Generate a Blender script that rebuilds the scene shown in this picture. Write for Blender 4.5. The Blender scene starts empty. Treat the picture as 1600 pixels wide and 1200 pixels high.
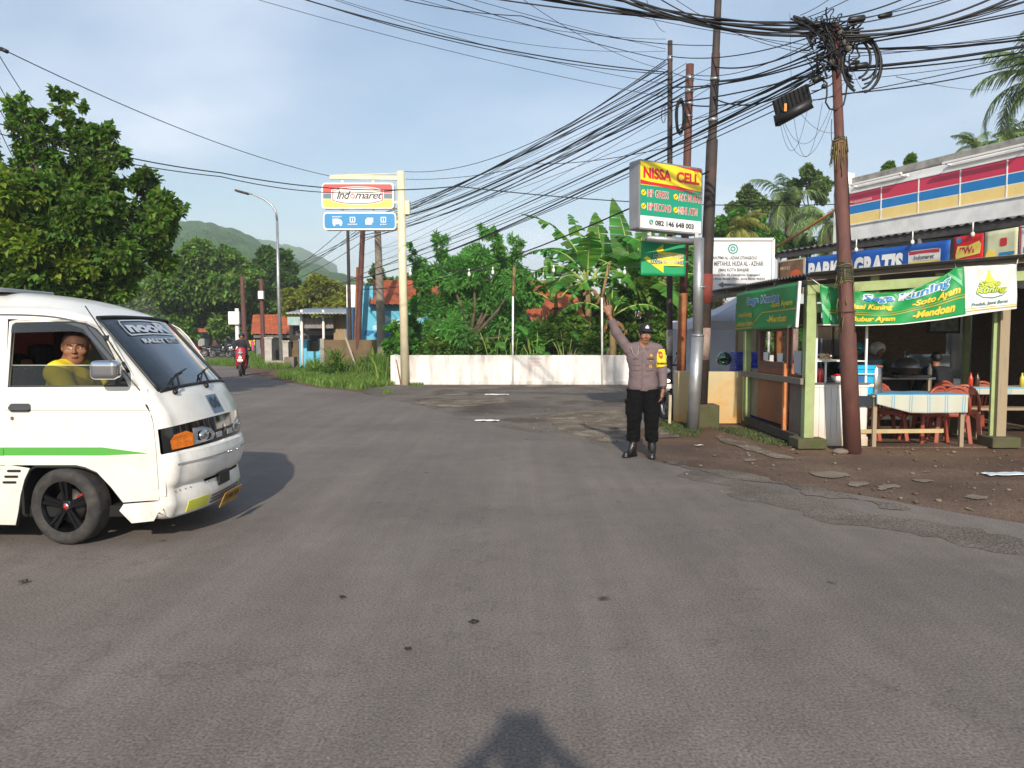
import bpy,bmesh,math,random
import numpy as np
from mathutils import Vector,Matrix,Euler,noise
from mathutils.geometry import tessellate_polygon
random.seed(7)
RNG=np.random.default_rng(7)
SC=bpy.context.scene
R=math.radians
CAM_H,PITCH,FPX=1.55,math.atan(75/1200),1200.0
cam_d=bpy.data.cameras.new('camera')
cam_d.sensor_width=36
cam_d.lens=36*FPX/1600
cam_d.clip_start=0.05
cam_d.clip_end=6000
cam=bpy.data.objects.new('camera',cam_d)
SC.collection.objects.link(cam)
cam.location=(0,0,CAM_H)
cam.rotation_euler=(math.pi/2-PITCH,0,0)
SC.camera=cam
SUN_EL,SUN_AZ=R(28),R(180.3)
world=bpy.data.worlds.new('World')
SC.world=world
world.use_nodes=True
wn,wl=world.node_tree.nodes,world.node_tree.links
wn.clear()
w_out=wn.new('ShaderNodeOutputWorld')
w_bg=wn.new('ShaderNodeBackground')
w_sky=wn.new('ShaderNodeTexSky')
w_sky.sky_type='NISHITA'
w_sky.sun_disc=False
w_sky.sun_elevation=SUN_EL
w_sky.sun_rotation=SUN_AZ
w_sky.altitude=100
w_sky.air_density=1.3
w_sky.dust_density=1.0
w_sky.ozone_density=2.2
w_tc=wn.new('ShaderNodeTexCoord')
w_sep=wn.new('ShaderNodeSeparateXYZ')
wl.new(w_tc.outputs['Generated'],w_sep.inputs[0])
w_add=wn.new('ShaderNodeMath');w_add.operation='ADD';w_add.inputs[1].default_value=0.16
wl.new(w_sep.outputs['Z'],w_add.inputs[0])
w_max=wn.new('ShaderNodeMath');w_max.operation='MAXIMUM';w_max.inputs[1].default_value=0.05
wl.new(w_add.outputs[0],w_max.inputs[0])
w_dx=wn.new('ShaderNodeMath');w_dx.operation='DIVIDE'
w_dy=wn.new('ShaderNodeMath');w_dy.operation='DIVIDE'
wl.new(w_sep.outputs['X'],w_dx.inputs[0]);wl.new(w_max.outputs[0],w_dx.inputs[1])
wl.new(w_sep.outputs['Y'],w_dy.inputs[0]);wl.new(w_max.outputs[0],w_dy.inputs[1])
w_cmb=wn.new('ShaderNodeCombineXYZ')
wl.new(w_dx.outputs[0],w_cmb.inputs[0]);wl.new(w_dy.outputs[0],w_cmb.inputs[1])
w_cmb.inputs[2].default_value=3.1
w_n=wn.new('ShaderNodeTexNoise');w_n.inputs['Scale'].default_value=0.62
w_n.inputs['Detail'].default_value=9;w_n.inputs['Roughness'].default_value=0.52
wl.new(w_cmb.outputs[0],w_n.inputs['Vector'])
w_r=wn.new('ShaderNodeMapRange');w_r.interpolation_type='SMOOTHSTEP'
w_r.inputs['From Min'].default_value=0.40;w_r.inputs['From Max'].default_value=0.72
w_r.inputs['To Min'].default_value=0.12;w_r.inputs['To Max'].default_value=0.9
wl.new(w_n.outputs['Fac'],w_r.inputs['Value'])
w_n2=wn.new('ShaderNodeTexNoise');w_n2.inputs['Scale'].default_value=1.3;w_n2.inputs['Detail'].default_value=6
wl.new(w_cmb.outputs[0],w_n2.inputs['Vector'])
w_cr=wn.new('ShaderNodeValToRGB')
w_cr.color_ramp.elements[0].position=0.35;w_cr.color_ramp.elements[0].color=(4.0,5.1,6.7,1)
w_cr.color_ramp.elements[1].position=0.68;w_cr.color_ramp.elements[1].color=(7.2,7.8,8.8,1)
wl.new(w_n2.outputs['Fac'],w_cr.inputs['Fac'])
w_mix=wn.new('ShaderNodeMix');w_mix.data_type='RGBA'
wl.new(w_r.outputs[0],w_mix.inputs['Factor'])
wl.new(w_sky.outputs[0],w_mix.inputs['A']);wl.new(w_cr.outputs['Color'],w_mix.inputs['B'])
wl.new(w_mix.outputs['Result'],w_bg.inputs['Color'])
w_bg.inputs['Strength'].default_value=0.115
wl.new(w_bg.outputs[0],w_out.inputs['Surface'])
sun_d=bpy.data.lights.new('sun','SUN')
sun_d.energy=4.7
sun_d.angle=R(1.1)
sun_d.color=(1.0,0.90,0.77)
sun=bpy.data.objects.new('sun',sun_d)
SC.collection.objects.link(sun)
to_sun=Vector((math.sin(SUN_AZ)*math.cos(SUN_EL),math.cos(SUN_AZ)*math.cos(SUN_EL),math.sin(SUN_EL)))
sun.rotation_euler=(-to_sun).to_track_quat('-Z','Y').to_euler()
sun.location=(0,-20,30)
SC.view_settings.view_transform='Standard'
SC.view_settings.look='None'
SC.view_settings.exposure=0.26
SC.view_settings.gamma=1
SC.cycles.max_bounces=8
SC.cycles.transparent_max_bounces=16
SC.cycles.volume_bounces=1
def ray(px,py):
 u,v=(px-800)/FPX,(600-py)/FPX
 c,s=math.cos(PITCH),math.sin(PITCH)
 return Vector((u,c+v*s,-s+v*c))
def at(px,py,Y):
 """world point seen at that place of the photo, Y metres ahead"""
 d=ray(px,py)
 return Vector((0,0,CAM_H))+d*(Y/d.y)
def gr(px,py,z=0.0):
 d=ray(px,py)
 return Vector((0,0,CAM_H))+d*((z-CAM_H)/d.z)
def lin(c):
 return tuple(((x/255)/12.92 if x/255<=0.04045 else((x/255+0.055)/1.055)**2.4)for x in c)
MATS={}
def M(name,rgb,rough=0.6,metal=0.0,var=0.12,scale=4.0,bump=0.0,bscale=60.0,dirt=None,dirt_amt=0.5,dirt_scale=3.0,dirt_low=None,alpha=1.0,coat=0.0,trans=0.0,emit=0.0,island=0.0,stretch=None,spec=0.5,raw=False):
 """procedural surface: base colour varied by noise, optional dirt patches, optional fine bump"""
 if name in MATS:
  return MATS[name]
 c=rgb if raw else lin(rgb)
 m=bpy.data.materials.new(name)
 m.use_nodes=True
 n,l=m.node_tree.nodes,m.node_tree.links
 b=n['Principled BSDF']
 tc=n.new('ShaderNodeTexCoord')
 vec=tc.outputs['Object']
 if stretch:
  mp=n.new('ShaderNodeMapping');mp.inputs['Scale'].default_value=stretch
  l.new(vec,mp.inputs[0]);vec=mp.outputs[0]
 nz=n.new('ShaderNodeTexNoise');nz.inputs['Scale'].default_value=scale;nz.inputs['Detail'].default_value=6
 l.new(vec,nz.inputs['Vector'])
 rp=n.new('ShaderNodeValToRGB')
 rp.color_ramp.elements[0].position=0.3;rp.color_ramp.elements[1].position=0.7
 rp.color_ramp.elements[0].color=(*[x*(1-var)for x in c],1)
 rp.color_ramp.elements[1].color=(*[min(1,x*(1+var))for x in c],1)
 l.new(nz.outputs['Fac'],rp.inputs['Fac'])
 col=rp.outputs['Color']
 if island:
  g=n.new('ShaderNodeNewGeometry')
  hs=n.new('ShaderNodeHueSaturation')
  mr=n.new('ShaderNodeMapRange');mr.inputs['To Min'].default_value=1-island;mr.inputs['To Max'].default_value=1+island
  l.new(g.outputs['Random Per Island'],mr.inputs['Value'])
  l.new(mr.outputs[0],hs.inputs['Value'])
  mr2=n.new('ShaderNodeMapRange');mr2.inputs['To Min'].default_value=0.47;mr2.inputs['To Max'].default_value=0.53
  wn_=n.new('ShaderNodeTexWhiteNoise');wn_.noise_dimensions='1D'
  l.new(g.outputs['Random Per Island'],wn_.inputs['W']);l.new(wn_.outputs['Value'],mr2.inputs['Value'])
  l.new(mr2.outputs[0],hs.inputs['Hue'])
  l.new(col,hs.inputs['Color']);col=hs.outputs['Color']
 if dirt is not None:
  dn=n.new('ShaderNodeTexNoise');dn.inputs['Scale'].default_value=dirt_scale;dn.inputs['Detail'].default_value=8
  dn.inputs['Roughness'].default_value=0.65
  l.new(vec,dn.inputs['Vector'])
  dr=n.new('ShaderNodeMapRange');dr.inputs['From Min'].default_value=0.45;dr.inputs['From Max'].default_value=0.68
  dr.inputs['To Max'].default_value=dirt_amt
  l.new(dn.outputs['Fac'],dr.inputs['Value'])
  fac=dr.outputs[0]
  if dirt_low is not None:
   gz=n.new('ShaderNodeNewGeometry');sp=n.new('ShaderNodeSeparateXYZ')
   l.new(gz.outputs['Position'],sp.inputs[0])
   zr=n.new('ShaderNodeMapRange');zr.inputs['From Min'].default_value=0.0;zr.inputs['From Max'].default_value=dirt_low[0]
   zr.inputs['To Min'].default_value=dirt_low[1];zr.inputs['To Max'].default_value=0
   l.new(sp.outputs['Z'],zr.inputs['Value'])
   n3=n.new('ShaderNodeMath');n3.operation='MULTIPLY'
   l.new(zr.outputs[0],n3.inputs[0]);l.new(dn.outputs['Fac'],n3.inputs[1])
   ad=n.new('ShaderNodeMath');ad.operation='ADD';ad.use_clamp=True
   l.new(fac,ad.inputs[0]);l.new(n3.outputs[0],ad.inputs[1]);fac=ad.outputs[0]
  mx=n.new('ShaderNodeMix');mx.data_type='RGBA'
  l.new(fac,mx.inputs['Factor']);l.new(col,mx.inputs['A'])
  mx.inputs['B'].default_value=(*lin(dirt),1)
  col=mx.outputs['Result']
 l.new(col,b.inputs['Base Color'])
 b.inputs['Roughness'].default_value=rough
 b.inputs['Metallic'].default_value=metal
 b.inputs['Specular IOR Level'].default_value=spec
 if coat:
  b.inputs['Coat Weight'].default_value=coat
  b.inputs['Coat Roughness'].default_value=0.06
 if bump:
  bn=n.new('ShaderNodeTexNoise');bn.inputs['Scale'].default_value=bscale;bn.inputs['Detail'].default_value=4
  l.new(vec,bn.inputs['Vector'])
  bp=n.new('ShaderNodeBump');bp.inputs['Strength'].default_value=bump;bp.inputs['Distance'].default_value=0.01
  l.new(bn.outputs['Fac'],bp.inputs['Height']);l.new(bp.outputs[0],b.inputs['Normal'])
 if emit:
  b.inputs['Emission Strength'].default_value=emit
  b.inputs['Emission Color'].default_value=(*c,1)
 out=n['Material Output']
 if trans:
  tr=n.new('ShaderNodeBsdfTranslucent');mx2=n.new('ShaderNodeMixShader');mx2.inputs[0].default_value=trans
  br=n.new('ShaderNodeHueSaturation');br.inputs['Value'].default_value=1.5;br.inputs['Saturation'].default_value=1.1
  l.new(col,br.inputs['Color']);l.new(br.outputs[0],tr.inputs['Color'])
  l.new(b.outputs[0],mx2.inputs[1]);l.new(tr.outputs[0],mx2.inputs[2]);l.new(mx2.outputs[0],out.inputs['Surface'])
 elif alpha<1:
  tr=n.new('ShaderNodeBsdfTransparent');mx2=n.new('ShaderNodeMixShader');mx2.inputs[0].default_value=alpha
  l.new(tr.outputs[0],mx2.inputs[1]);l.new(b.outputs[0],mx2.inputs[2]);l.new(mx2.outputs[0],out.inputs['Surface'])
 MATS[name]=m
 return m
def glass_mat(name,tint=(0.75,0.8,0.8),refl=1.0,rough=0.02):
 """thin pane: tinted see-through with a fresnel reflection"""
 if name in MATS:
  return MATS[name]
 m=bpy.data.materials.new(name);m.use_nodes=True
 n,l=m.node_tree.nodes,m.node_tree.links
 n.remove(n['Principled BSDF'])
 tr=n.new('ShaderNodeBsdfTransparent');tr.inputs['Color'].default_value=(*tint,1)
 gl=n.new('ShaderNodeBsdfGlossy');gl.inputs['Roughness'].default_value=rough
 fr=n.new('ShaderNodeFresnel');fr.inputs['IOR'].default_value=1.52
 mu=n.new('ShaderNodeMath');mu.operation='MULTIPLY';mu.inputs[1].default_value=refl;mu.use_clamp=True
 l.new(fr.outputs[0],mu.inputs[0])
 mx=n.new('ShaderNodeMixShader');l.new(mu.outputs[0],mx.inputs[0])
 l.new(tr.outputs[0],mx.inputs[1]);l.new(gl.outputs[0],mx.inputs[2])
 l.new(mx.outputs[0],n['Material Output'].inputs['Surface'])
 MATS[name]=m
 return m
def wm(o):
 m=o.matrix_basis.copy()
 p=o.parent
 while p is not None:
  m=p.matrix_basis@m
  p=p.parent
 return m
def tag(o,label=None,cat=None,group=None,kind=None):
 if label:o['label']=label
 if cat:o['category']=cat
 if group:o['group']=group
 if kind:o['kind']=kind
 return o
def thing(name,label,cat,loc=(0,0,0),rz=0.0,group=None):
 o=bpy.data.objects.new(name,None)
 o.empty_display_size=0.2
 SC.collection.objects.link(o)
 o.location=loc
 o.rotation_euler=(0,0,rz)
 return tag(o,label,cat,group)
def link_mesh(name,me,mats,parent=None,world_co=True):
 for m in(mats if isinstance(mats,(list,tuple))else[mats]):
  me.materials.append(m)
 o=bpy.data.objects.new(name,me)
 SC.collection.objects.link(o)
 if parent is not None:
  if world_co:
   me.transform(wm(parent).inverted())
  o.parent=parent
 return o
def copy_tree(o,parent=None):
 c=o.copy()
 SC.collection.objects.link(c)
 c.parent=parent
 for ch in list(o.children):
  copy_tree(ch,c)
 return c
class MB:
 def __init__(s):
  s.v,s.f,s.m,s.sm=[],[],[],[]
  s.X=None
 def add(s,vs,fs,mi=0,smooth=False):
  o=len(s.v)
  if s.X is not None:
   vs=[s.X@Vector(v)for v in vs]
  s.v+=[tuple(v)for v in vs]
  for f in fs:
   s.f.append(tuple(i+o for i in f));s.m.append(mi);s.sm.append(smooth)
  return s
 def box(s,c,d,mi=0,rz=0.0,rot=None):
  hx,hy,hz=d[0]/2,d[1]/2,d[2]/2
  mt=rot.to_3x3()if rot is not None else Matrix.Rotation(rz,3,'Z')
  vs=[Vector(c)+mt@Vector((x*hx,y*hy,z*hz))for x,y,z in((-1,-1,-1),(1,-1,-1),(1,1,-1),(-1,1,-1),(-1,-1,1),(1,-1,1),(1,1,1),(-1,1,1))]
  return s.add(vs,[(0,3,2,1),(4,5,6,7),(0,1,5,4),(1,2,6,5),(2,3,7,6),(3,0,4,7)],mi)
 def bar(s,a,b,w,h,mi=0,up=(0,0,1)):
  a,b=Vector(a),Vector(b)
  d=(b-a).normalized()
  u=Vector(up)
  if abs(d.dot(u))>0.95:u=Vector((0,1,0))
  x=d.cross(u).normalized();y=x.cross(d).normalized()
  vs=[]
  for p in(a,b):
   for i,j in((-1,-1),(1,-1),(1,1),(-1,1)):
    vs.append(p+x*(i*w/2)+y*(j*h/2))
  return s.add(vs,[(0,1,2,3),(7,6,5,4),(0,4,5,1),(1,5,6,2),(2,6,7,3),(3,7,4,0)],mi)
 def tube(s,pts,r,seg=8,mi=0,cap=True):
  pts=[Vector(p)for p in pts]
  n=len(pts)
  rs=r if isinstance(r,(list,tuple))else[r]*n
  vs,fs=[],[]
  prev=None
  for i,p in enumerate(pts):
   d=(pts[min(i+1,n-1)]-pts[max(i-1,0)])
   if d.length<1e-9:d=Vector((0,0,1))
   d.normalize()
   if prev is None:
    u=Vector((0,0,1))if abs(d.z)<0.9 else Vector((1,0,0))
    x=d.cross(u).normalized()
   else:
    x=(prev-d*prev.dot(d))
    x=x.normalized()if x.length>1e-6 else d.orthogonal().normalized()
   prev=x
   y=d.cross(x)
   for k in range(seg):
    a=2*math.pi*k/seg
    vs.append(p+(x*math.cos(a)+y*math.sin(a))*rs[i])
  for i in range(n-1):
   for k in range(seg):
    k2=(k+1)%seg
    fs.append((i*seg+k,i*seg+k2,(i+1)*seg+k2,(i+1)*seg+k))
  if cap:
   fs.append(tuple(range(seg))[::-1]);fs.append(tuple((n-1)*seg+k for k in range(seg)))
  return s.add(vs,fs,mi,True)
 def lathe(s,prof,c=(0,0,0),axis='Z',seg=24,mi=0,rot=None):
  vs,fs=[],[]
  for r,h in prof:
   for k in range(seg):
    a=2*math.pi*k/seg
    p=Vector((r*math.cos(a),r*math.sin(a),h))
    if axis=='Y':p=Vector((p.x,p.z,p.y))
    elif axis=='X':p=Vector((p.z,p.x,p.y))
    if rot is not None:p=rot@p
    vs.append(Vector(c)+p)
  for i in range(len(prof)-1):
   for k in range(seg):
    k2=(k+1)%seg
    fs.append((i*seg+k,i*seg+k2,(i+1)*seg+k2,(i+1)*seg+k))
  return s.add(vs,fs,mi,True)
 def ball(s,c,r,mi=0,seg=14,rings=9,rot=None):
  r=(r,r,r)if not isinstance(r,(tuple,list))else r
  vs,fs=[],[]
  for i in range(rings+1):
   th=math.pi*i/rings
   for k in range(seg):
    a=2*math.pi*k/seg
    p=Vector((r[0]*math.sin(th)*math.cos(a),r[1]*math.sin(th)*math.sin(a),r[2]*math.cos(th)))
    if rot is not None:p=rot@p
    vs.append(Vector(c)+p)
  for i in range(rings):
   for k in range(seg):
    k2=(k+1)%seg
    fs.append((i*seg+k,(i+1)*seg+k,(i+1)*seg+k2,i*seg+k2))
  return s.add(vs,fs,mi,True)
 def grid(s,fn,nu,nv,mi=0,smooth=True):
  vs=[fn(i/nu,j/nv)for i in range(nu+1)for j in range(nv+1)]
  fs=[(i*(nv+1)+j,(i+1)*(nv+1)+j,(i+1)*(nv+1)+j+1,i*(nv+1)+j+1)for i in range(nu)for j in range(nv)]
  return s.add(vs,fs,mi,smooth)
 def poly(s,rings,fn,mi=0):
  """fill a 2-D outline (with holes) and map it through fn(u, v)"""
  flat=[p for r in rings for p in r]
  tr=tessellate_polygon([[Vector((p[0],p[1],0))for p in r]for r in rings])
  return s.add([fn(p[0],p[1])for p in flat],[tuple(t)for t in tr],mi)
 def prism(s,ring,fn0,fn1,mi=0):
  """solid between two mappings of one outline"""
  n=len(ring)
  tr=tessellate_polygon([[Vector((p[0],p[1],0))for p in ring]])
  vs=[fn0(*p)for p in ring]+[fn1(*p)for p in ring]
  fs=[tuple(t)for t in tr]+[tuple(i+n for i in t)[::-1]for t in tr]
  fs+=[(i,i+n,(i+1)%n+n,(i+1)%n)for i in range(n)]
  return s.add(vs,fs,mi)
 def build(s,name,mats,parent=None,world_co=True,bevel=0.0,fix=True):
  me=bpy.data.meshes.new(name)
  me.from_pydata(s.v,[],s.f)
  me.polygons.foreach_set('material_index',s.m)
  me.polygons.foreach_set('use_smooth',s.sm)
  if fix:
   bm=bmesh.new();bm.from_mesh(me)
   bmesh.ops.recalc_face_normals(bm,faces=bm.faces)
   bm.to_mesh(me);bm.free()
  o=link_mesh(name,me,mats,parent,world_co)
  if bevel:
   b=o.modifiers.new('bevel','BEVEL');b.width=bevel;b.segments=2;b.limit_method='ANGLE'
   b.angle_limit=R(50);b.harden_normals=False
  return o
def np_mesh(name,V,F,mats,parent=None,world_co=True,midx=None,smooth=False):
 """V (n,3), F (m,k) arrays"""
 me=bpy.data.meshes.new(name)
 k=F.shape[1]
 me.vertices.add(len(V));me.vertices.foreach_set('co',V.astype(np.float32).ravel())
 me.loops.add(F.size);me.loops.foreach_set('vertex_index',F.astype(np.int32).ravel())
 me.polygons.add(len(F))
 me.polygons.foreach_set('loop_start',np.arange(0,F.size,k,dtype=np.int32))
 if midx is not None:me.polygons.foreach_set('material_index',midx.astype(np.int32))
 me.polygons.foreach_set('use_smooth',np.full(len(F),smooth,dtype=bool))
 me.update(calc_edges=True)
 me.validate()
 return link_mesh(name,me,mats,parent,world_co)
_TC={}
def text2d(s,bold=0.0,shear=0.0,spacing=1.0):
 key=(s,bold,shear,spacing)
 if key not in _TC:
  cu=bpy.data.curves.new('t','FONT')
  cu.body=s;cu.offset=bold;cu.shear=shear;cu.space_character=spacing
  cu.align_x='CENTER';cu.resolution_u=3
  o=bpy.data.objects.new('t',cu)
  me=bpy.data.meshes.new_from_object(o)
  V=np.array([v.co[:2]for v in me.vertices]);F=[tuple(p.vertices)for p in me.polygons]
  bpy.data.objects.remove(o);bpy.data.curves.remove(cu);bpy.data.meshes.remove(me)
  lo,hi=V.min(0),V.max(0)
  _TC[key]=((V-(lo+hi)/2)/(hi-lo),F)
 return _TC[key]
def put_text(mb,s,cx,cy,w,h,fn,mi=0,bold=0.02,shear=0.0,rot=0.0,spacing=1.0):
 """lettering fitted to a w x h box centred on (cx, cy) of the plane mapped by fn(u, v)"""
 V,F=text2d(s,bold,shear,spacing)
 c,q=math.cos(rot),math.sin(rot)
 vs=[]
 for a,b in V:
  x,y=a*w,b*h
  vs.append(fn(cx+x*c-y*q,cy+x*q+y*c))
 mb.add(vs,F,mi)
def plane_fn(o,ux,uy,off=0.0):
 o,ux,uy=Vector(o),Vector(ux).normalized(),Vector(uy).normalized()
 nn=ux.cross(uy).normalized()*off
 return lambda u,v:o+ux*u+uy*v+nn
def rrect(w,h,r,n=5,cx=0,cy=0):
 pts=[]
 for sx,sy,a0 in((1,1,0),(-1,1,90),(-1,-1,180),(1,-1,270)):
  for k in range(n+1):
   a=R(a0+90*k/n)
   pts.append((cx+sx*(w/2-r)+r*math.cos(a),cy+sy*(h/2-r)+r*math.sin(a)))
 return pts
def circ(cx,cy,r,n=16,ry=None):
 return[(cx+r*math.cos(2*math.pi*k/n),cy+(ry or r)*math.sin(2*math.pi*k/n))for k in range(n)]
def rect(x0,y0,x1,y1):
 return[(x0,y0),(x1,y0),(x1,y1),(x0,y1)]
class SDF:
 def __init__(s,lo,hi,h):
  s.lo=np.array(lo,float);s.h=h
  n=np.ceil((np.array(hi)-s.lo)/h).astype(int)+1
  s.n=n
  s.ax=[s.lo[i]+h*np.arange(n[i])for i in range(3)]
  s.F=np.full(n,0.5,dtype=np.float32)
 def _win(s,lo,hi):
  sl=[]
  for i in range(3):
   a=max(0,int((lo[i]-s.lo[i])/s.h));b=min(s.n[i],int((hi[i]-s.lo[i])/s.h)+2)
   if b<=a:return None,None
   sl.append(slice(a,b))
  P=np.stack(np.meshgrid(s.ax[0][sl[0]],s.ax[1][sl[1]],s.ax[2][sl[2]],indexing='ij'),-1)
  return tuple(sl),P
 def _mix(s,sl,d,k,op):
  a=s.F[sl]
  if op=='add':
   if k>0:
    hh=np.clip(0.5+0.5*(a-d)/k,0,1)
    s.F[sl]=a*(1-hh)+d*hh-k*hh*(1-hh)
   else:s.F[sl]=np.minimum(a,d)
  elif op=='sub':
   d=-d
   if k>0:
    hh=np.clip(0.5-0.5*(a-d)/k,0,1)
    s.F[sl]=a*(1-hh)+d*hh+k*hh*(1-hh)
   else:s.F[sl]=np.maximum(a,d)
 def cap(s,a,b,ra,rb=None,k=0.02,sq=(1,1,1),op='add'):
  rb=ra if rb is None else rb
  a,b,q=np.array(a,float),np.array(b,float),np.array(sq,float)
  m=max(ra,rb)/min(1,q.min())+k*1.5+s.h*2
  sl,P=s._win(np.minimum(a,b)-m,np.maximum(a,b)+m)
  if sl is None:return s
  pa=(P-a)*q;ba=(b-a)*q
  t=np.clip((pa@ba)/max(ba@ba,1e-9),0,1)
  d=np.linalg.norm(pa-t[...,None]*ba,axis=-1)-(ra+(rb-ra)*t)
  s._mix(sl,d.astype(np.float32),k,op);return s
 def ell(s,c,r,k=0.02,rot=None,op='add'):
  c,r=np.array(c,float),np.array(r,float)
  m=r.max()+k*1.5+s.h*2
  sl,P=s._win(c-m,c+m)
  if sl is None:return s
  p=P-c
  if rot is not None:p=p@np.array(rot.to_3x3())
  k0=np.linalg.norm(p/r,axis=-1);k1=np.linalg.norm(p/r**2,axis=-1)+1e-9
  d=k0*(k0-1)/k1
  s._mix(sl,d.astype(np.float32),k,op);return s
 def box(s,c,r,rd=0.005,k=0.005,rot=None,op='add'):
  c,r=np.array(c,float),np.array(r,float)
  m=np.linalg.norm(r)+k*1.5+s.h*2
  sl,P=s._win(c-m,c+m)
  if sl is None:return s
  p=P-c
  if rot is not None:p=p@np.array(rot.to_3x3())
  q=np.abs(p)-(r-rd)
  d=np.linalg.norm(np.maximum(q,0),axis=-1)+np.minimum(q.max(-1),0)-rd
  s._mix(sl,d.astype(np.float32),k,op);return s
 def half(s,p,n,k=0.0):
  """cut away everything on the side n points to"""
  P=np.stack(np.meshgrid(*s.ax,indexing='ij'),-1)
  n=np.array(n,float);n/=np.linalg.norm(n)
  d=(P-np.array(p))@n
  s.F=np.maximum(s.F,d.astype(np.float32));return s
 def cut_where(s,fn):
  P=np.stack(np.meshgrid(*s.ax,indexing='ij'),-1)
  s.F=np.maximum(s.F,fn(P[...,0],P[...,1],P[...,2]).astype(np.float32));return s
 def front(s,x,z):
  """y of the first surface met coming from -y"""
  i=int(round((x-s.lo[0])/s.h));k=int(round((z-s.lo[2])/s.h))
  i=min(max(i,0),s.n[0]-1);k=min(max(k,0),s.n[2]-1)
  col=s.F[i,:,k];j=np.argmax(col<0)
  if col[j]>=0:return 0.0
  if j==0:return s.ax[1][0]
  t=col[j-1]/(col[j-1]-col[j])
  return s.ax[1][j-1]+t*s.h
 def mesh(s):
  F=s.F
  neg=F<0
  nx,ny,nz=F.shape
  c=np.zeros((nx-1,ny-1,nz-1),int)
  offs=[(i,j,k)for i in(0,1)for j in(0,1)for k in(0,1)]
  for i,j,k in offs:
   c+=neg[i:nx-1+i,j:ny-1+j,k:nz-1+k]
  act=(c>0)&(c<8)
  idx=np.full(act.shape,-1,int)
  I=np.argwhere(act)
  idx[act]=np.arange(len(I))
  acc=np.zeros((len(I),3));cnt=np.zeros(len(I))
  for a in offs:
   for d in range(3):
    if a[d]==0:
     b=list(a);b[d]=1
     fa=F[I[:,0]+a[0],I[:,1]+a[1],I[:,2]+a[2]]
     fb=F[I[:,0]+b[0],I[:,1]+b[1],I[:,2]+b[2]]
     cr=(fa<0)!=(fb<0)
     t=np.where(cr,fa/np.where(np.abs(fa-fb)<1e-12,1,fa-fb),0)
     p=np.tile(np.array(a,float),(len(I),1));p[:,d]+=t
     acc[cr]+=p[cr];cnt[cr]+=1
  V=s.lo+(I+acc/cnt[:,None])*s.h
  Q=[]
  for d in range(3):
   e=[0,0,0];e[d]=1
   A=neg[:nx-e[0],:ny-e[1],:nz-e[2]];B=neg[e[0]:,e[1]:,e[2]:]
   ch=A!=B
   E=np.argwhere(ch)
   u,w=[(1,2),(2,0),(0,1)][d]
   ok=(E[:,u]>0)&(E[:,w]>0)&(E[:,u]<F.shape[u]-1)&(E[:,w]<F.shape[w]-1)
   E=E[ok]
   if not len(E):continue
   flip=A[E[:,0],E[:,1],E[:,2]]
   def cell(du,dw):
    q=E.copy();q[:,u]-=du;q[:,w]-=dw
    return idx[q[:,0],q[:,1],q[:,2]]
   q=np.stack([cell(1,1),cell(0,1),cell(0,0),cell(1,0)],1)
   q=np.where(flip[:,None],q,q[:,::-1])
   Q.append(q)
  Q=np.concatenate(Q)if Q else np.zeros((0,4),int)
  Q=Q[(Q>=0).all(1)]
  return V,Q
def sdf_obj(sd,name,mats,parent=None,world_co=False,regions=None,wrinkle=0.0,wscale=9.0,wstretch=(1,1,1.0)):
 V,Q=sd.mesh()
 midx=np.zeros(len(Q),int)
 if regions:
  C=V[Q].mean(1)
  for mi,c,r in regions:
   d=(((C-np.array(c))/np.array(r))**2).sum(1)
   midx[d<1]=mi
 if wrinkle:
  g=V.copy()
  N=np.zeros_like(V)
  fn=np.cross(V[Q[:,2]]-V[Q[:,0]],V[Q[:,3]]-V[Q[:,1]])
  for k in range(4):np.add.at(N,Q[:,k],fn)
  N/=(np.linalg.norm(N,axis=1)[:,None]+1e-12)
  w=np.array([noise.noise(Vector((p[0]*wscale*wstretch[0],p[1]*wscale*wstretch[1],p[2]*wscale*wstretch[2])))for p in g])
  w2=np.array([noise.noise(Vector((p[0]*wscale*2.3+5,p[1]*wscale*2.3,p[2]*wscale*2.3*wstretch[2])))for p in g])
  w=(1-np.abs(w)*2.2)*0.6+w2*0.5
  V=V+N*(w*wrinkle)[:,None]
 return np_mesh(name,V,Q,mats,parent,world_co,midx,True)
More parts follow.
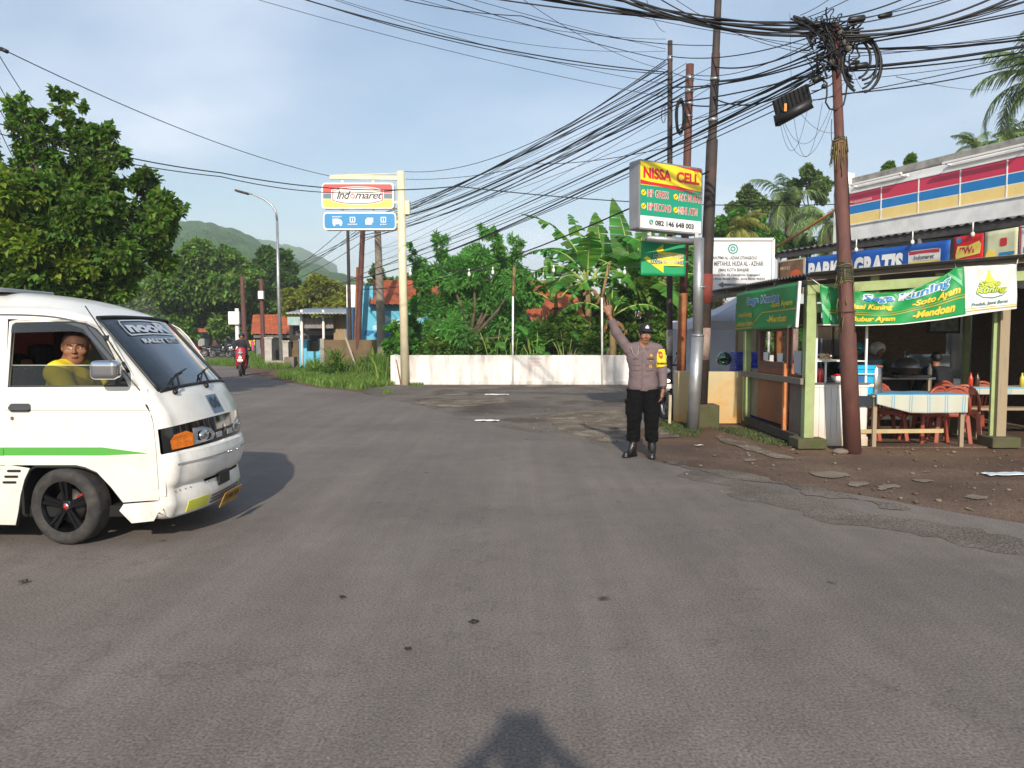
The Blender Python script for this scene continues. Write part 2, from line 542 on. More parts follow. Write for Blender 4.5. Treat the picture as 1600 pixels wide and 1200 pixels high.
def ground_mat(name,cols,speck=0.25,patch_scale=0.45,rough=0.9,bump=0.35,spots=True,streak=False,puddle=0.0):
 """cols: [(position, sRGB), ...] along a noise ramp; fine aggregate speckle over it"""
 m=bpy.data.materials.new(name);m.use_nodes=True
 n,l=m.node_tree.nodes,m.node_tree.links
 b=n['Principled BSDF']
 tc=n.new('ShaderNodeTexCoord');vec=tc.outputs['Object']
 a=n.new('ShaderNodeTexNoise');a.inputs['Scale'].default_value=patch_scale;a.inputs['Detail'].default_value=9
 a.inputs['Roughness'].default_value=0.62;a.inputs['Distortion'].default_value=0.4
 l.new(vec,a.inputs['Vector'])
 rp=n.new('ShaderNodeValToRGB')
 while len(rp.color_ramp.elements)<len(cols):rp.color_ramp.elements.new(0.5)
 for e,(p,c)in zip(rp.color_ramp.elements,cols):
  e.position=p;e.color=(*lin(c),1)
 l.new(a.outputs['Fac'],rp.inputs['Fac']);col=rp.outputs['Color']
 def mul(col,val,fac=1.0):
  mx=n.new('ShaderNodeMix');mx.data_type='RGBA';mx.blend_type='MULTIPLY';mx.inputs['Factor'].default_value=fac
  l.new(col,mx.inputs['A']);l.new(val,mx.inputs['B']);return mx.outputs['Result']
 def ramp(src,p0,v0,p1,v1):
  r=n.new('ShaderNodeMapRange');r.inputs['From Min'].default_value=p0;r.inputs['From Max'].default_value=p1
  r.inputs['To Min'].default_value=v0;r.inputs['To Max'].default_value=v1
  l.new(src,r.inputs['Value']);return r.outputs[0]
 s1=n.new('ShaderNodeTexNoise');s1.inputs['Scale'].default_value=75;s1.inputs['Detail'].default_value=3
 l.new(vec,s1.inputs['Vector'])
 col=mul(col,ramp(s1.outputs['Fac'],0.35,1-speck*1.6,0.68,1+speck*1.3))
 v1=n.new('ShaderNodeTexVoronoi');v1.inputs['Scale'].default_value=42
 l.new(vec,v1.inputs['Vector'])
 col=mul(col,ramp(v1.outputs['Distance'],0.03,1-speck*1.2,0.3,1.05))
 s3=n.new('ShaderNodeTexNoise');s3.inputs['Scale'].default_value=4.5;s3.inputs['Detail'].default_value=7
 l.new(vec,s3.inputs['Vector'])
 col=mul(col,ramp(s3.outputs['Fac'],0.3,0.94,0.7,1.06))
 if spots:
  v2=n.new('ShaderNodeTexVoronoi');v2.inputs['Scale'].default_value=1.3
  nz=n.new('ShaderNodeTexNoise');nz.inputs['Scale'].default_value=14
  l.new(vec,nz.inputs['Vector'])
  ad=n.new('ShaderNodeVectorMath');ad.operation='MULTIPLY_ADD';ad.inputs[1].default_value=(0.07,0.07,0.07)
  l.new(nz.outputs['Color'],ad.inputs[0]);l.new(vec,ad.inputs[2]);l.new(ad.outputs[0],v2.inputs['Vector'])
  col=mul(col,ramp(v2.outputs['Distance'],0.025,0.28,0.06,1.0))
 if streak:
  v4=n.new('ShaderNodeTexVoronoi');v4.inputs['Scale'].default_value=7.5;l.new(vec,v4.inputs['Vector']);col=mul(col,ramp(v4.outputs['Distance'],0.03,1.5,0.06,1.0))
  v5=n.new('ShaderNodeTexVoronoi');v5.inputs['Scale'].default_value=11;l.new(vec,v5.inputs['Vector']);col=mul(col,ramp(v5.outputs['Distance'],0.04,0.55,0.08,1.0))
  mp=n.new('ShaderNodeMapping');mp.inputs['Rotation'].default_value=(0,0,R(-22));mp.inputs['Scale'].default_value=(1.1,0.09,1)
  l.new(vec,mp.inputs[0])
  sn=n.new('ShaderNodeTexNoise');sn.inputs['Scale'].default_value=1.6;sn.inputs['Detail'].default_value=5
  l.new(mp.outputs[0],sn.inputs['Vector'])
  col=mul(col,ramp(sn.outputs['Fac'],0.35,0.95,0.65,1.04))
  mp2=n.new('ShaderNodeMapping');mp2.inputs['Rotation'].default_value=(0,0,R(68));mp2.inputs['Scale'].default_value=(1.0,0.06,1)
  l.new(vec,mp2.inputs[0])
  sn2=n.new('ShaderNodeTexNoise');sn2.inputs['Scale'].default_value=1.3;sn2.inputs['Detail'].default_value=4
  l.new(mp2.outputs[0],sn2.inputs['Vector'])
  col=mul(col,ramp(sn2.outputs['Fac'],0.38,0.95,0.62,1.03))
  for rot_,sc_,v0_,v1_ in((-62,4.2,.95,1.06),(-30,3.1,.96,1.06)):
   mq=n.new('ShaderNodeMapping');mq.inputs['Rotation'].default_value=(0,0,R(rot_));mq.inputs['Scale'].default_value=(1.0,0.035,1)
   l.new(vec,mq.inputs[0]);sq_=n.new('ShaderNodeTexNoise');sq_.inputs['Scale'].default_value=sc_;sq_.inputs['Detail'].default_value=7;sq_.inputs['Roughness'].default_value=.7
   l.new(mq.outputs[0],sq_.inputs['Vector']);col=mul(col,ramp(sq_.outputs['Fac'],0.4,v0_,0.66,v1_))
  v3=n.new('ShaderNodeTexVoronoi');v3.feature='DISTANCE_TO_EDGE';v3.inputs['Scale'].default_value=0.42
  ad2=n.new('ShaderNodeVectorMath');ad2.operation='MULTIPLY_ADD';ad2.inputs[1].default_value=(0.9,0.9,0.9)
  l.new(s3.outputs['Color'],ad2.inputs[0]);l.new(vec,ad2.inputs[2]);l.new(ad2.outputs[0],v3.inputs['Vector'])
  col=mul(col,ramp(v3.outputs['Distance'],0.0,0.62,0.010,1.0),0.5)
 l.new(col,b.inputs['Base Color'])
 b.inputs['Roughness'].default_value=rough
 b.inputs['Specular IOR Level'].default_value=0.35
 if puddle:
  rr=ramp(a.outputs['Fac'],0.4,rough-puddle,0.55,rough);l.new(rr,b.inputs['Roughness'])
 bp=n.new('ShaderNodeBump');bp.inputs['Strength'].default_value=bump;bp.inputs['Distance'].default_value=0.012
 ad3=n.new('ShaderNodeMath');ad3.operation='ADD'
 l.new(s1.outputs['Fac'],ad3.inputs[0]);l.new(v1.outputs['Distance'],ad3.inputs[1])
 l.new(ad3.outputs[0],bp.inputs['Height']);l.new(bp.outputs[0],b.inputs['Normal'])
 return m
m_asphalt=ground_mat('asphalt',[(0.3,(102,95,89)),(0.5,(113,105,99)),(0.7,(125,117,110))],0.22,0.35,0.88,0.14,True,True)
m_lot=ground_mat('worn_asphalt',[(0.30,(74,64,56)),(0.44,(104,96,89)),(0.52,(118,110,102)),(0.60,(84,72,62)),(0.70,(156,145,130))],0.34,0.33,0.9,0.7,False)
m_soil=ground_mat('soil',[(0.3,(86,64,50)),(0.5,(106,82,64)),(0.68,(122,98,78)),(0.8,(138,118,98))],0.32,0.6,0.92,0.8,False)
m_mud=ground_mat('damp_mud',[(0.3,(80,63,52)),(0.5,(100,80,66)),(0.7,(120,99,82))],0.3,0.7,0.85,0.7,False,puddle=0.25)
m_rubble=ground_mat('rubble',[(0.3,(84,71,59)),(0.5,(122,110,95)),(0.7,(166,153,136))],0.45,2.2,0.92,1.2,False)
m_conc_old=ground_mat('old_concrete',[(0.3,(96,84,72)),(0.55,(128,117,104)),(0.8,(150,141,128))],0.2,1.4,0.9,0.4,False)
def jitter_ring(pts,step=0.35,amp=0.06,seed=0):
 rnd=random.Random(seed);out=[]
 n=len(pts)
 for i in range(n):
  a,b=Vector(pts[i][:2]),Vector(pts[(i+1)%n][:2])
  k=max(1,min(60,int((b-a).length/step)))
  for j in range(k):
   p=a.lerp(b,j/k)
   q=noise.noise(Vector((p.x*1.7+seed,p.y*1.7,3)))*amp*2.2+rnd.uniform(-amp,amp)*0.5
   nn=Vector((-(b-a).y,(b-a).x)).normalized()
   out.append(tuple(p+nn*q))
 return out
def sheet(name,pts,z,mat,jit=None,kind='structure',label=None):
 ring=jitter_ring(pts,*jit)if jit else[tuple(p[:2])for p in pts]
 mb=MB();mb.poly([ring],lambda u,v:(u,v,z))
 o=mb.build(name,[mat])
 for p in o.data.polygons:
  if p.normal.z<0:p.flip()
 return tag(o,kind=kind,label=label)
g=MB()
g.add([(-2500,-300,-0.012),(2500,-300,-0.012),(2500,3500,-0.012),(-2500,3500,-0.012)],[(0,1,2,3)])
tag(g.build('ground',[m_soil]),kind='structure',label='brown bare soil around and beyond the road')
road_edge_px=[(376,579),(400,586),(450,598),(500,606),(552,612),(600,622),(640,630),(700,645),(720,655),(780,667),(850,679),(900,689),(980,706),(1030,722),(1110,737),(1200,752),(1300,767),(1400,784),(1500,801),(1600,818)]
edge=[tuple(gr(x,y).xy)for x,y in road_edge_px]
road=edge+[(14,3.6),(60,-6),(60,-60),(-80,-60),(-80,12.5),(-19,13.5),(-15.4,16.5),(-14.6,26),(-16.0,36),(-20.0,47),(-27,60),(-36,73),(-33,76),(-24,63),(-18.2,52),(-15.4,43)]
sheet('road',road,0.0,m_asphalt,(0.3,0.035,2),label='grey asphalt road junction')
lot=[tuple(gr(x,y).xy)for x,y in[(560,606),(640,600)]]+[(-3.9,24.35),(13,24.6),(13,15.2),(3.0,14.2)]+[tuple(gr(x,y).xy)for x,y in[(1000,668),(990,706),(900,700),(800,682),(700,662),(640,640),(590,624)]]
sheet('parking_lot',lot,-0.004,m_lot,(0.35,0.06,5),label='worn potholed asphalt of the parking lot')
mud=[tuple(gr(x,y).xy)for x,y in[(560,611),(600,610),(680,612),(760,622),(800,640),(900,655),(960,668),(985,690),(1180,700),(1250,712),(1340,712),(1600,712),(1900,716)]]+[(16,4.5)]+[(e[0]-0.02,e[1]-0.15)for e in edge[::-1][:-4]]
sheet('muddy_verge',mud,-0.008,m_mud,(0.4,0.05,8),label='damp brown mud along the edge of the road')
for i,pts in enumerate(([(840,652),(905,641),(975,640),(980,662),(975,690),(930,690),(880,672)],[(640,630),(700,622),(780,620),(800,628),(740,634),(690,638)],[(1025,668),(1048,664),(1070,674),(1062,684),(1030,684)],[(1120,680),(1165,690),(1210,706),(1240,716),(1215,716),(1165,702),(1128,690)])):
 sheet('rubble_patch',[tuple(gr(x,y).xy)for x,y in pts],-0.001 if i<2 else 0.001,m_rubble,(0.18,0.06,20+i),label='pale stony patch of broken paving')
for i,(cx,cy,rx,ry)in enumerate(((1300,741,24,4),(1340,757,18,4),(1382,762,22,5),(1450,737,12,2),(1512,795,8,3),(1525,777,10,2),(1440,751,8,2),(1168,719,12,2.5))):
 sheet('stone_patch',[tuple(gr(cx+rx*math.cos(a),cy+ry*math.sin(a)).xy)for a in[k*0.52 for k in range(12)]],0.003,m_conc_old,(0.05,0.07,40+i),label='flat pale stone showing through the mud')
m_coarse=ground_mat('coarse_asphalt',[(0.35,(92,84,77)),(0.5,(108,99,91)),(0.65,(122,112,103))],0.36,1.1,0.92,0.9,False)
for i,pts in enumerate(([(1080,735),(1200,760),(1330,790),(1460,815),(1610,850),(1610,872),(1440,838),(1300,812),(1170,778),(1080,748)],[(1030,726),(1100,740),(1230,764),(1400,797),(1400,790),(1250,757),(1110,733),(1040,720)])):
 sheet('worn_patch',[tuple(gr(x,y).xy)for x,y in pts],0.003+i*.003,m_coarse,(0.10,0.13,60+i),label='dark coarse strip of broken asphalt near the road edge')
rs=MB();rnd=random.Random(3)
for k in range(460):
 t=rnd.random()
 if t<0.40:px,py=rnd.uniform(1010,1620),rnd.uniform(700,790)
 elif t<0.7:px,py=rnd.uniform(830,990),rnd.uniform(638,692)
 elif t<0.8:px,py=rnd.uniform(620,900),rnd.uniform(615,660)
 elif t<0.9:px,py=rnd.uniform(1110,1260),rnd.uniform(676,716)
 else:px,py=rnd.uniform(1340,1600),rnd.uniform(690,712)
 edge_y=np.interp(px,[p[0]for p in road_edge_px],[p[1]for p in road_edge_px])
 if py>edge_y-3 and rnd.random()<0.9:continue
 p=gr(px,py);r=rnd.choice((0.006,0.008,0.010,0.014,0.022))*rnd.uniform(0.7,1.3)
 rs.ball((p.x,p.y,r*0.15),(r*rnd.uniform(0.8,1.5),r*rnd.uniform(0.8,1.4),r*0.6),seg=6,rings=4,mi=rnd.choice((0,0,1)))
tag(rs.build('gravel',[M('stone_pale',(118,106,92),0.9,var=0.25,scale=30),M('stone_dark',(84,70,58),0.9,var=0.25,scale=30)],fix=False),kind='stuff',label='scattered gravel and grit on the verge')
def litter(px,py,w,d,rz,rgb,label,name='litter_scrap',cat='litter'):
 p=gr(px,py);mb=MB()
 def f(u,v):
  x,y=(u-0.5)*w,(v-0.5)*d
  x+=0.12*w*noise.noise(Vector((u*3,v*3,px)));y+=0.12*d*noise.noise(Vector((u*3,v*3,px+9)))
  return(x,y,0.014+0.022*abs(noise.noise(Vector((u*4,v*4,py)))))
 mb.grid(f,9,7)
 t=mb.build(name,[M('litter_%d_%d_%d'%rgb,rgb,0.45,var=0.1)],world_co=False)
 t.location=(p.x,p.y,0.0);t.rotation_euler=(0,0,rz)
 s=t.modifiers.new('s','SOLIDIFY');s.thickness=0.003
 tag(t,label,cat)
litter(1572,742,0.50,0.16,0.12,(205,215,225),'crumpled pale plastic bag lying flat on the mud at the right edge')
litter(761,658,0.44,0.18,-0.1,(240,240,238),'white torn paper on the lot nearest the road edge')
litter(776,617,0.62,0.25,0.05,(235,235,232),'white torn paper on the lot nearer the white wall')
litter(1092,697,0.12,0.07,0.5,(190,186,175),'small pale wrapper on the mud beside the policeman')
for(px,py,w,lab)in((740,975,0.05,'dry dark leaf lying in the middle of the road'),(637,1018,0.03,'tiny black leaf on the road left of the long shadow'),(535,936,0.035,'tiny dark leaf on the road nearest the van'),(37,912,0.05,'brownish leaf on the road below the van wheel')):
 litter(px,py,w,w*0.8,0.6,(52,44,36),lab,'fallen_leaf','leaf')
m_grass=M('grass_blade',(96,124,48),0.55,var=0.25,scale=0.8,island=0.35,trans=0.3)
def grass(areas,name,label,seed=1):
 rng=np.random.default_rng(seed);V=[];F=[]
 for ring,n,h0,h1 in areas:
  P=np.array([tuple(gr(x,y).xy)for x,y in ring])
  lo,hi=P.min(0),P.max(0)
  pts=rng.uniform(lo,hi,(n*3,2))
  x,y=pts[:,0],pts[:,1];ins=np.zeros(len(pts),bool);j=len(P)-1
  for i in range(len(P)):
   c=((P[i,1]>y)!=(P[j,1]>y))&(x<(P[j,0]-P[i,0])*(y-P[i,1])/(P[j,1]-P[i,1]+1e-12)+P[i,0])
   ins^=c;j=i
  pts=pts[ins][:n]
  k=len(pts)
  cl=np.array([noise.noise(Vector((p[0]*1.1,p[1]*1.1,seed)))for p in pts])*0.5+0.5
  h=(h0+(h1-h0)*rng.random(k)**1.6*(0.35+cl));a=rng.uniform(0,2*np.pi,k);w=rng.uniform(0.006,0.012,k)*(1+h*2)
  ln=rng.uniform(0.1,0.6,k)*h;b=rng.uniform(0,2*np.pi,k)
  dx,dy=np.cos(a)*w,np.sin(a)*w
  z0=np.full(k,-0.02)
  v0=np.stack([pts[:,0]-dx,pts[:,1]-dy,z0],1);v1=np.stack([pts[:,0]+dx,pts[:,1]+dy,z0],1)
  mx,my=pts[:,0]+np.cos(b)*ln*0.35,pts[:,1]+np.sin(b)*ln*0.35
  v2=np.stack([mx+dx*0.8,my+dy*0.8,h*0.6],1);v3=np.stack([mx-dx*0.8,my-dy*0.8,h*0.6],1)
  v4=np.stack([pts[:,0]+np.cos(b)*ln,pts[:,1]+np.sin(b)*ln,h],1)
  o=sum(len(q)for q in V)
  V.append(np.stack([v0,v1,v2,v3,v4],1).reshape(-1,3))
  base=o+np.arange(k)[:,None]*5
  F.append(base+np.array([0,1,2]));F.append(base+np.array([0,2,3]));F.append(base+np.array([3,2,4]))
 return tag(np_mesh(name,np.concatenate(V),np.concatenate(F),[m_grass],None),label,kind='stuff')
grass([([(430,588),(470,580),(540,582),(612,590),(616,602),(560,609),(500,604)],26000,0.05,0.30),([(480,579),(560,577),(612,584),(614,592),(540,590),(480,588)],6000,0.15,0.75),([(575,580),(612,580),(616,600),(590,600)],2500,0.3,1.15),([(640,601),(662,601),(662,603),(640,603)],400,0.03,0.12),([(596,612),(612,611),(612,615),(598,616)],220,0.03,0.08),([(318,570),(365,573),(430,577),(455,575),(430,569),(378,566),(340,566)],15000,0.08,0.40),([(380,560),(418,560),(425,572),(385,572)],5000,0.15,0.7)],'grass','green grass growing on the verge by the poles',4)
grass([([(1024,655),(1060,660),(1100,672),(1088,682),(1040,676)],2600,0.01,0.05),([(1110,668),(1160,668),(1250,690),(1262,700),(1200,694)],1200,0.01,0.05)],'moss','low green moss around the pole bases',6)
bpy.data.objects['moss'].data.materials[0]=M('moss_green',(72,84,44),.8,var=.4,scale=3,island=.4,trans=.2)
def hill(name,ridge,dist,back,base_d,mat,label,ntree,tr,seed):
 rng=np.random.default_rng(seed)
 xs=np.array([p[0]for p in ridge],float);ys=np.array([p[1]for p in ridge],float)+16
 nu,nv=420,110
 px=np.linspace(xs[0],xs[-1],nu);ry=np.interp(px,xs,ys)
 ker=np.ones(9)/9;ry=np.convolve(np.pad(ry,4,mode='edge'),ker,'valid')
 top=np.array([at(a,b,dist).z for a,b in zip(px,ry)])
 t=np.linspace(0,1,nv)
 Yd=base_d+(dist-base_d)*t
 X=(px[:,None]-800)/FPX*Yd[None,:]
 prof=np.sin(t*np.pi/2)**1.15
 Z=top[:,None]*prof[None,:]
 Z+=np.array([[noise.noise(Vector((x*0.012,y*0.012,seed)))*14*math.sin(math.pi*min(1,tt*1.0))*0.6 for tt,y in zip(t,Yd)]for x in X[:,0]])
 Y=np.tile(Yd[None,:],(nu,1))
 dxm=(X[-1].mean()-X[0].mean())/nu;
 H=np.zeros_like(Z)
 for k in range(ntree):
  i,j=rng.integers(3,nu-3),rng.integers(2,nv)
  r=rng.uniform(0.6,1.25)*tr
  i0,i1=max(0,i-8),min(nu,i+9);j0,j1=max(0,j-8),min(nv,j+9)
  d2=((X[i0:i1,j0:j1]-X[i,j])**2+(Y[i0:i1,j0:j1]-Y[i,j])**2)/r**2
  H[i0:i1,j0:j1]=np.maximum(H[i0:i1,j0:j1],np.sqrt(np.clip(1-d2,0,1))*r*0.95)
 Z=np.maximum(Z,-2)+H
 V=np.stack([X,Y,Z],-1)
 bk=np.stack([X[:,-1:]*1.25,Y[:,-1:]+back,np.full((nu,1),-3.0)],-1)
 V=np.concatenate([V,bk],1).reshape(-1,3);m=nv+1
 I,J=np.meshgrid(np.arange(nu-1),np.arange(m-1),indexing='ij')
 a=(I*m+J).ravel()
 F=np.stack([a,a+m,a+m+1,a+1],1)
 return tag(np_mesh(name,V,F,[mat],None,smooth=True),label,kind='structure')
m_hill=M('hill_forest',(58,94,40),0.95,var=0.45,scale=0.05,bump=1.0,bscale=0.9,dirt=(86,122,54),dirt_amt=0.6,dirt_scale=0.02,spec=0.1)
for nd in m_hill.node_tree.nodes:
 if nd.bl_idname=='ShaderNodeBump':nd.inputs['Distance'].default_value=2.5
hill('hill',[(-500,470),(-200,440),(0,405),(120,392),(215,377),(250,370),(330,366),(370,374),(400,390),(430,408),(470,420),(500,430),(545,442),(600,470),(660,515),(720,530)],640,260,170,m_hill,'forested green hill rising behind the road',2600,8.0,3)
hill('far_hill',[(240,410),(300,372),(360,368),(400,377),(440,386),(470,394),(505,410),(530,424),(545,448),(556,490),(600,530)],1050,260,640,m_hill,'hazy blue wooded ridge behind the nearer hill',900,15.0,5)
hz=MB()
hz.box((-150,600,66.5),(2400,1640,137))
m_hz=bpy.data.materials.new('haze');m_hz.use_nodes=True
n_,l_=m_hz.node_tree.nodes,m_hz.node_tree.links
n_.remove(n_['Principled BSDF'])
pv=n_.new('ShaderNodeVolumePrincipled')
pv.inputs['Density'].default_value=0.0007
pv.inputs['Color'].default_value=(0.82,0.9,1.0,1)
pv.inputs['Anisotropy'].default_value=0.0
l_.new(pv.outputs[0],n_['Material Output'].inputs['Volume'])
haze=tag(hz.build('haze',[m_hz]),'thin pale morning haze',kind='stuff')
VC,HW,RC=6.33,0.73,0.09
VYAW=R(-2.6)
van=thing('minibus','white minibus with green stripe entering the junction from the left','minibus',(-3.24,5.6,0),VYAW)
m_white=M('van_white',(226,224,216),0.32,var=0.02,scale=2,coat=0.5,dirt=(160,146,124),dirt_amt=0.2,dirt_scale=4,dirt_low=(0.75,0.55))
m_bump=M('van_bumper',(228,226,220),0.36,var=0.03,coat=0.35,dirt=(150,138,120),dirt_amt=0.28,dirt_scale=6,dirt_low=(0.4,0.6))
m_blk=M('black_plastic',(26,27,29),0.45,var=0.2,scale=12,bump=0.1)
m_gloss=M('black_gloss',(12,14,17),0.08,var=0.05,coat=1.0)
m_dark=M('interior_dark',(34,34,37),0.85,var=0.25,scale=5)
m_chrome=M('chrome',(215,218,222),0.1,metal=1.0,var=0.03)
m_rub=M('rubber',(46,45,44),0.8,var=0.22,scale=14,bump=0.35,bscale=70,dirt=(92,84,76),dirt_amt=0.5,dirt_scale=7)
m_glass=glass_mat('windscreen_glass',(0.62,0.68,0.70),2.4)
m_sglass=glass_mat('door_glass',(0.36,0.38,0.30),0.9)
m_tint=glass_mat('tinted_glass',(0.025,0.03,0.032),1.0)
m_visor=glass_mat('visor_plastic',(0.28,0.29,0.31),1.6,0.15)
ST=[((-6.05,.30),(-6.00,.30)),((-6.12,.45),(-6.05,.45)),((-6.14,.95),(-6.06,.95)),((-6.10,1.15),(-6.02,1.13)),((-6.00,1.62),(-5.92,1.60)),((-5.80,1.84),(-5.74,1.72)),((-5.2,1.89),(-5.2,1.765)),((-4.5,1.905),(-4.5,1.765)),((-3.90,1.895),(-3.90,1.765)),((-3.52,1.85),(-3.52,1.76)),((-3.28,1.785),(-3.28,1.735)),((-3.07,1.70),(-3.10,1.685)),((-2.56,1.165),(-2.63,1.135)),((-2.50,1.09),(-2.59,1.06)),((-2.445,.985),(-2.535,.965)),((-2.405,.905),(-2.51,.882)),((-2.39,.80),(-2.50,.78)),((-2.385,.705),(-2.495,.695)),((-2.35,.685),(-2.48,.675)),((-2.335,.62),(-2.465,.61)),((-2.34,.55),(-2.47,.54)),((-2.365,.47),(-2.49,.46)),((-2.40,.425),(-2.52,.415)),((-2.39,.405),(-2.52,.39)),((-2.375,.31),(-2.51,.29)),((-2.40,.205),(-2.55,.185)),((-2.49,.19),(-2.65,.175)),((-2.7,.20),(-2.8,.20))]
def cr(a,b,c,d,t):
 return 0.5*((2*b)+(-a+c)*t+(2*a-5*b+4*c-d)*t*t+(-a+3*b-3*c+d)*t**3)
SHARP={1,11,12,15,17,18,22,25}
def outline(s,which):
 n=len(ST)-1
 i=min(int(s),n-1);t=s-i
 P=[ST[max(0,min(n,i+k))][which]for k in(-1,0,1,2)]
 if i in SHARP:P[0]=(2*P[1][0]-P[2][0],2*P[1][1]-P[2][1])
 if i+1 in SHARP:P[3]=(2*P[2][0]-P[1][0],2*P[2][1]-P[1][1])
 return Vector((cr(P[0][0],P[1][0],P[2][0],P[3][0],t),cr(P[0][1],P[1][1],P[2][1],P[3][1],t)))
def warp(x,y,z):
 k=1-0.085*max(0.0,z-1.14)/0.6-0.035*max(0.0,0.75-z)/0.55
 return Vector((x,VC+(y-VC)*k,z))
def shell(s,y,off=0.0,raw=False):
 """s along the outline, y from the centre line (-HW near .. HW far)"""
 def q(s,y):
  t=abs(y)/HW
  y0=HW-RC
  e=max(0.0,abs(y)-y0)/RC;e=min(e,1.0)
  b=min(1.0,(min(abs(y),y0)/y0))**3
  C,S=outline(s,0),outline(s,1)
  p=C.lerp(S,b)
  if e>0:
   d=0.01
   T=(outline(min(s+d,len(ST)-1),1)-outline(max(s-d,0),1)).normalized()
   nrm=Vector((-T.y,T.x))
   p=p-nrm*(RC*(1-math.sqrt(max(0.0,1-e*e))))
  return warp(p.x,VC+y,p.y)
 P=q(s,y)
 if off:
  a=q(s+0.02,y)-q(s-0.02,y);yy=max(-HW*0.97,min(HW*0.97,y))
  b=q(s,yy+0.01)-q(s,yy-0.01)
  nn=a.cross(b)
  if nn.length>1e-9:
   nn.normalize()
   if nn.dot(P-Vector((-4.2,VC,0.95)))<0:nn=-nn
   P=P+nn*off
 return P
ys=[]
for i in range(0,29):ys.append(-(HW-RC)+2*(HW-RC)*i/28)
cy_=[HW-RC+RC*math.sin(R(a))for a in(12,24,36,48,60,72,82,90)]
ys=[-c for c in cy_[::-1]]+ys+cy_
def strip(s0,s1,n,cond,parent,name,mats,mi=0,off=0.0,yl=None):
 mb=MB();Y=yl or ys
 ss=[s0+(s1-s0)*i/n for i in range(n+1)]
 vs=[shell(s,y,off)for s in ss for y in Y];m=len(Y)
 fs=[(i*m+j,(i+1)*m+j,(i+1)*m+j+1,i*m+j+1)for i in range(n)for j in range(m-1)if cond((ss[i]+ss[i+1])/2,(Y[j]+Y[j+1])/2)]
 mb.add(vs,fs,0,True)
 return mb
GY=0.625
sb=strip(0,3,12,lambda s,y:True,None,'',None)
for a,b,n in((3,4,6),(4,11,56),(11,12,12),(12,15,20),(15,17,6)):
 q=strip(a,b,n,(lambda s,y:True)if a in(4,12)else(lambda s,y:abs(y)>GY),None,'',None)
 if a==15:q=strip(a,b,n,lambda s,y:False,None,'',None)
 sb.add(q.v,q.f,0,True)
def sidepix(px,py):
 p=at(px,py,5.6);return(p.x,p.z)
def sp(lst):return[sidepix(*p)for p in lst]
def side_fn(sign,off=0.0):
 return lambda x,z:warp(x,VC+sign*(HW+off),z)
def side_ring(s0,s1,n):
 out=[]
 for i in range(n+1):
  s=s0+(s1-s0)*i/n
  d=0.01
  T=(outline(min(s+d,len(ST)-1),1)-outline(max(s-d,0),1)).normalized()
  p=outline(s,1)-Vector((-T.y,T.x))*RC
  out.append((p.x,p.y))
 return out
def arc(cx,cz,r,a0,a1,n=14):
 return[(cx+r*math.cos(R(a0+(a1-a0)*i/n)),cz+r*math.sin(R(a0+(a1-a0)*i/n)))for i in range(n+1)]
WX,WZ,WR=-3.30,0.288,0.288
RWX=-5.42
door_win=sp([(13,510),(17,505),(110,503),(128,506),(144,514),(158,528),(200,603),(12,604)])
arch_px=[(190,786),(172,762),(150,738),(132,730),(118,727),(52,727)]
seam_low=sp([(247,782),(190,786)])
door=sp([(7,727),(7,502)])+sp([(112,497.5),(132,501),(150,511),(166,527),(217,604),(231,632),(239,662),(243,700),(247,782)])+sp(arch_px)
bodyside_rear_arch=arc(RWX,0.30,0.36,180,0)
front_ring=side_ring(10.0,25,60)
def fender():
 ring=[p for p in side_ring(5,17.6,90)]
 return ring
def dense_ring(r,step=0.08):
 out=[]
 for i in range(len(r)):
  a,b=Vector(r[i]),Vector(r[(i+1)%len(r)]);k=max(1,int((b-a).length/step))
  out+=[tuple(a.lerp(b,j/k))for j in range(k)]
 return out
def solidify_side(sign):
 fn=side_fn(sign);fi=side_fn(sign,-0.022)
 mb=MB()
 xr=sidepix(6,700)[0]
 top=side_ring(0,9.9,60)
 top=[p for p in top if p[0]<xr-0.004]
 zt=top[-1][1]
 floor=0.175
 ring=[(-5.92,.32)]+top+[(xr+0.03,zt),(xr+0.03,sidepix(0,727)[1])]
 ring+=sp([(45,732),(36,750),(29,775),(25,800),(20,822)])
 ring+=[(-5.42+0.37,floor)]+[(-5.42+0.36*math.cos(R(a)),0.22+0.40*math.sin(R(a)))for a in range(8,173,12)]+[(-5.42-0.37,floor+.02)]
 w1=[(-5.82,1.17),(-4.98,1.17),(-4.98,1.60),(-5.74,1.60)]
 w2=[(-4.92,1.17),(-4.80+0.86,1.17),(-4.80+0.86,1.60),(-4.92,1.60)]
 mb.poly([dense_ring(ring),dense_ring(w1),dense_ring(w2)],side_fn(sign,-0.004))
 for w in(w1,w2):
  n=len(w);vs=[fn(*p)for p in w]+[fi(*p)for p in w]
  mb.add(vs,[(i,(i+1)%n,(i+1)%n+n,i+n)for i in range(n)])
 dl=sp([(247,781),(243,700),(239,662),(231,632),(217,604),(166,527),(150,511),(132,501),(112,497.5),(6,501.5)])
 dl=[(x+0.006,z+0.001)for x,z in dl]
 fr=side_ring(8.72,17.6,80)
 ring2=fr[::-1]
 ring2=[p for p in ring2]
 poly=[(fr[-1][0],0.66)]if False else[]
 poly+=fr[::-1]
 poly+=dl[::-1][0:1]+dl[::-1][1:]
 low=[(dl[0][0],0.365),(fr[-1][0]+0.0,0.365)]
 poly+=low
 mb.poly([dense_ring(poly)],fn)
 return mb
for sg in(-1,1):
 sb.poly([dense_ring(sp([(196,606),(228,606),(246,690),(250,784),(225,784),(212,650)]))],side_fn(sg,-0.010))
 q=solidify_side(sg)
 sb.add(q.v,q.f,0)
body=sb.build('body',[m_white],van,fix=False)
bm_=strip(17,17.98,4,lambda s,y:True,None,'',None)
q=strip(18,27,54,lambda s,y:not(21.9<s<22.9 and abs(y)<0.36),None,'',None)
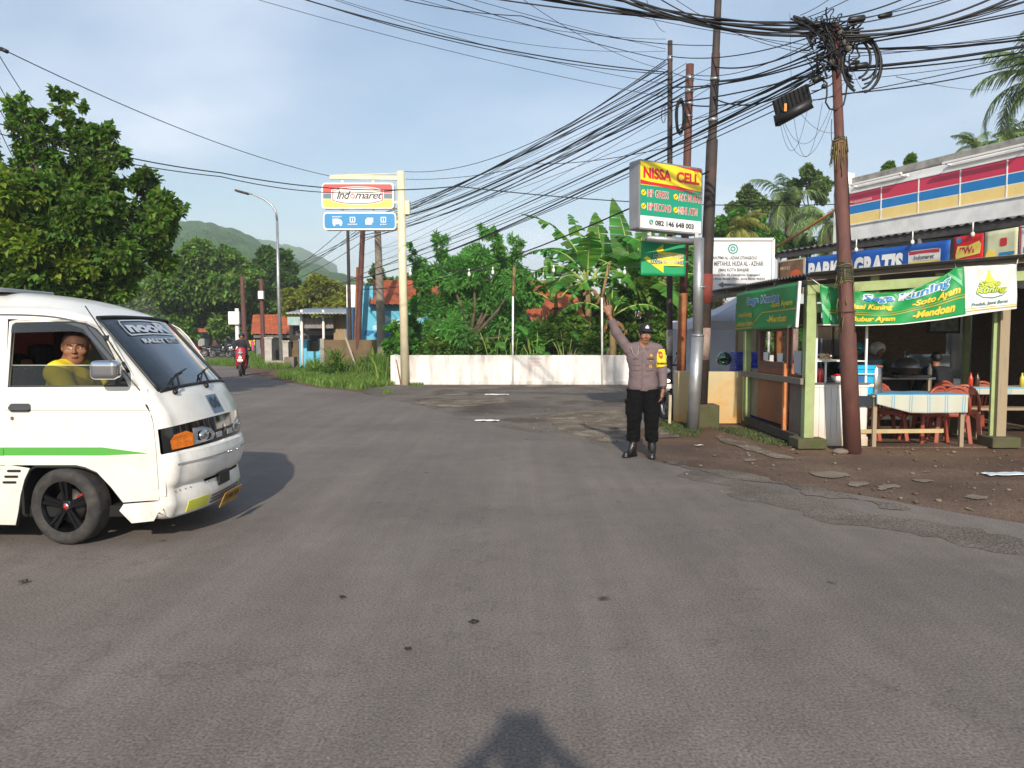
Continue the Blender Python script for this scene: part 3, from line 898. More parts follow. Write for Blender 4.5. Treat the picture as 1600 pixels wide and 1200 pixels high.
bm_.add(q.v,q.f,0,True)
fnn_=lambda sg:side_fn(sg,0.001)
for sg in(-1,1):
 fr_=[p for p in side_ring(17.0,24.9,50)if p[1]>0.19]
 xs_=fr_[0][0]
 seam_x=sidepix(248,700)[0]
 up=[p for p in fr_ if p[1]>0.36];lo_=[p for p in fr_ if p[1]<=0.36]
 bm_.poly([[(seam_x,up[0][1])]+up+[(up[-1][0],0.36),(seam_x,0.36)]],fnn_(sg))
 bm_.poly([[(seam_x,0.36)]+[(up[-1][0],0.36)]+lo_+[(lo_[-1][0]-0.03,0.18),sidepix(203,819),sidepix(184,799),sidepix(191,788.5),(seam_x-0.02,sidepix(0,784)[1])]],fnn_(sg))
bump=bm_.build('bumper',[m_bump],van,fix=False)
def sh_slab(mb,s0,s1,y0,y1,off0,off1,ns=4,ny=14,mi=0,clipf=None):
 """a raised band lying on the shell"""
 for o_,fl in((off1,False),(off0,True)):
  mb.grid(lambda a,b:shell(s0+(s1-s0)*a,y0+(y1-y0)*b,o_),ns,ny,mi)
 for a in(0,1):
  mb.grid(lambda u,b:shell(s0+(s1-s0)*a,y0+(y1-y0)*b,off0+(off1-off0)*u),1,ny,mi)
  mb.grid(lambda u,b:shell(s0+(s1-s0)*b,y0+(y1-y0)*a,off0+(off1-off0)*u),1,ns,mi)
for a_,b_ in((-0.69,-0.10),(0.22,0.69)):
 sl=MB();sh_slab(sl,19.05,19.25,a_,b_,0,0.006);sl.build('trim_strip',[M('trim_grey',(150,150,150),0.4)],bump)
sl=MB();sh_slab(sl,21.85,22.95,-0.37,0.37,-0.07,-0.06);sl.build('air_slot',[m_blk],bump)
sl=MB()
for k in range(3):sh_slab(sl,24.15+k*0.25,24.27+k*0.25,-0.30,0.30,0.002,0.008,1)
sl.build('lower_vent',[M('vent_grey',(92,94,96),0.5)],bump)
for sg in(-1,1):
 fg=MB();sh_slab(fg,24.0,24.8,sg*0.34,sg*0.56,0.0,0.006,3,6)
 fg.build('fog_lamp',[M('fog_yellow',(196,200,70),0.15,var=0.15,coat=1)],bump)
for y in(-0.06,0.0,0.14):
 b=MB();p=shell(19.3,y,0.004);b.ball(p,0.011,seg=8,rings=6);b.build('bolt',[m_chrome],bump)
for k in range(6):
 b=MB();b.ball(shell(22.97+0.03,-0.66+k*0.045+(0.12 if k>3 else 0),0.002),0.006,seg=6,rings=4);b.build('rivet',[M('rust_dot',(130,118,108),0.7)],bump)
gr_=MB();sh_slab(gr_,15.0,17.0,-0.728,0.728,-0.02,0.004,8,60)
grille=gr_.build('grille',[m_gloss],van)
m_hl=M('lamp_glass',(168,176,184),0.08,var=0.25,scale=22,coat=1.0,metal=0.35,stretch=(1,14,1))
m_am=M('amber_lens',(226,120,20),0.2,var=0.2,scale=30,coat=1.0)
def shell_poly(ring,off,mi=0,mb=None):
 mb=mb or MB()
 top=[shell(s,y,off)for y,s in ring];n=len(ring)
 bot=[shell(s,y,0.0)for y,s in ring]
 tr=tessellate_polygon([[Vector((y,s*0.1,0))for y,s in ring]])
 mb.add(top+bot,[tuple(t)for t in tr]+[(i,(i+1)%n,(i+1)%n+n,i+n)for i in range(n)],mi)
 return mb
for sg in(-1,1):
 rg=[(-0.695,16.80),(-0.50,16.78),(-0.50,15.80),(-0.56,15.52),(-0.665,15.62),(-0.70,16.0)]
 hl=[(-0.49,16.78),(-0.24,16.70),(-0.20,16.30),(-0.26,15.80),(-0.38,15.50),(-0.49,15.46)]
 def dense(r):
  out=[]
  for i in range(len(r)):
   a,b=r[i],r[(i+1)%len(r)]
   out+=[(a[0]+(b[0]-a[0])*k/4,a[1]+(b[1]-a[1])*k/4)for k in range(4)]
  return out
 hm=shell_poly([(y*-sg,s)for y,s in dense(hl)],0.009)
 ho=hm.build('headlight',[m_hl],grille)
 ref=MB();ref.ball(shell(16.2,-sg*-0.345*1.0,-0.012),(0.03,0.085,0.05),seg=16,rings=8);ref.build('reflector',[m_chrome],ho)
 shell_poly([(y*-sg,s)for y,s in dense(rg)],0.010).build('turn_signal',[m_am],grille)
em=MB();
fnl=lambda u,v:shell(16.15-v/0.105,u,0.012)
for k in range(3):
 a=R(90+120*k);c_,s_=math.cos(a),math.sin(a)
 L=0.045
 em.poly([[(0,0),(L*.5*c_-L*.3*s_,L*.5*s_+L*.3*c_),(L*c_,L*s_),(L*.5*c_+L*.3*s_,L*.5*s_-L*.3*c_)]],fnl)
em.build('emblem',[m_chrome],grille)
for sg in(-1,1):
 v_=MB();sh_slab(v_,16.25,16.7,sg*0.06,sg*0.17,0.003,0.007,2,4);v_.build('grille_insert',[M('insert_grey',(196,200,204),0.3,metal=0.4)],grille)
pb=MB();c=shell(22.9,0.03,0.02);pb.box(c+Vector((0,-0.10,-0.02)),(0.02,0.22,0.10));pb.build('plate_bracket',[m_blk],bump,bevel=0.004)
pl=MB();c=shell(24.3,-0.06,0.06)+Vector((0,0,-0.03));rot=Euler((R(0),R(24),0)).to_matrix()
pl.box(c,(0.006,0.38,0.13),rot=rot.to_4x4())
plo=pl.build('number_plate',[M('plate_yellow',(176,132,44),0.5,dirt=(90,70,40),dirt_amt=0.5,dirt_scale=10)],bump,bevel=0.002)
pt=MB();put_text(pt,'Z 1906 WA',0,0,0.33,0.05,plane_fn(c+rot@Vector((0.005,0,0.012)),(0,1,0),rot@Vector((0,0,1))))
pt.build('lettering',[m_blk],plo)
ws=strip(11,12,14,lambda s,y:abs(y)<GY,None,'',None,off=-0.004)
wind=ws.build('windscreen',[m_glass],van,fix=False)
rb=MB()
for y in(-GY,GY):rb.tube([shell(11+i/12,y,0.002)for i in range(13)],0.012,6)
for s in(11,12):rb.tube([shell(s,-GY+2*GY*i/24,0.002)for i in range(25)],0.014,6)
rb.build('rubber_seal',[m_blk],wind)
m_dec=M('decal_pale',(190,198,206),0.5,var=0.05);m_decb=M('decal_blue',(52,74,98),0.45,var=0.1)
fnw=lambda u,v:shell(11.0+v,u,0.004)
dc=MB();
band=[(-0.42+0.84*x,y)for x,y in((0,.10),(.02,.05),(.5,.035),(.98,.05),(1,.10),(1,.23),(.98,.27),(.5,.255),(.02,.27),(0,.23))]
outer=[]
for i in range(len(band)):
 a,b=band[i],band[(i+1)%len(band)];outer+=[(a[0]+(b[0]-a[0])*k/5,a[1]+(b[1]-a[1])*k/5)for k in range(5)]
inner=[(x*0.97,0.152+(y-0.152)*0.86)for x,y in outer]
n_=len(outer)
for i in range(n_):
 j=(i+1)%n_
 dc.add([fnw(*outer[i]),fnw(*outer[j]),fnw(*inner[j]),fnw(*inner[i])],[(0,1,2,3)])
fl=lambda u,v:fnw(u,0.15-v)
put_text(dc,'nooR',0,0,0.74,0.15,fl,bold=0.05)
put_text(dc,'RALLY',-0.12,-0.20,0.38,0.062,fl,bold=0.04)
dc.poly([rect(0.10,-0.235,0.38,-0.165)],lambda u,v:fl(u,v))
dc.build('lettering',[m_dec],wind)
dc=MB();put_text(dc,'PLUS',0.24,-0.20,0.22,0.05,lambda u,v:shell(11.15-v,u,0.007),bold=0.04)
dc.build('lettering',[m_decb],wind)
for y0,y1 in((-0.50,-0.10),(0.0,0.42)):
 w_=MB();w_.tube([shell(12.45,y0,0.012),shell(12.1,y0+0.06,0.03),shell(11.86,y0+0.16,0.03)],0.008,6)
 w_.tube([shell(11.99,y0-0.05,0.02),shell(11.86,y0+0.16,0.022),shell(11.80,y1,0.02)],0.007,6)
 w_.ball(shell(12.45,y0,0.012),0.022,seg=8,rings=5)
 w_.build('wiper',[m_blk],van)
hb=MB();fh=lambda u,v:shell(14.0-v/0.11,u,0.0035)
hb.grid(lambda a,b:fh(-0.13+0.21*b,-0.085+0.17*a),6,6)
hb.build('number_decal',[M('decal_steel',(108,128,148),0.5,var=0.15,scale=20)],van)
hb=MB();put_text(hb,'06',-0.025,0.02,0.175,0.105,lambda u,v:shell(14.0-v/0.11,u,0.0055),bold=0.07)
hb.build('lettering',[M('decal_navy',(34,46,66),0.4)],van)
def make_door(sg):
 fn,fi=side_fn(sg),side_fn(sg,-0.03)
 mb=MB();mb.poly([dense_ring(door),dense_ring(door_win)],fn)
 for w in(door_win,door):
  n=len(w);vs=[fn(*p)for p in w]+[fi(*p)for p in w]
  mb.add(vs,[(i,(i+1)%n,(i+1)%n+n,i+n)for i in range(n)])
 d=mb.build('door',[m_white],van,fix=False)
 return d
dn=make_door(-1);df=make_door(1)
fN=side_fn(-1);
s_=MB();f3=side_fn(-1,0.003)
xr=door[0][0]
z0,z1=sidepix(0,711.5)[1],sidepix(0,699)[1]
s_.poly([[(xr,z0),(sidepix(160,711)[0],z0),(sidepix(231,708.5)[0],sidepix(231,708.5)[1]),(sidepix(160,699)[0],z1),(xr,z1)]],f3)
s_.build('green_stripe',[M('stripe_green',(84,164,68),0.4,var=0.03)],dn)
s_=MB();s_.poly([rect(-5.9,z0,xr-0.004,z1)],f3);s_.build('green_stripe',[MATS['stripe_green']],body)
h_=MB();c0,c1=sidepix(15.5,644),sidepix(48,630.5);fa=side_fn(-1,0.0);fb=side_fn(-1,0.022)
rr_=rrect(c1[0]-c0[0],c1[1]-c0[1],0.02,5,(c0[0]+c1[0])/2,(c0[1]+c1[1])/2)
h_.prism(rr_,fa,side_fn(-1,0.006));h_.prism([(x,(c0[1]+c1[1])/2+(z-(c0[1]+c1[1])/2)*0.5)for x,z in rr_],side_fn(-1,.006),side_fn(-1,.02))
h_.build('door_handle',[M('handle_grey',(66,68,72),0.4)],dn)
h_=MB();cx_,cz_=sidepix(19.5,653.5);h_.prism(circ(cx_,cz_,0.014),fa,side_fn(-1,0.005));h_.build('lock',[m_chrome],dn)
def clipz(ring,zc,below):
 out=[]
 n=len(ring)
 for i in range(n):
  a,b=ring[i],ring[(i+1)%n]
  ia,ib=(a[1]<=zc)==below,(b[1]<=zc)==below
  if ia:out.append(a)
  if ia!=ib:
   t=(zc-a[1])/(b[1]-a[1]);out.append((a[0]+(b[0]-a[0])*t,zc))
 return out
gz=sidepix(0,571)[1]
g_=MB();g_.poly([clipz(door_win,gz,True)],side_fn(-1,-0.02));g_.build('door_glass',[m_sglass],dn)
g_=MB();g_.tube([side_fn(-1,-0.02)(sidepix(13,571)[0],gz),side_fn(-1,-0.02)(sidepix(182,571)[0],gz)],0.003,6);g_.build('glass_edge',[M('glass_edge',(200,205,190),0.2)],dn)
vis=sp([(13,520),(14,507),(17,504.5),(110,502),(130,505),(146,513),(160,528),(200,600),(190,598),(150,545),(138,528),(126,520),(112,517.5)])
v_=MB();v_.poly([vis],lambda x,z:side_fn(-1,0.03 if z<gz+0.21 else 0.02)(x,z));v_.build('rain_visor',[m_visor],dn)
w_=MB()
n=len(door_win)
ring3=[side_fn(-1,-0.004)(*p)for p in door_win];w_.tube(ring3+[ring3[0]],0.008,6);w_.build('window_seal',[m_blk],dn)
cz3=sidepix(0,604)[1]
tri=sp([(181,571),(200,603),(178,603)]);t_=MB();t_.poly([tri],side_fn(-1,-0.003));t_.build('mirror_panel',[m_blk],dn)
mp=at(165,578,5.45)
mr=MB();
sdm=SDF((-.15,-.09,-.1),(.15,.09,.1),0.006);sdm.box((0,0,0),(0.098,0.05,0.068),rd=0.035,k=0)
V_,Q_=sdm.mesh();mrr=np_mesh('mirror',V_+np.array(mp),Q_,[m_chrome],dn,True,None,True)
ar=MB();ar.tube([mp+Vector((0.06,0.02,-0.03)),side_fn(-1,0.0)(*sidepix(190,597))],0.014,8);ar.box(mp+Vector((0.05,0.03,-0.055)),(0.08,0.05,0.03));ar.build('mirror_arm',[m_blk],mrr)
for k,(x,y)in enumerate(((20.5,736),(16,745),(13,754))):
 a=sidepix(x-10.5,y+1.9);b=sidepix(x+10.5,y-1.6)
 v_=MB();v_.prism(rrect(b[0]-a[0],b[1]-a[1],0.007,3,(a[0]+b[0])/2,(a[1]+b[1])/2),side_fn(-1,-0.004),side_fn(-1,0.003));v_.build('side_vent',[m_blk],body)
ln=MB();ln.bar(fN(-6.0,sidepix(0,727)[1])+Vector((0,-.001,0)),fN(xr-0.004,sidepix(0,727)[1])+Vector((0,-.001,0)),0.004,0.004);
ln.bar(side_fn(-1,.001)(*sidepix(8,641)),side_fn(-1,.001)(*sidepix(237,641)),0.003,0.003)
ln.build('crease_line',[M('seam_grey',(150,148,142),0.6)],body)
ga=MB();ga.tube([shell(s,-(HW-0.005),0.004)for s in np.linspace(5,11.9,60)],0.006,5);ga.build('gutter',[M('seam_dark',(90,90,90),0.6)],body)
an=MB();an.tube([at(133,478,5.62),at(166,527,5.62),at(199,577,5.62)],0.004,6);an.box(at(166,527,5.63),(0.03,0.03,0.03));an.tube([at(192,566,5.62),at(202,582,5.62)],0.014,6)
an.build('antenna',[m_blk],van)
rk=MB();rk.box((-4.25,VC-.1,1.905),(0.7,0.7,0.03));rk.build('roof_hatch',[M('hatch_grey',(150,155,160),0.5)],body,bevel=0.008)
iw=MB()
iw.box((-4.4,VC,0.24),(3.2,1.30,0.08))
iw.box((-2.72,VC,0.55),(0.10,1.30,0.6))
iw.box((-3.24,VC,0.68),(0.80,1.38,0.02));iw.box((-3.24,VC+0.2,0.4),(0.74,0.8,0.5))
iw.box((-3.62,VC,0.46),(0.02,1.42,0.46));iw.box((-5.42,VC,0.62),(0.8,1.42,0.02));iw.box((-4.45,VC,0.66),(3.0,1.38,0.02))
iw.box((-5.95,VC,0.9),(0.03,1.3,1.1))
iw.build('chassis',[M('underbody',(24,23,22),0.9,var=0.3)],van)
dm=MB();dm.box((-2.80,VC,1.03),(0.34,1.32,0.14));dm.box((-2.93,VC-0.33,1.12),(0.14,0.36,0.10));dm.box((-3.0,VC,0.86),(0.08,1.3,0.35))
dash=dm.build('dashboard',[m_dark],van,bevel=0.03)
st=MB();rot=Euler((0,R(-38),0)).to_matrix()
cst=Vector((-3.06,VC-0.33,1.14));ringp=[cst+rot@Vector((0.185*math.cos(a),0.185*math.sin(a),0))for a in np.linspace(0,2*math.pi,25)]
st.tube(ringp,0.013,6,cap=False);st.tube([cst+rot@Vector((-.18,0,0)),cst,cst+rot@Vector((.18,0,0))],0.014,6);st.tube([cst,cst+Vector((0.2,0,-0.2))],0.02,6)
st.build('steering_wheel',[m_blk],van)
for(x,y)in((-3.75,-0.33),(-3.75,0.33),(-4.75,0.0)):
 w=0.52 if y else 1.2
 se=MB();se.box((x,VC+y,0.78),(0.5,w,0.16));se.box((x-0.28,VC+y,1.06),(0.12,w,0.52),rot=Euler((0,R(-10),0)).to_matrix().to_4x4())
 if y:se.box((x-0.33,VC+y,1.40),(0.09,0.28,0.16))
 se.build('seat',[M('seat_cloth',(60,58,60),0.95,var=0.2,scale=20)],van,bevel=0.03)
hd=MB();hd.grid(lambda a,b:shell(5.0+5.9*a,-0.66+1.32*b,-0.03),20,10);hd.build('headliner',[M('headliner',(120,116,108),0.95)],van,fix=False)
for sg in(-1,1):
 for w in([(-5.82,1.17),(-4.98,1.17),(-4.98,1.60),(-5.74,1.60)],[(-4.92,1.17),(-3.94,1.17),(-3.94,1.60),(-4.92,1.60)]):
  g_=MB();g_.poly([w],side_fn(sg,-0.015));g_.build('side_window',[m_tint],van)
g_=MB();g_.poly([door_win],side_fn(1,-0.015));g_.build('door_glass',[m_tint],df)
g_=strip(3,4,5,lambda s,y:abs(y)<GY,None,'',None,off=-0.004);g_.build('rear_window',[m_tint],van,fix=False)
for sg in(-1,1):
 g_=MB();sh_slab(g_,1.8,2.4,sg*0.55,sg*0.68,0,0.01,3,3);g_.build('tail_lamp',[M('tail_red',(150,20,16),0.2,coat=1)],van)
for sg in(-1,1):
 mf=MB();mf.tube([warp(*(x,VC+sg*(HW-0.02),z))for x,z in sp([(20,824),(27,790),(33,758),(42,737),(52,730),(118,730),(133,733),(152,741),(174,765),(190,788)])],0.012,6)
 mf.build('arch_lip',[m_blk],body)
m_rim=M('rim_black',(22,22,25),0.28,var=0.15,scale=20,metal=0.5,coat=0.4)
m_scuff=M('rim_edge',(120,120,122),0.35,metal=0.8,var=0.5,scale=25)
def wheel(x,sg,turn=0.0):
 y=VC+sg*(HW-0.085)
 e=thing('wheel',None,None,(0,0,0));e.location=(0,0,0)
 e.parent=van
 w=wm(van).inverted()@Vector((x,y,WZ))
 e.location=w;e.rotation_euler=(0,0,(math.pi if sg>0 else 0)+turn)
 t=MB();Wd=0.09;Rt=WR
 prof=[(0.190,-Wd*.85),(0.215,-Wd*1.0),(0.245,-Wd*1.03),(0.268,-Wd*.92),(Rt-.004,-Wd*.72),(Rt,-Wd*.4)]
 prof=prof+[(r,-h)for r,h in prof[::-1]]
 t.lathe(prof,axis='Y',seg=64)
 for k in range(4):
  t.lathe([(Rt+.001,-0.055+k*0.034),(Rt+.0015,-0.045+k*0.034)],axis='Y',seg=64)
 t.build('tyre',[m_rub],e,world_co=False)
 r=MB()
 r.lathe([(0.195,-Wd*.86),(0.198,-Wd*.80),(0.192,-Wd*.70),(0.182,-Wd*.5),(0.176,0.03),(0.176,0.06)],axis='Y',seg=48)
 r.lathe([(0.055,-Wd*.42),(0.05,-Wd*.60),(0.034,-Wd*.64),(0.0,-Wd*.64)],axis='Y',seg=24)
 for k in range(5):
  a=2*math.pi*k/5+0.35
  for da,w_ in((-0.13,0.017),(0.13,0.017)):
   p0=Vector((0.045*math.cos(a+da*2),-Wd*.52,0.045*math.sin(a+da*2)));p1=Vector((0.186*math.cos(a+da),-Wd*.66,0.186*math.sin(a+da)))
   r.bar(p0,p1,0.022,0.022,up=(0,1,0))
  p0=Vector((0.05*math.cos(a),-Wd*.44,0.05*math.sin(a)));p1=Vector((0.184*math.cos(a),-Wd*.56,0.184*math.sin(a)))
  r.bar(p0,p1,0.045,0.012,up=(0,1,0))
  b=Vector((0.034*math.cos(a+.6),-Wd*.62,0.034*math.sin(a+.6)));r.ball(b,0.008,seg=6,rings=4)
 ro=r.build('rim',[m_rim],e,world_co=False)
 q=MB();q.lathe([(0.1985,-Wd*.885),(0.2025,-Wd*.87),(0.2015,-Wd*.83)],axis='Y',seg=64);q.build('rim_edge',[m_scuff],ro,world_co=False)
 q=MB();q.lathe([(0.0,-Wd*.76),(0.014,-Wd*.74),(0.018,-Wd*.6)],axis='Y',seg=16);q.build('hub_cap',[M('hub_red',(200,24,30),0.4)],ro,world_co=False)
 q=MB();q.lathe([(0.018,-Wd*.72),(0.026,-Wd*.68),(0.027,-Wd*.6)],axis='Y',seg=20);q.build('hub_ring',[m_chrome],ro,world_co=False)
 q=MB();q.lathe([(0.0,-0.01),(0.125,-0.01),(0.125,0.0)],axis='Y',seg=32);q.build('brake_disc',[M('disc_dark',(60,58,56),0.5,metal=0.6)],e,world_co=False)
 q=MB();q.box((0.105,-0.014,0.055),(0.05,0.035,0.07),rot=Euler((0,R(-25),0)).to_matrix().to_4x4());q.build('brake_caliper',[M('caliper_red',(150,24,24),0.5)],e,world_co=False,bevel=0.005)
wheel(WX,-1,R(-7));wheel(WX,1,R(-7));wheel(RWX,-1);wheel(RWX,1)
m_skin=M('skin',(138,94,70),0.55,var=0.1,scale=14,bump=0.05,bscale=90)
m_lip=M('lips',(112,58,48),0.5);m_eye=M('eye_white',(214,208,200),0.3);m_iris=M('eye_dark',(22,16,14),0.2)
m_hair=M('hair',(18,16,16),0.6,var=0.3,scale=60,bump=0.4,bscale=150)
SKIN=[m_skin,m_lip,m_eye,m_iris,m_hair]
def hand(sd,w,d,nrm,side,L=0.175,curl=(0.15,0.2,0.25,0.35),spread=0.05,thumb=0.6,r=0.0085,k=0.006):
 """w wrist, d fingers' direction, nrm palm normal (towards the palm side), side = direction of the thumb"""
 w,d,nrm,side=Vector(w),Vector(d).normalized(),Vector(nrm).normalized(),Vector(side).normalized()
 pl=L*0.52
 for q in(-0.6,-0.2,0.2,0.6):
  sd.cap(w+side*q*0.030,w+d*pl+side*q*0.062*1.0,0.016,0.0125,k=0.02)
 fl=(0.072,0.083,0.078,0.060)
 for i in range(4):
  q=0.62-0.41*i
  b=w+d*(pl*(0.97,1.0,0.98,0.92)[i])+side*(q*0.060)
  dd=(d+side*(spread*(1.5-i))).normalized()
  c=curl[i]
  d1=(dd*math.cos(c)+nrm*math.sin(c));d2=(dd*math.cos(c*2.3)+nrm*math.sin(c*2.3))
  m1=b+d1*fl[i]*0.52;m2=m1+d2*fl[i]*0.5
  sd.cap(b-d*0.012,m1,r*1.06,r*0.98,k=k);sd.cap(m1,m2,r*0.98,r*0.8,k=0.003)
 tb=w+d*0.022+side*0.030
 td=(d*math.cos(thumb)+side*math.sin(thumb)+nrm*0.2).normalized()
 m1=tb+td*0.042;m2=m1+(td*0.8+d*0.5).normalized()*0.032
 sd.cap(w+d*0.018+side*0.014,m1,r*1.7,r*1.15,k=0.012);sd.cap(m1,m2,r*1.15,r*0.9,k=0.004)
def head(sd,c,rot,s=1.0,fat=0.0):
 """head centre c (between the ears), rot = orientation; face looks to local -y"""
 c=Vector(c);q=rot
 def P(x,y,z):return c+q@(Vector((x,y,z))*s)
 sd.ell(P(0,0.012,0.035),np.array((0.076+fat,0.094,0.088))*s,k=0.02,rot=q.to_4x4())
 sd.ell(P(0,-0.018,-0.03),np.array((0.062+fat,0.072,0.085+fat*.6))*s,k=0.03,rot=q.to_4x4())
 sd.ell(P(0,-0.045,-0.088),np.array((0.034+fat*1.5,0.036,0.030+fat*.8))*s,k=0.03,rot=q.to_4x4())
 for e in(-1,1):
  sd.ell(P(e*0.042,-0.066,-0.026),np.array((0.022+fat,0.02,0.022))*s,k=0.02,rot=q.to_4x4())
  sd.cap(P(e*0.012,-0.092,0.026),P(e*0.046,-0.079,0.022),0.009*s,0.007*s,k=0.012)
  sd.ell(P(e*0.031,-0.094,0.006),np.array((0.016,0.010,0.010))*s,k=0.008,rot=q.to_4x4(),op='sub')
  sd.ell(P(e*0.031,-0.079,0.004),np.array((0.0145,0.012,0.0105))*s,k=0.004,rot=q.to_4x4())
  sd.ell(P(e*0.080+e*fat,0.008,0.0),np.array((0.008,0.020,0.033))*s,k=0.008,rot=q.to_4x4())
 sd.cap(P(0,-0.090,0.012),P(0,-0.108,-0.026),0.007*s,0.012*s,k=0.01)
 for e in(-1,1):sd.ell(P(e*0.012,-0.097,-0.030),np.array((0.009,0.010,0.008))*s,k=0.006,rot=q.to_4x4())
 sd.ell(P(0,-0.094,-0.058),np.array((0.025,0.008,0.006))*s,k=0.006,rot=q.to_4x4())
 sd.ell(P(0,-0.092,-0.067),np.array((0.021,0.008,0.006))*s,k=0.005,rot=q.to_4x4())
 reg=[(1,P(0,-0.102,-0.0625),np.array((0.026,0.02,0.0085))*s)]
 for e in(-1,1):
  reg.append((2,P(e*0.031,-0.091,0.004),np.array((0.0135,0.016,0.0058))*s))
  reg.append((3,P(e*0.031,-0.094,0.004),np.array((0.0062,0.016,0.0062))*s))
  reg.append((4,P(e*0.031,-0.088,0.0265),np.array((0.019,0.022,0.0052))*s))
 return reg
I3=Matrix.Identity(3)
def limb_chain(sd,pts,rs,k=0.03,sq=(1,1,1)):
 for i in range(len(pts)-1):sd.cap(pts[i],pts[i+1],rs[i],rs[i+1],k=k,sq=sq)
def body_core(sd,J,g=0.0,parts='all',bulk=1.0):
 """torso, arms and legs of pose J, grown outward by g"""
 V={k:Vector(v)for k,v in J.items()if not k.startswith('_')}
 lean=J.get('_sq',(1,1.28,1))
 if parts in('all','top'):
  pe,ch,nk=V['pelvis'],V['chest'],V['neck']
  ax=(V['shL']-V['shR']);w=ax.length/2
  sd.cap(pe+ax.normalized()*0.065,pe-ax.normalized()*0.065,0.108*bulk+g,k=0.05,sq=lean)
  sd.cap(pe,pe.lerp(ch,0.55),0.145*bulk+g,0.140*bulk+g,k=0.05,sq=lean)
  sd.cap(pe.lerp(ch,0.5),ch,0.140*bulk+g,0.150*bulk+g,k=0.05,sq=lean)
  sd.cap(ch+ax.normalized()*0.07,ch-ax.normalized()*0.07,0.112*bulk+g,k=0.05,sq=lean)
  sd.cap(V['shL']-ax*0.06,V['shR']+ax*0.06,0.058*bulk+g,k=0.05)
  sd.cap(V['shL'].lerp(nk,0.35),nk,0.05+g,0.045+g,k=0.04);sd.cap(V['shR'].lerp(nk,0.35),nk,0.05+g,0.045+g,k=0.04)
  for s_ in('L','R'):
   limb_chain(sd,[V['sh'+s_],V['el'+s_],V['wr'+s_]],[0.055*bulk+g,0.043*bulk+g,0.029+g*1.25],k=0.03)
 if parts in('all','legs'):
  for s_ in('L','R'):
   limb_chain(sd,[V['hip'+s_],V['kn'+s_],V['an'+s_]],[0.088*bulk+g,0.058+g,0.038+g],k=0.03)
  ax=(V['hipL']-V['hipR']).normalized()
  sd.cap(V['pelvis']+ax*0.06,V['pelvis']-ax*0.06,0.112*bulk+g,k=0.05,sq=lean)
  if parts=='legs':
   sd.cap(V['pelvis'],V['pelvis'].lerp(V['chest'],0.3),0.14*bulk+g,k=0.03,sq=lean)
def bounds(J,m=0.25):
 P=np.array([v for k,v in J.items()if not k.startswith('_')])
 return P.min(0)-m,P.max(0)+m
pol=thing('person','policeman in greyish uniform and black cap raising his right arm, standing on the road','person',(1.66,9.80,0),R(-6))
J=dict(pelvis=(0.015,0,0.93),chest=(0.0,0,1.27),neck=(0.01,0.0,1.44),head=(0.035,-0.01,1.565),shR=(-0.175,0,1.375),elR=(-0.33,-0.03,1.60),wrR=(-0.425,-0.06,1.825),shL=(0.195,0,1.375),elL=(0.255,-0.01,1.11),wrL=(0.262,-0.09,0.875),hipR=(-0.075,0,0.90),knR=(-0.095,-0.03,0.50),anR=(-0.105,0.02,0.10),hipL=(0.10,0,0.90),knL=(0.125,-0.02,0.49),anL=(0.135,0.0,0.10))
J['_sq']=(1,1.3,1)
sd=SDF((-.62,-.30,-.01),(.45,.26,2.08),0.0062)
body_core(sd,J,-0.004)
sd.cap(J['neck'],(0.03,0.0,1.52),0.052,0.05,k=0.03)
hrot=Euler((R(2),R(3),R(8))).to_matrix()
reg=head(sd,J['head'],hrot,0.98,fat=-0.003)
hand(sd,J['wrR'],(-0.26,-0.05,1.0),(0,-1,0.0),(1,0,0.25),L=0.185,curl=(0.03,0.03,0.03,0.06),spread=0.06,thumb=0.35)
hand(sd,J['wrL'],(-0.10,-0.10,-1.0),(-0.9,0.4,0),(-0.25,-0.95,0.05),L=0.18,curl=(0.3,0.35,0.4,0.45),spread=0.05,thumb=0.35)
for s_ in('L','R'):
 a=Vector(J['an'+s_]);sd.cap(a,a+Vector((0,-0.0,-0.04)),0.030,0.026,k=0.0)
pb_=sdf_obj(sd,'body',SKIN,pol,regions=reg)
m_shirt=M('police_shirt',(108,93,94),0.85,var=0.07,scale=9,bump=0.25,bscale=260)
m_shirt_d=M('shirt_seam',(84,70,74),0.85);m_gold=M('badge_gold',(222,168,40),0.4,metal=0.3);m_yel=M('armband_yellow',(232,206,30),0.6,var=0.06)
sd=SDF((-.58,-.30,.78),(.42,.26,1.98),0.007)
body_core(sd,J,0.014,'top')
sd.cap((0.015,0,0.93),(0.0,0,1.2),0.168,0.16,k=0.03,sq=(1,1.25,1))
sd.half((0,0,0.855),(0.0,0,-1))
wd=(Vector(J['wrR'])-Vector(J['elR'])).normalized();p_=Vector(J['wrR'])-wd*0.075
sd.cut_where(lambda x,y,z:np.where((x<-0.3)&(z>1.6),(x-p_.x)*wd.x+(y-p_.y)*wd.y+(z-p_.z)*wd.z,-1))
wd2=(Vector(J['wrL'])-Vector(J['elL'])).normalized();p2_=Vector(J['wrL'])-wd2*0.03
sd.cut_where(lambda x,y,z:np.where((x>0.19)&(z<1.0),(x-p2_.x)*wd2.x+(y-p2_.y)*wd2.y+(z-p2_.z)*wd2.z,-1))
sd.cut_where(lambda x,y,z:0.068-np.sqrt((x-0.015)**2+(y+0.075)**2+((z-1.475)*0.8)**2))
sd.half((0,0,1.455),(0,-0.2,1))if False else None
sd.cut_where(lambda x,y,z:np.where((np.abs(x-0.01)<0.11)&(z>1.40),z-1.475+0.0*x,-1))
shirt=sdf_obj(sd,'uniform_shirt',[m_shirt],pol,wrinkle=0.006,wscale=7,wstretch=(1,1,1.6))
def on_front(sd,w=0.0):
 return lambda x,z,off=0.0:Vector((x,sd.front(x,z)-0.006-off,z))
fr_=on_front(sd)
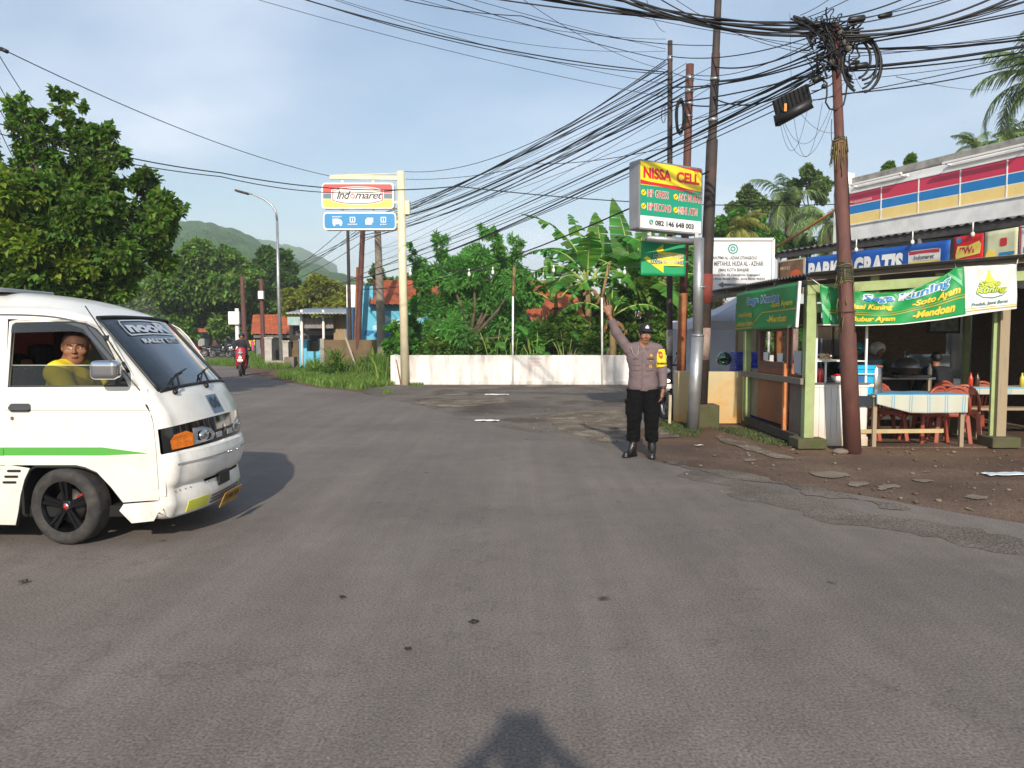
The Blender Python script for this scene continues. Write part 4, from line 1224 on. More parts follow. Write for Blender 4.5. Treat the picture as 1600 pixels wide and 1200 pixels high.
def patch(name,x0,z0,x1,z1,mat,off=0.004,parent=None,thick=0.004):
 mb=MB()
 mb.grid(lambda a,b:fr_(x0+(x1-x0)*a,z0+(z1-z0)*b,off),8,8)
 for e in(0,1):
  mb.grid(lambda a,b:fr_(x0+(x1-x0)*a,z1 if e else z0,off*b),8,1)
  mb.grid(lambda a,b:fr_(x1 if e else x0,z0+(z1-z0)*a,off*b),8,1)
 return mb.build(name,[mat],parent or shirt,world_co=False,fix=False)
for x0,x1 in((-0.135,-0.035),(0.045,0.145)):
 pk=patch('chest_pocket',x0,1.115,x1,1.215,m_shirt,0.006);patch('pocket_flap',x0-0.003,1.185,x1+0.003,1.222,m_shirt,0.011,pk)
 patch('flap_edge',x0-0.003,1.182,x1+0.003,1.186,m_shirt_d,0.012,pk)
patch('placket',-0.005,0.862,0.022,1.40,m_shirt,0.004);patch('placket_seam',-0.009,0.862,-0.005,1.40,m_shirt_d,0.005)
for k in range(5):
 b=MB();b.ball(fr_(0.009,0.93+k*0.1,0.006),0.006,seg=8,rings=5);b.build('button',[m_shirt_d],shirt,world_co=False)
tx=MB();put_text(tx,'POLRI',0.098,1.262,0.085,0.018,lambda u,v:fr_(u,v,0.007),bold=0.03);tx.build('lettering',[M('thread_dark',(44,36,40),0.8)],shirt,world_co=False)
tx=MB();put_text(tx,'WITO S',-0.088,1.262,0.07,0.014,lambda u,v:fr_(u,v,0.007),bold=0.03);tx.build('lettering',[MATS['thread_dark']],shirt,world_co=False)
for cx,cz,w,h in((0.105,1.305,0.052,0.042),(0.098,1.237,0.05,0.014)):
 b=MB();b.poly([[(cx+w/2*math.cos(a)*(1 if k%2 else 0.55),cz+h/2*math.sin(a)*(1 if k%2 else 0.55))for k,a in enumerate(np.linspace(0,2*math.pi,17)[:-1])]],lambda u,v:fr_(u,v,0.013));b.build('badge',[m_gold],shirt,world_co=False)
b=MB();b.poly([circ(0.098,1.165,0.02)],lambda u,v:fr_(u,v,0.016));b.build('badge',[m_gold],shirt,world_co=False)
b=MB();b.poly([circ(0.098,1.165,0.010)],lambda u,v:fr_(u,v,0.018));b.build('badge_centre',[M('badge_red',(150,90,40),0.5)],shirt,world_co=False)
cl=MB()
for e in(-1,1):
 n0=Vector((0.012,0,0))
 A=[Vector((0.012+e*0.010,-0.095,1.405)),Vector((0.012+e*0.062,-0.035,1.462)),Vector((0.012+e*0.068,0.02,1.478)),Vector((0.012+e*0.03,0.062,1.485))]
 B=[Vector((0.012+e*0.055,-0.112,1.372)),Vector((0.012+e*0.095,-0.062,1.425)),Vector((0.012+e*0.100,0.02,1.452)),Vector((0.012+e*0.035,0.085,1.455))]
 cl.grid(lambda a,b:[A,B][0][min(3,int(a*3))].lerp([A,B][1][min(3,int(a*3))],b),3,1,0)
co=cl.build('collar',[m_shirt],shirt,world_co=False);s_=co.modifiers.new('s','SOLIDIFY');s_.thickness=0.006
for e in(-1,1):
 ep=MB();ep.bar((0.012+e*0.085,-0.005,1.462),(0.012+e*0.175,-0.005,1.432),0.045,0.006,up=(0,0,1));epo=ep.build('epaulette',[m_shirt_d],shirt,world_co=False,bevel=0.002)
 q_=MB();q_.bar((0.012+e*0.105,-0.006,1.463),(0.012+e*0.145,-0.006,1.449),0.02,0.004);q_.build('rank_bars',[m_chrome],epo,world_co=False)
wc=MB();wc.tube([(-0.15,-0.03,1.44),(-0.145,-0.10,1.40),(-0.12,fr_(-0.12,1.33).y-0.006,1.33),(-0.08,fr_(-0.08,1.28).y-.006,1.285),(-0.06,fr_(-0.06,1.33).y-.006,1.33),(-0.05,-0.09,1.42)],0.004,6);wc.build('whistle_cord',[M('cord_silver',(150,145,150),0.5)],shirt,world_co=False)
a0,a1=Vector(J['shL']),Vector(J['elL'])
ab=MB();dd=(a1-a0).normalized()
ab.tube([a0+dd*0.0+Vector((0.012,0,0)),a0+dd*0.06+Vector((0.007,0,0)),a0+dd*0.22],[0.078,0.080,0.072],20,cap=False)
abo=ab.build('armband',[m_yel],pol,world_co=False)
fa_=lambda u,v:(lambda c:c+Vector((math.sin(u/0.078+0.1)*0.0815,-math.cos(u/0.078+0.1)*0.0815,0)))(a0+dd*(0.07-v)+Vector((0.008,0,0)))
q_=MB();put_text(q_,'BHABINKAM',0.0,-0.105,0.135,0.028,fa_,bold=0.04);q_.build('lettering',[MATS['thread_dark']],abo,world_co=False)
q_=MB();q_.poly([[(0.0,0.055),(0.024,0.045),(0.026,-0.01),(0.014,-0.038),(0,-0.045),(-0.014,-0.038),(-0.026,-0.01),(-0.024,0.045)]],lambda u,v:fa_(0,v)+Vector((u,-0.003,0)));q_.build('crest',[M('crest_red',(170,60,34),0.6,var=0.3,scale=60)],abo,world_co=False)
q_=MB();q_.poly([circ(0,0.005,0.013)],lambda u,v:fa_(0,v)+Vector((u,-0.005,0)));q_.build('crest_centre',[m_gold],abo,world_co=False)
wt=MB();w0=Vector(J['wrL'])+Vector((0,0,0.018));wt.lathe([(0.034,-0.01),(0.036,0),(0.034,0.01)],c=w0,seg=20);wt.ball(w0+Vector((0.02,-0.028,0)),(0.014,0.008,0.014),seg=10,rings=6)
wt.build('watch',[m_blk],pol,world_co=False)
m_trs=M('police_trousers',(8,8,10),0.95,spec=0.2,var=0.18,scale=12,bump=0.3,bscale=240)
sd2=SDF((-.32,-.26,.0),(.38,.26,1.02),0.007)
J2=dict(J);
body_core(sd2,J2,0.022,'legs')
for s_ in('L','R'):
 k_,a_=Vector(J['kn'+s_]),Vector(J['an'+s_]);h_=Vector(J['hip'+s_])
 sd2.cap(h_+Vector((0,0,-0.1)),k_,0.094,0.078,k=0.03);sd2.cap(k_,k_.lerp(a_,0.62),0.076,0.078,k=0.03);sd2.cap(k_.lerp(a_,0.62),k_.lerp(a_,0.72),0.078,0.060,k=0.02)
 o_=1 if s_=='L' else-1
 sd2.box(k_+Vector((o_*0.083,0.01,0.14)),(0.022,0.075,0.095),rd=0.012,k=0.012)
 sd2.box(k_+Vector((o_*0.096,0.01,0.215)),(0.016,0.08,0.024),rd=0.008,k=0.004)
sd2.half((0,0,0.205),(0,0,-1));sd2.half((0,0,0.872),(0,0,1))
sdf_obj(sd2,'trousers',[m_trs],pol,wrinkle=0.012,wscale=6,wstretch=(1,1,2.2))
bt=MB();bt.lathe([(0.158,-0.02),(0.160,0.0),(0.158,0.02)],c=(0.015,0,0),seg=28);
m_boot=M('boot_leather',(20,20,22),0.34,var=0.2,scale=18,bump=0.12,bscale=50,dirt=(80,70,60),dirt_amt=0.3,dirt_scale=12)
for s_,yaw,fx in(('R',R(38),1),('L',R(4),1)):
 a_=Vector(J['an'+s_]);q=Matrix.Rotation(-yaw if s_=='R' else-yaw,3,'Z')
 sd3=SDF(a_+Vector((-.26,-.30,-.11)),a_+Vector((.20,.20,.18)),0.0058)
 sd3.cap(a_+Vector((0,0.01,0.13)),a_+Vector((0,0.01,0.0)),0.056,0.050,k=0.02)
 f=q@Vector((0,-1,0))
 sd3.cap(a_+Vector((0,0.02,-0.045)),a_+f*0.15+Vector((0,0,-0.058)),0.046,0.040,k=0.03)
 sd3.cap(a_+f*0.06+Vector((0,0,-0.02)),a_+f*0.02+Vector((0,0,0.03)),0.042,0.05,k=0.03)
 sd3.cap(a_+f*-0.02+Vector((0,0,-0.085)),a_+f*0.155+Vector((0,0,-0.085)),0.050,0.048,k=0.004)
 sd3.half(a_+Vector((0,0,-0.098)),(0,0,-1));sd3.half(a_+Vector((0,0,0.135)),(0,0,1))
 bo=sdf_obj(sd3,'boot',[m_boot],pol)
 lc=MB()
 for k in range(4):
  c_=a_+f*(0.095-k*0.016)+Vector((0,0,-0.005+k*0.017-0.005));sd_=q@Vector((1,0,0))
  lc.tube([c_-sd_*0.02,c_+f*0.004,c_+sd_*0.02],0.003,5)
 lc.build('laces',[M('lace_grey',(120,120,120),0.6)],bo,world_co=False)
hc=Vector(J['head'])
sd4=SDF(hc+Vector((-.16,-.26,-.03)),hc+Vector((.16,.16,.20)),0.0058)
def HP(x,y,z):return hc+hrot@Vector((x,y,z))
sd4.ell(HP(0,0.012,0.052),(0.092,0.106,0.092),k=0,rot=hrot.to_4x4())
sd4.ell(HP(0,-0.03,0.098),(0.074,0.06,0.05),k=0.03,rot=hrot.to_4x4())
sd4.half(HP(0,0,0.036),hrot@Vector((0,0.12,-1)))
sd4.box(HP(0,-0.112,0.054),(0.066,0.032,0.0065),rd=0.006,k=0.012,rot=(hrot@Euler((R(14),0,0)).to_matrix()).to_4x4())
capo=sdf_obj(sd4,'cap',[M('cap_black',(24,23,27),0.85,var=0.1,bump=0.2,bscale=200)],pol)
cb=MB();cc=HP(0,0,0);
cb.poly([[(-0.022,-0.014),(0.022,-0.014),(0.024,0.006),(0.012,0.016),(0.008,0.028),(-0.008,0.028),(-0.012,0.016),(-0.024,0.006)]],lambda u,v:HP(u,-0.104+abs(u)*0.35,0.097+v));cb.build('cap_badge',[M('badge_white',(225,228,230),0.5)],capo,world_co=False)
hr=SDF(hc+Vector((-.13,-.13,-.09)),hc+Vector((.13,.15,.14)),0.006)
hr.ell(HP(0,0.018,0.030),(0.081,0.096,0.094),k=0,rot=hrot.to_4x4());hr.half(HP(0,-0.042,0.0),hrot@Vector((0,-1,-0.15)));hr.half(HP(0,0,-0.035),hrot@Vector((0,-0.3,-1)))
sdf_obj(hr,'hair',[m_hair],pol)
bz=MB();bz.lathe([(0.153,-0.018),(0.155,0),(0.153,0.018)],seg=30);
def figure(label,loc,rz,J,cat='person',name='person',h=0.01,shirt=(60,60,66),trousers=(34,36,44),hair=True,fat=0.0,bulk=1.0,helmet=None,sleeves='long',hrot=None,skin=True,wr=0.005,grip=None,group=None,scarf=None,hs=1.0,hairc=False):
 o=thing(name,label,cat,loc,rz,group)
 lo,hi=bounds(J)
 hrot=hrot or I3
 sd=SDF(lo,hi,h);body_core(sd,J,-0.004,bulk=bulk)
 nk,hd=Vector(J['neck']),Vector(J['head'])
 sd.cap(nk,nk.lerp(hd,0.6),0.052+fat*1.5,0.052+fat,k=0.03)
 reg=head(sd,hd,hrot,hs,fat)
 for s_,e in(('L',1),('R',-1)):
  d=Vector(J['wr'+s_])-Vector(J['el'+s_])
  cu=(0.9,0.9,0.95,1.0)if grip else(0.35,0.4,0.45,0.5)
  dn_=d.normalized()
  nn_=Vector((-e,0,0))if not grip else Vector((0,0,-1))
  nn_=(nn_-dn_*nn_.dot(dn_)).normalized();sdv=dn_.cross(nn_)*e
  if sdv.dot(Vector((0,-1,0)))<0 and not grip:sdv=-sdv
  if grip and sdv.dot(Vector((-e,0,0)))<0:sdv=-sdv
  hand(sd,J['wr'+s_],dn_,nn_,sdv,curl=cu,thumb=0.5,r=max(0.0088,h*0.95))
  a=Vector(J['an'+s_]);f=Vector(J.get('_foot',(0,-1,0)))
  sd.cap(a,a+f*0.14+Vector((0,0,-0.04)),0.042,0.032,k=0.03)
 sdf_obj(sd,'body',SKIN,o,regions=reg)
 ss=SDF(lo,hi,h);body_core(ss,J,0.012,'top',bulk=bulk)
 p=Vector(J['pelvis'])
 ss.cut_where(lambda x,y,z:np.where(np.sqrt((x-nk.x)**2+(y-nk.y)**2)<0.10,(z-nk.z-0.018)+0.25*-(y-nk.y),-1))
 for s_ in('L','R'):
  el,wr_=Vector(J['el'+s_]),Vector(J['wr'+s_]);sh=Vector(J['sh'+s_])
  if sleeves=='long':q0,dd=wr_-(wr_-el).normalized()*0.02,(wr_-el).normalized()
  else:q0,dd=sh.lerp(el,0.72),(el-sh).normalized()
  far=(wr_-q0).length+0.12;ctr=wr_ if sleeves=='long' else el.lerp(wr_,0.5)
  rad=0.13 if sleeves=='long' else(el-wr_).length*0.5+0.12
  if sleeves!='long':
   def cutf(x,y,z,q0=q0,dd=dd,el=el,wr_=wr_):
    pl=(x-q0.x)*dd.x+(y-q0.y)*dd.y+(z-q0.z)*dd.z
    def seg(a,b):
     ba=np.array(b-a);t=np.clip(((x-a.x)*ba[0]+(y-a.y)*ba[1]+(z-a.z)*ba[2])/(ba@ba),0,1)
     return np.sqrt((x-a.x-t*ba[0])**2+(y-a.y-t*ba[1])**2+(z-a.z-t*ba[2])**2)
    near=np.minimum(seg(q0,el),seg(el,wr_))<0.085
    fore=seg(el,wr_)<0.07
    return np.where(near,np.where(fore,np.maximum(pl,0.002),pl),-1)
   ss.cut_where(cutf)
  else:
   ss.cut_where(lambda x,y,z,q0=q0,dd=dd,c=ctr,r=rad:np.where((x-c.x)**2+(y-c.y)**2+(z-c.z)**2<r*r,(x-q0.x)*dd.x+(y-q0.y)*dd.y+(z-q0.z)*dd.z,-1))
 key='cloth_%d_%d_%d'%shirt
 sho=sdf_obj(ss,'shirt',[M(key,shirt,0.85,var=0.1,scale=8,bump=0.15,bscale=220)],o,wrinkle=wr,wscale=7)
 st_=SDF(lo,hi,h);body_core(st_,J,0.014,'legs',bulk=bulk)
 for s_ in('L','R'):
  a=Vector(J['an'+s_]);
  st_.cut_where(lambda x,y,z,a=a:np.where((x-a.x)**2+(y-a.y)**2<0.13**2,a.z+0.03-z,-1))
 sdf_obj(st_,'trousers',[M('cloth_%d_%d_%d'%trousers,trousers,0.9,var=0.12,scale=8)],o,wrinkle=wr,wscale=6)
 for s_ in('L','R'):
  a=Vector(J['an'+s_]);f=Vector(J.get('_foot',(0,-1,0)))
  sh_=SDF(a-Vector((.2,.28,.14)),a+Vector((.2,.28,.1)),max(h,0.008));sh_.cap(a+Vector((0,0,-0.03)),a+f*0.15+Vector((0,0,-0.045)),0.05,0.042,k=0.02);sh_.half(a+Vector((0,0,-0.085)),(0,0,-1));sh_.half(a+Vector((0,0,-0.005)),(0,0,1))
  sdf_obj(sh_,'shoe',[M('shoe_dark',(36,32,30),0.6)],o)
 def HQ(x,y,z):return hd+hrot@(Vector((x,y,z))*hs)
 if hair:
  hh=SDF(hd-Vector((.14,.16,.12)),hd+Vector((.14,.16,.17)),max(0.007,h*0.8))
  hz_=-0.005 if hairc else 0.0
  hh.ell(HQ(0,0.016,0.040),np.array((0.082+fat+hz_*.7,0.099+hz_,0.090+hz_*0.6))*hs,k=0,rot=hrot.to_4x4());hh.cut_where(lambda x,y,z:0.01-np.minimum((y-hd.y)+0.045+(9 if not hairc else 3)*np.maximum(z-hd.z-(0.075 if not hairc else 0.07),0),9))
  hh.half(HQ(0,0,-0.02),hrot@Vector((0,-0.5,-1)))
  sdf_obj(hh,'hair',[M('hair_shaved',(66,46,38),0.7,var=0.2,scale=90)if hairc else m_hair],o)
 if scarf:
  hh=SDF(hd-Vector((.16,.18,.28)),hd+Vector((.16,.18,.17)),max(0.008,h))
  hh.ell(HQ(0,0.014,0.035),(0.092,0.108,0.105),k=0,rot=hrot.to_4x4());hh.cap(HQ(0,0,-0.06),nk+Vector((0,0,-0.02)),0.085,0.12,k=0.04)
  hh.ell(HQ(0,-0.10,-0.01),(0.055,0.06,0.07),k=0.01,op='sub',rot=hrot.to_4x4())
  sdf_obj(hh,'headscarf',[M('cloth_%d_%d_%d'%scarf,scarf,0.9)],o)
 if helmet:
  hh=SDF(hd-Vector((.19,.22,.16)),hd+Vector((.19,.22,.22)),max(0.008,h))
  hh.ell(HQ(0,0.012,0.045),(0.125,0.145,0.130),k=0,rot=hrot.to_4x4());hh.ell(HQ(0,-0.13,-0.035),(0.10,0.12,0.085),k=0.008,op='sub',rot=hrot.to_4x4());hh.half(HQ(0,0,-0.07),hrot@Vector((0,0,-1)))
  sdf_obj(hh,'helmet',[M('helmet_%d_%d_%d'%helmet,helmet,0.2,coat=1,var=0.05)],o)
 return o
def sit(shw=0.19,lean=0.0,arms=((0.30,-0.12,0.62),(0.16,-0.36,0.72)),knee=0.42,seat=0.47,spread=0.12,wr=None):
 """seated pose, facing -y, origin on the ground below the pelvis"""
 s=seat+0.08
 J=dict(pelvis=(0,0.0,s),chest=(0,-lean*0.6,s+0.34),neck=(0,-lean,s+0.51),head=(0,-lean*1.25,s+0.64),hipL=(0.09,-0.02,s-0.01),hipR=(-0.09,-0.02,s-0.01),knL=(spread,-knee,s+0.02),knR=(-spread,-knee,s+0.02),anL=(spread,-knee+0.02,0.09),anR=(-spread,-knee+0.02,0.09))
 J['shL']=(shw,-lean*.9,s+0.445);J['shR']=(-shw,-lean*.9,s+0.445)
 (ex,ey,ez),(wx,wy,wz)=arms
 J['elL']=(ex,ey,ez);J['elR']=(-ex,ey,ez);J['wrL']=(wx,wy,wz);J['wrR']=(-wx,wy,wz)
 return J
dp=at(112,560,5.90)
J3=sit(0.20,0.02,((0.30,-0.16,0.64),(0.16,-0.42,0.70)),seat=0.50)
J3['chest']=(-0.0,-0.02,0.92);J3['shR']=(-0.215,-0.03,1.03);J3['elR']=(-0.215,-0.16,0.83);J3['wrR']=(-0.10,-0.42,0.92)
J3['elL']=(0.27,-0.16,0.85);J3['wrL']=(0.14,-0.46,0.92)
J3['neck']=(-0.02,-0.03,1.10);J3['head']=(-0.035,-0.075,1.245)
J3={k:(v if k.startswith('_')else(v[0],v[1],v[2]+0.245))for k,v in J3.items()}
J3['head']=(-0.035,-0.085,1.462)
J3['knL']=(.12,-.42,.78);J3['knR']=(-.12,-.42,.78);J3['anL']=(.12,-.60,.42);J3['anR']=(-.12,-.60,.42)
figure('driver in a bright yellow T-shirt looking out of the open van window',(dp.x-0.045,5.93,0.0),R(90),J3,h=0.0072,shirt=(232,205,20),trousers=(40,44,56),fat=0.012,bulk=1.22,hairc=True,sleeves='short',hrot=Euler((R(4),0,R(-68))).to_matrix(),wr=0.007,grip=True,hs=1.04)
J4=sit(0.18,0.0,((0.24,-0.05,0.70),(0.14,-0.28,0.66)),seat=0.50)
J4={k:(v if k.startswith('_')else(v[0],v[1],v[2]+0.06))for k,v in J4.items()}
figure('passenger in dark clothes seated dimly behind the van driver',(at(40,560,6.3).x,6.25,0.0),R(90),J4,h=0.011,shirt=(40,52,62),hrot=Euler((0,0,R(-20))).to_matrix())
JP=dict(pelvis=(0,0.0,0.93),chest=(0,0.0,1.27),neck=(0,-0.02,1.43),head=(0,-0.05,1.55),shL=(0.19,-0.02,1.37),shR=(-0.19,-0.02,1.37),elL=(0.36,-0.18,1.24),elR=(-0.36,-0.18,1.24),wrL=(0.135,-0.335,1.44),wrR=(-0.135,-0.335,1.44),hipL=(0.1,0,0.9),hipR=(-0.1,0,0.9),knL=(0.12,-0.02,0.5),knR=(-0.12,-0.02,0.5),anL=(0.13,0.0,0.09),anR=(-0.13,0.0,0.09))
JP={k:(v if k.startswith('_')else(v[0],v[1],v[2]*1.055))for k,v in JP.items()}
JP['anL']=(0.13,0,.09);JP['anR']=(-0.13,0,.09)
figure('person holding up a phone, whose long shadow falls on the road ahead',(0.02,-0.44,0),R(180),JP,h=0.012,shirt=(70,74,84),trousers=(40,42,50),grip=True)
ph=MB();ph.box((0.02,-0.07,1.63),(0.18,0.009,0.09));tag(ph.build('phone',[m_blk],bevel=0.004),'black phone held up sideways in both hands of the person casting the long shadow','phone')
m_rust=M('pole_rust',(96,60,52),0.75,var=0.2,scale=3,dirt=(70,46,40),dirt_amt=0.7,dirt_scale=2.5,bump=0.2,bscale=60,stretch=(3,3,1))
m_rust2=M('pole_rust_orange',(128,66,42),0.8,var=0.2,scale=3,dirt=(196,150,84),dirt_amt=0.55,dirt_scale=1.7,bump=0.2)
m_pdark=M('pole_dark',(52,46,44),0.75,var=0.2,scale=4,dirt=(92,60,50),dirt_amt=0.6,dirt_scale=2)
m_steel=M('galvanised',(168,170,172),0.42,metal=0.65,var=0.1,scale=5,dirt=(120,116,110),dirt_amt=0.4,dirt_scale=4)
m_cream=M('cream_paint',(222,212,180),0.5,var=0.06,scale=2,dirt=(160,146,118),dirt_amt=0.3,dirt_scale=3)
m_concp=M('pole_concrete',(140,130,118),0.9,var=0.15,scale=5,dirt=(104,96,84),dirt_amt=0.5,bump=0.3,bscale=40)
m_cwhite=M('white_paint',(232,230,224),0.55,var=0.04,scale=3)
m_moss=M('mossy_concrete',(84,80,56),0.95,var=0.25,scale=8,dirt=(58,74,30),dirt_amt=0.8,dirt_scale=4,bump=0.6,bscale=40)
def pole(name,base,top,r0,r1,mat,label,cat='pole',group=None,rings=(),steps=None,ring_mat=None):
 base,top=Vector(base),Vector(top)
 o=thing(name,label,cat,base,0,group)
 mb=MB()
 if steps:
  pts,rs=[base],[r0]
  for f,ra,rb in steps:
   pts+=[base.lerp(top,f-0.002),base.lerp(top,f+0.002)];rs+=[ra,rb]
  pts.append(top);rs.append(r1)
 else:
  pts=[base.lerp(top,i/8)for i in range(9)];rs=[r0+(r1-r0)*i/8 for i in range(9)]
 mb.tube(pts,rs,14)
 mb.build('shaft',[mat],o)
 for f,h,rm in rings:
  c=base.lerp(top,f);d=(top-base).normalized();rr_=(r0+(r1-r0)*f)*(1.12 if h<.12 else 1.02)
  if steps:
   rr_=[rb for ff,ra,rb in[(0,r0,r0)]+list(steps)if f>=ff][-1]*(1.14 if h<.12 else 1.015)
  q=MB();q.tube([c-d*h/2,c+d*h/2],rr_,14);q.build('band',[rm],o)
 return o
def zat(px,py,Y):return at(px,py,Y)
bA=gr(1046,650);tA=zat(1047,64,bA.y)
pA=pole('utility_pole',bA,tA,0.062,0.045,m_pdark,'thin dark pole left of the brown pole behind the phone shop sign',group='utility poles behind the phone shop sign',rings=[(0.955,0.08,m_steel),(0.90,0.05,m_blk),(0.66,0.14,M('tag_white',(196,190,190),0.6,var=0.2)),(0.615,0.16,M('tag_green',(110,150,116),0.6)),(0.2,0.5,M('flaky_white',(176,170,160),0.8,var=0.2,dirt=(60,52,46),dirt_amt=0.9,dirt_scale=5))])
bB=gr(1062,654);tB=zat(1078,103,bB.y)
pB=pole('utility_pole',bB,tB,0.085,0.06,m_rust2,'orange rusted pole standing between the thin dark pole and the silver post',group='utility poles behind the phone shop sign',rings=[(0.68,4.2,m_rust),(0.965,0.09,m_steel),(0.93,0.07,m_steel),(0.895,0.05,m_steel),(0.86,0.03,m_steel),(0.45,0.03,m_steel),(0.60,0.02,m_steel)],steps=[(0.36,0.082,0.070)])
bC=Vector((at(1094,666,13.35).x,13.35,0));tC=zat(1125,-70,13.2)
pC=pole('utility_pole',bC,tC,0.11,0.055,m_pdark,'tall leaning brown pole right behind the silver post, rising out of the picture',group='utility poles behind the phone shop sign',rings=[(0.66,0.06,m_steel),(0.745,0.04,m_steel),(0.30,0.5,M('flaky_red',(128,58,48),0.8,var=0.25)),(0.18,0.55,M('flaky_pale',(150,132,122),0.8,dirt=(112,50,40),dirt_amt=0.9,dirt_scale=6))],steps=[(0.62,0.095,0.072),(0.8,0.07,0.062)])
q=MB();q.box((bC.x+0.06,13.3,0.17),(0.42,0.40,0.40));q.build('footing',[m_moss],pC,bevel=0.02)
q=MB();q.box((bA.x+0.02,bA.y-0.05,0.2),(0.36,0.36,0.42));q.build('footing',[m_moss],pA,bevel=0.03)
q=MB();q.box((bB.x,bB.y+.05,0.05),(0.5,0.5,0.14));q.build('footing',[m_moss],pB,bevel=0.03)
stk=MB();s0=gr(1046,664);stk.bar(s0,s0+Vector((0.02,0.05,0.52)),0.045,0.02);tag(stk.build('wooden_stake',[M('weathered_wood',(176,166,140),0.85,var=0.2,scale=6)]),'short pale wooden stake at the foot of the thin dark pole','stake')
m_cable=M('cable_black',(16,17,20),0.55,var=0.1)
def coil(name,c,rx,rz,n,label,th=0.008,ry=0.05,seed=0,loops=2.0):
 rnd=random.Random(seed);mb=MB()
 for k in range(n):
  pts=[];ph=rnd.uniform(0,6.28);a_,b_=rx*rnd.uniform(0.65,1.08),rz*rnd.uniform(0.75,1.08);ox,oz=rnd.uniform(-.15,.15)*rx,rnd.uniform(-.12,.12)*rz;yy=rnd.uniform(-ry,ry)
  for i in range(33):
   t=6.283*i/32+ph;pts.append(Vector(c)+Vector((ox+a_*math.cos(t),yy+0.02*math.sin(t*2+ph),oz+b_*math.sin(t))))
  mb.tube(pts,th,6,cap=False)
 o=mb.build(name,[m_cable]);return tag(o,label,'cable coil')
cB=zat(1063,183,bB.y-0.08)
coil('cable_coil',cB,0.085,0.31,12,'tall narrow coil of black cable hanging left of the orange rusted pole',seed=3)
coil('cable_coil',zat(1037,178,bA.y-0.06),0.045,0.17,2,'thin loop of wire beside the thin dark pole',th=0.004,seed=4)
bH=gr(1332,707);tH=zat(1304,36,bH.y)
pH=pole('utility_pole',bH,tH,0.115,0.055,m_rust,'rusty brown pole in front of the food stall carrying the big tangle of cables',steps=[(0.285,0.108,0.098),(0.735,0.083,0.062)],rings=[(0.735,0.06,m_pdark),(0.44,0.03,m_pdark),(0.335,0.02,m_pdark)])
m_straw=M('old_straw',(120,108,62),0.95,var=0.3,scale=20)
rnd=random.Random(5);st_=MB()
for k in range(70):
 f=rnd.choice((0.735,0.735,0.725,0.445,0.40,0.34))+rnd.uniform(-0.035,0.012);c=bH.lerp(tH,f);a=rnd.uniform(0,6.28);r=0.088 if f>0.7 else 0.098
 p0=c+Vector((math.cos(a)*r,math.sin(a)*r,0));L=rnd.uniform(0.06,0.34 if f>0.6 else 0.2)
 p1=p0+Vector((math.cos(a)*0.012,math.sin(a)*0.012,-L*0.5));p2=p0+Vector((math.cos(a)*0.016+rnd.uniform(-.02,.02),math.sin(a)*0.016,-L))
 st_.tube([p0,p1,p2],rnd.uniform(0.003,0.007),4)
for f in(0.733,0.725,0.445,0.437,0.405,0.333):
 c=bH.lerp(tH,f);r=0.088 if f>0.7 else 0.10
 st_.tube([c+Vector((math.cos(a)*r,math.sin(a)*r,0.012*math.sin(3*a)))for a in np.linspace(0,6.283,20)],0.007,5,cap=False)
st_.build('straw_ties',[m_straw],pH)
wr_=MB();wr_.tube([bH.lerp(tH,f)+Vector((-0.10+0.02*math.sin(f*40),-0.04,0))for f in np.linspace(0.30,0.78,26)],0.005,5)
wr_.tube([bH.lerp(tH,f)+Vector((0.06,-0.07+0.01*math.sin(f*60),0))for f in np.linspace(0.25,0.74,26)],0.006,5)
wr_.build('down_cable',[m_cable],pH)
gt=MB();
for k in range(14):
 f=0.41+0.003*k;c=bH.lerp(tH,f);gt.tube([c+Vector((math.cos(a)*0.1,math.sin(a)*0.1,0.01*math.sin(2*a+k)))for a in np.linspace(0,6.283,14)],0.004,4,cap=False)
gt.build('green_twine',[M('twine_green',(50,84,66),0.8)],pH)
for args in((gr(548,582),zat(543,338,32.0),0.085,0.06,m_pdark,'slim black pole nearest the blue gate, left of the rusty pair'),(gr(557,583),zat(568,334,31.6),0.13,0.10,m_rust,'thick dark red rusty pole between the black and the concrete poles')):
 pole('utility_pole',*args,group='poles behind the roadside store sign')
pole('utility_pole',gr(549,583)+Vector((0.12,0.05,0)),gr(549,583)+Vector((0.3,0.05,4.4)),0.06,0.05,m_rust2,'short rusty pole leaning against the thick dark red pole',group='poles behind the roadside store sign')
pole('utility_pole',gr(598,584),zat(589,332,30.8),0.20,0.12,m_concp,'thick grey concrete pole behind the cream sign post',group='poles behind the roadside store sign')
q=MB();q.bar(gr(560,588)+Vector((0,0,0.1)),at(540,528,30.8),0.06,0.06);tag(q.build('leaning_plank',[M('plank_grey',(170,160,146),0.85)]),'weathered plank leaning on the thick red pole','plank')
pole('utility_pole',gr(384,561),at(378,432,gr(384,561).y),0.20,0.13,m_rust,'dark red pole farthest down the road beside the white signpost',group='distant poles down the road')
bF=Vector((at(412,560,41).x,41,0));pF=pole('utility_pole',bF,at(408,436,41),0.13,0.10,m_rust,'brown pole with a white box near its top, behind the white gate pillar',group='distant poles down the road')
q=MB();q.box(at(408,461,40.8),(0.28,0.2,0.42));q.build('meter_box',[m_cwhite],pF,bevel=0.02)
bS=gr(372,560);pS=pole('sign_post',bS,at(370,482,bS.y),0.16,0.13,m_cwhite,'white post carrying a small white box far down the road')
q=MB();q.box(at(366,497,bS.y-.2),(0.75,0.3,0.9));q.build('box',[m_cwhite],pS,bevel=0.04)
bL=gr(440,573);YL=bL.y
lamp=thing('street_lamp','tall slim grey street lamp with a curved arm over the road','street lamp',bL)
q=MB();q.tube([bL,at(435,450,YL),at(433,345,YL)],[0.10,0.08,0.06],10);q.build('pole',[m_steel],lamp)
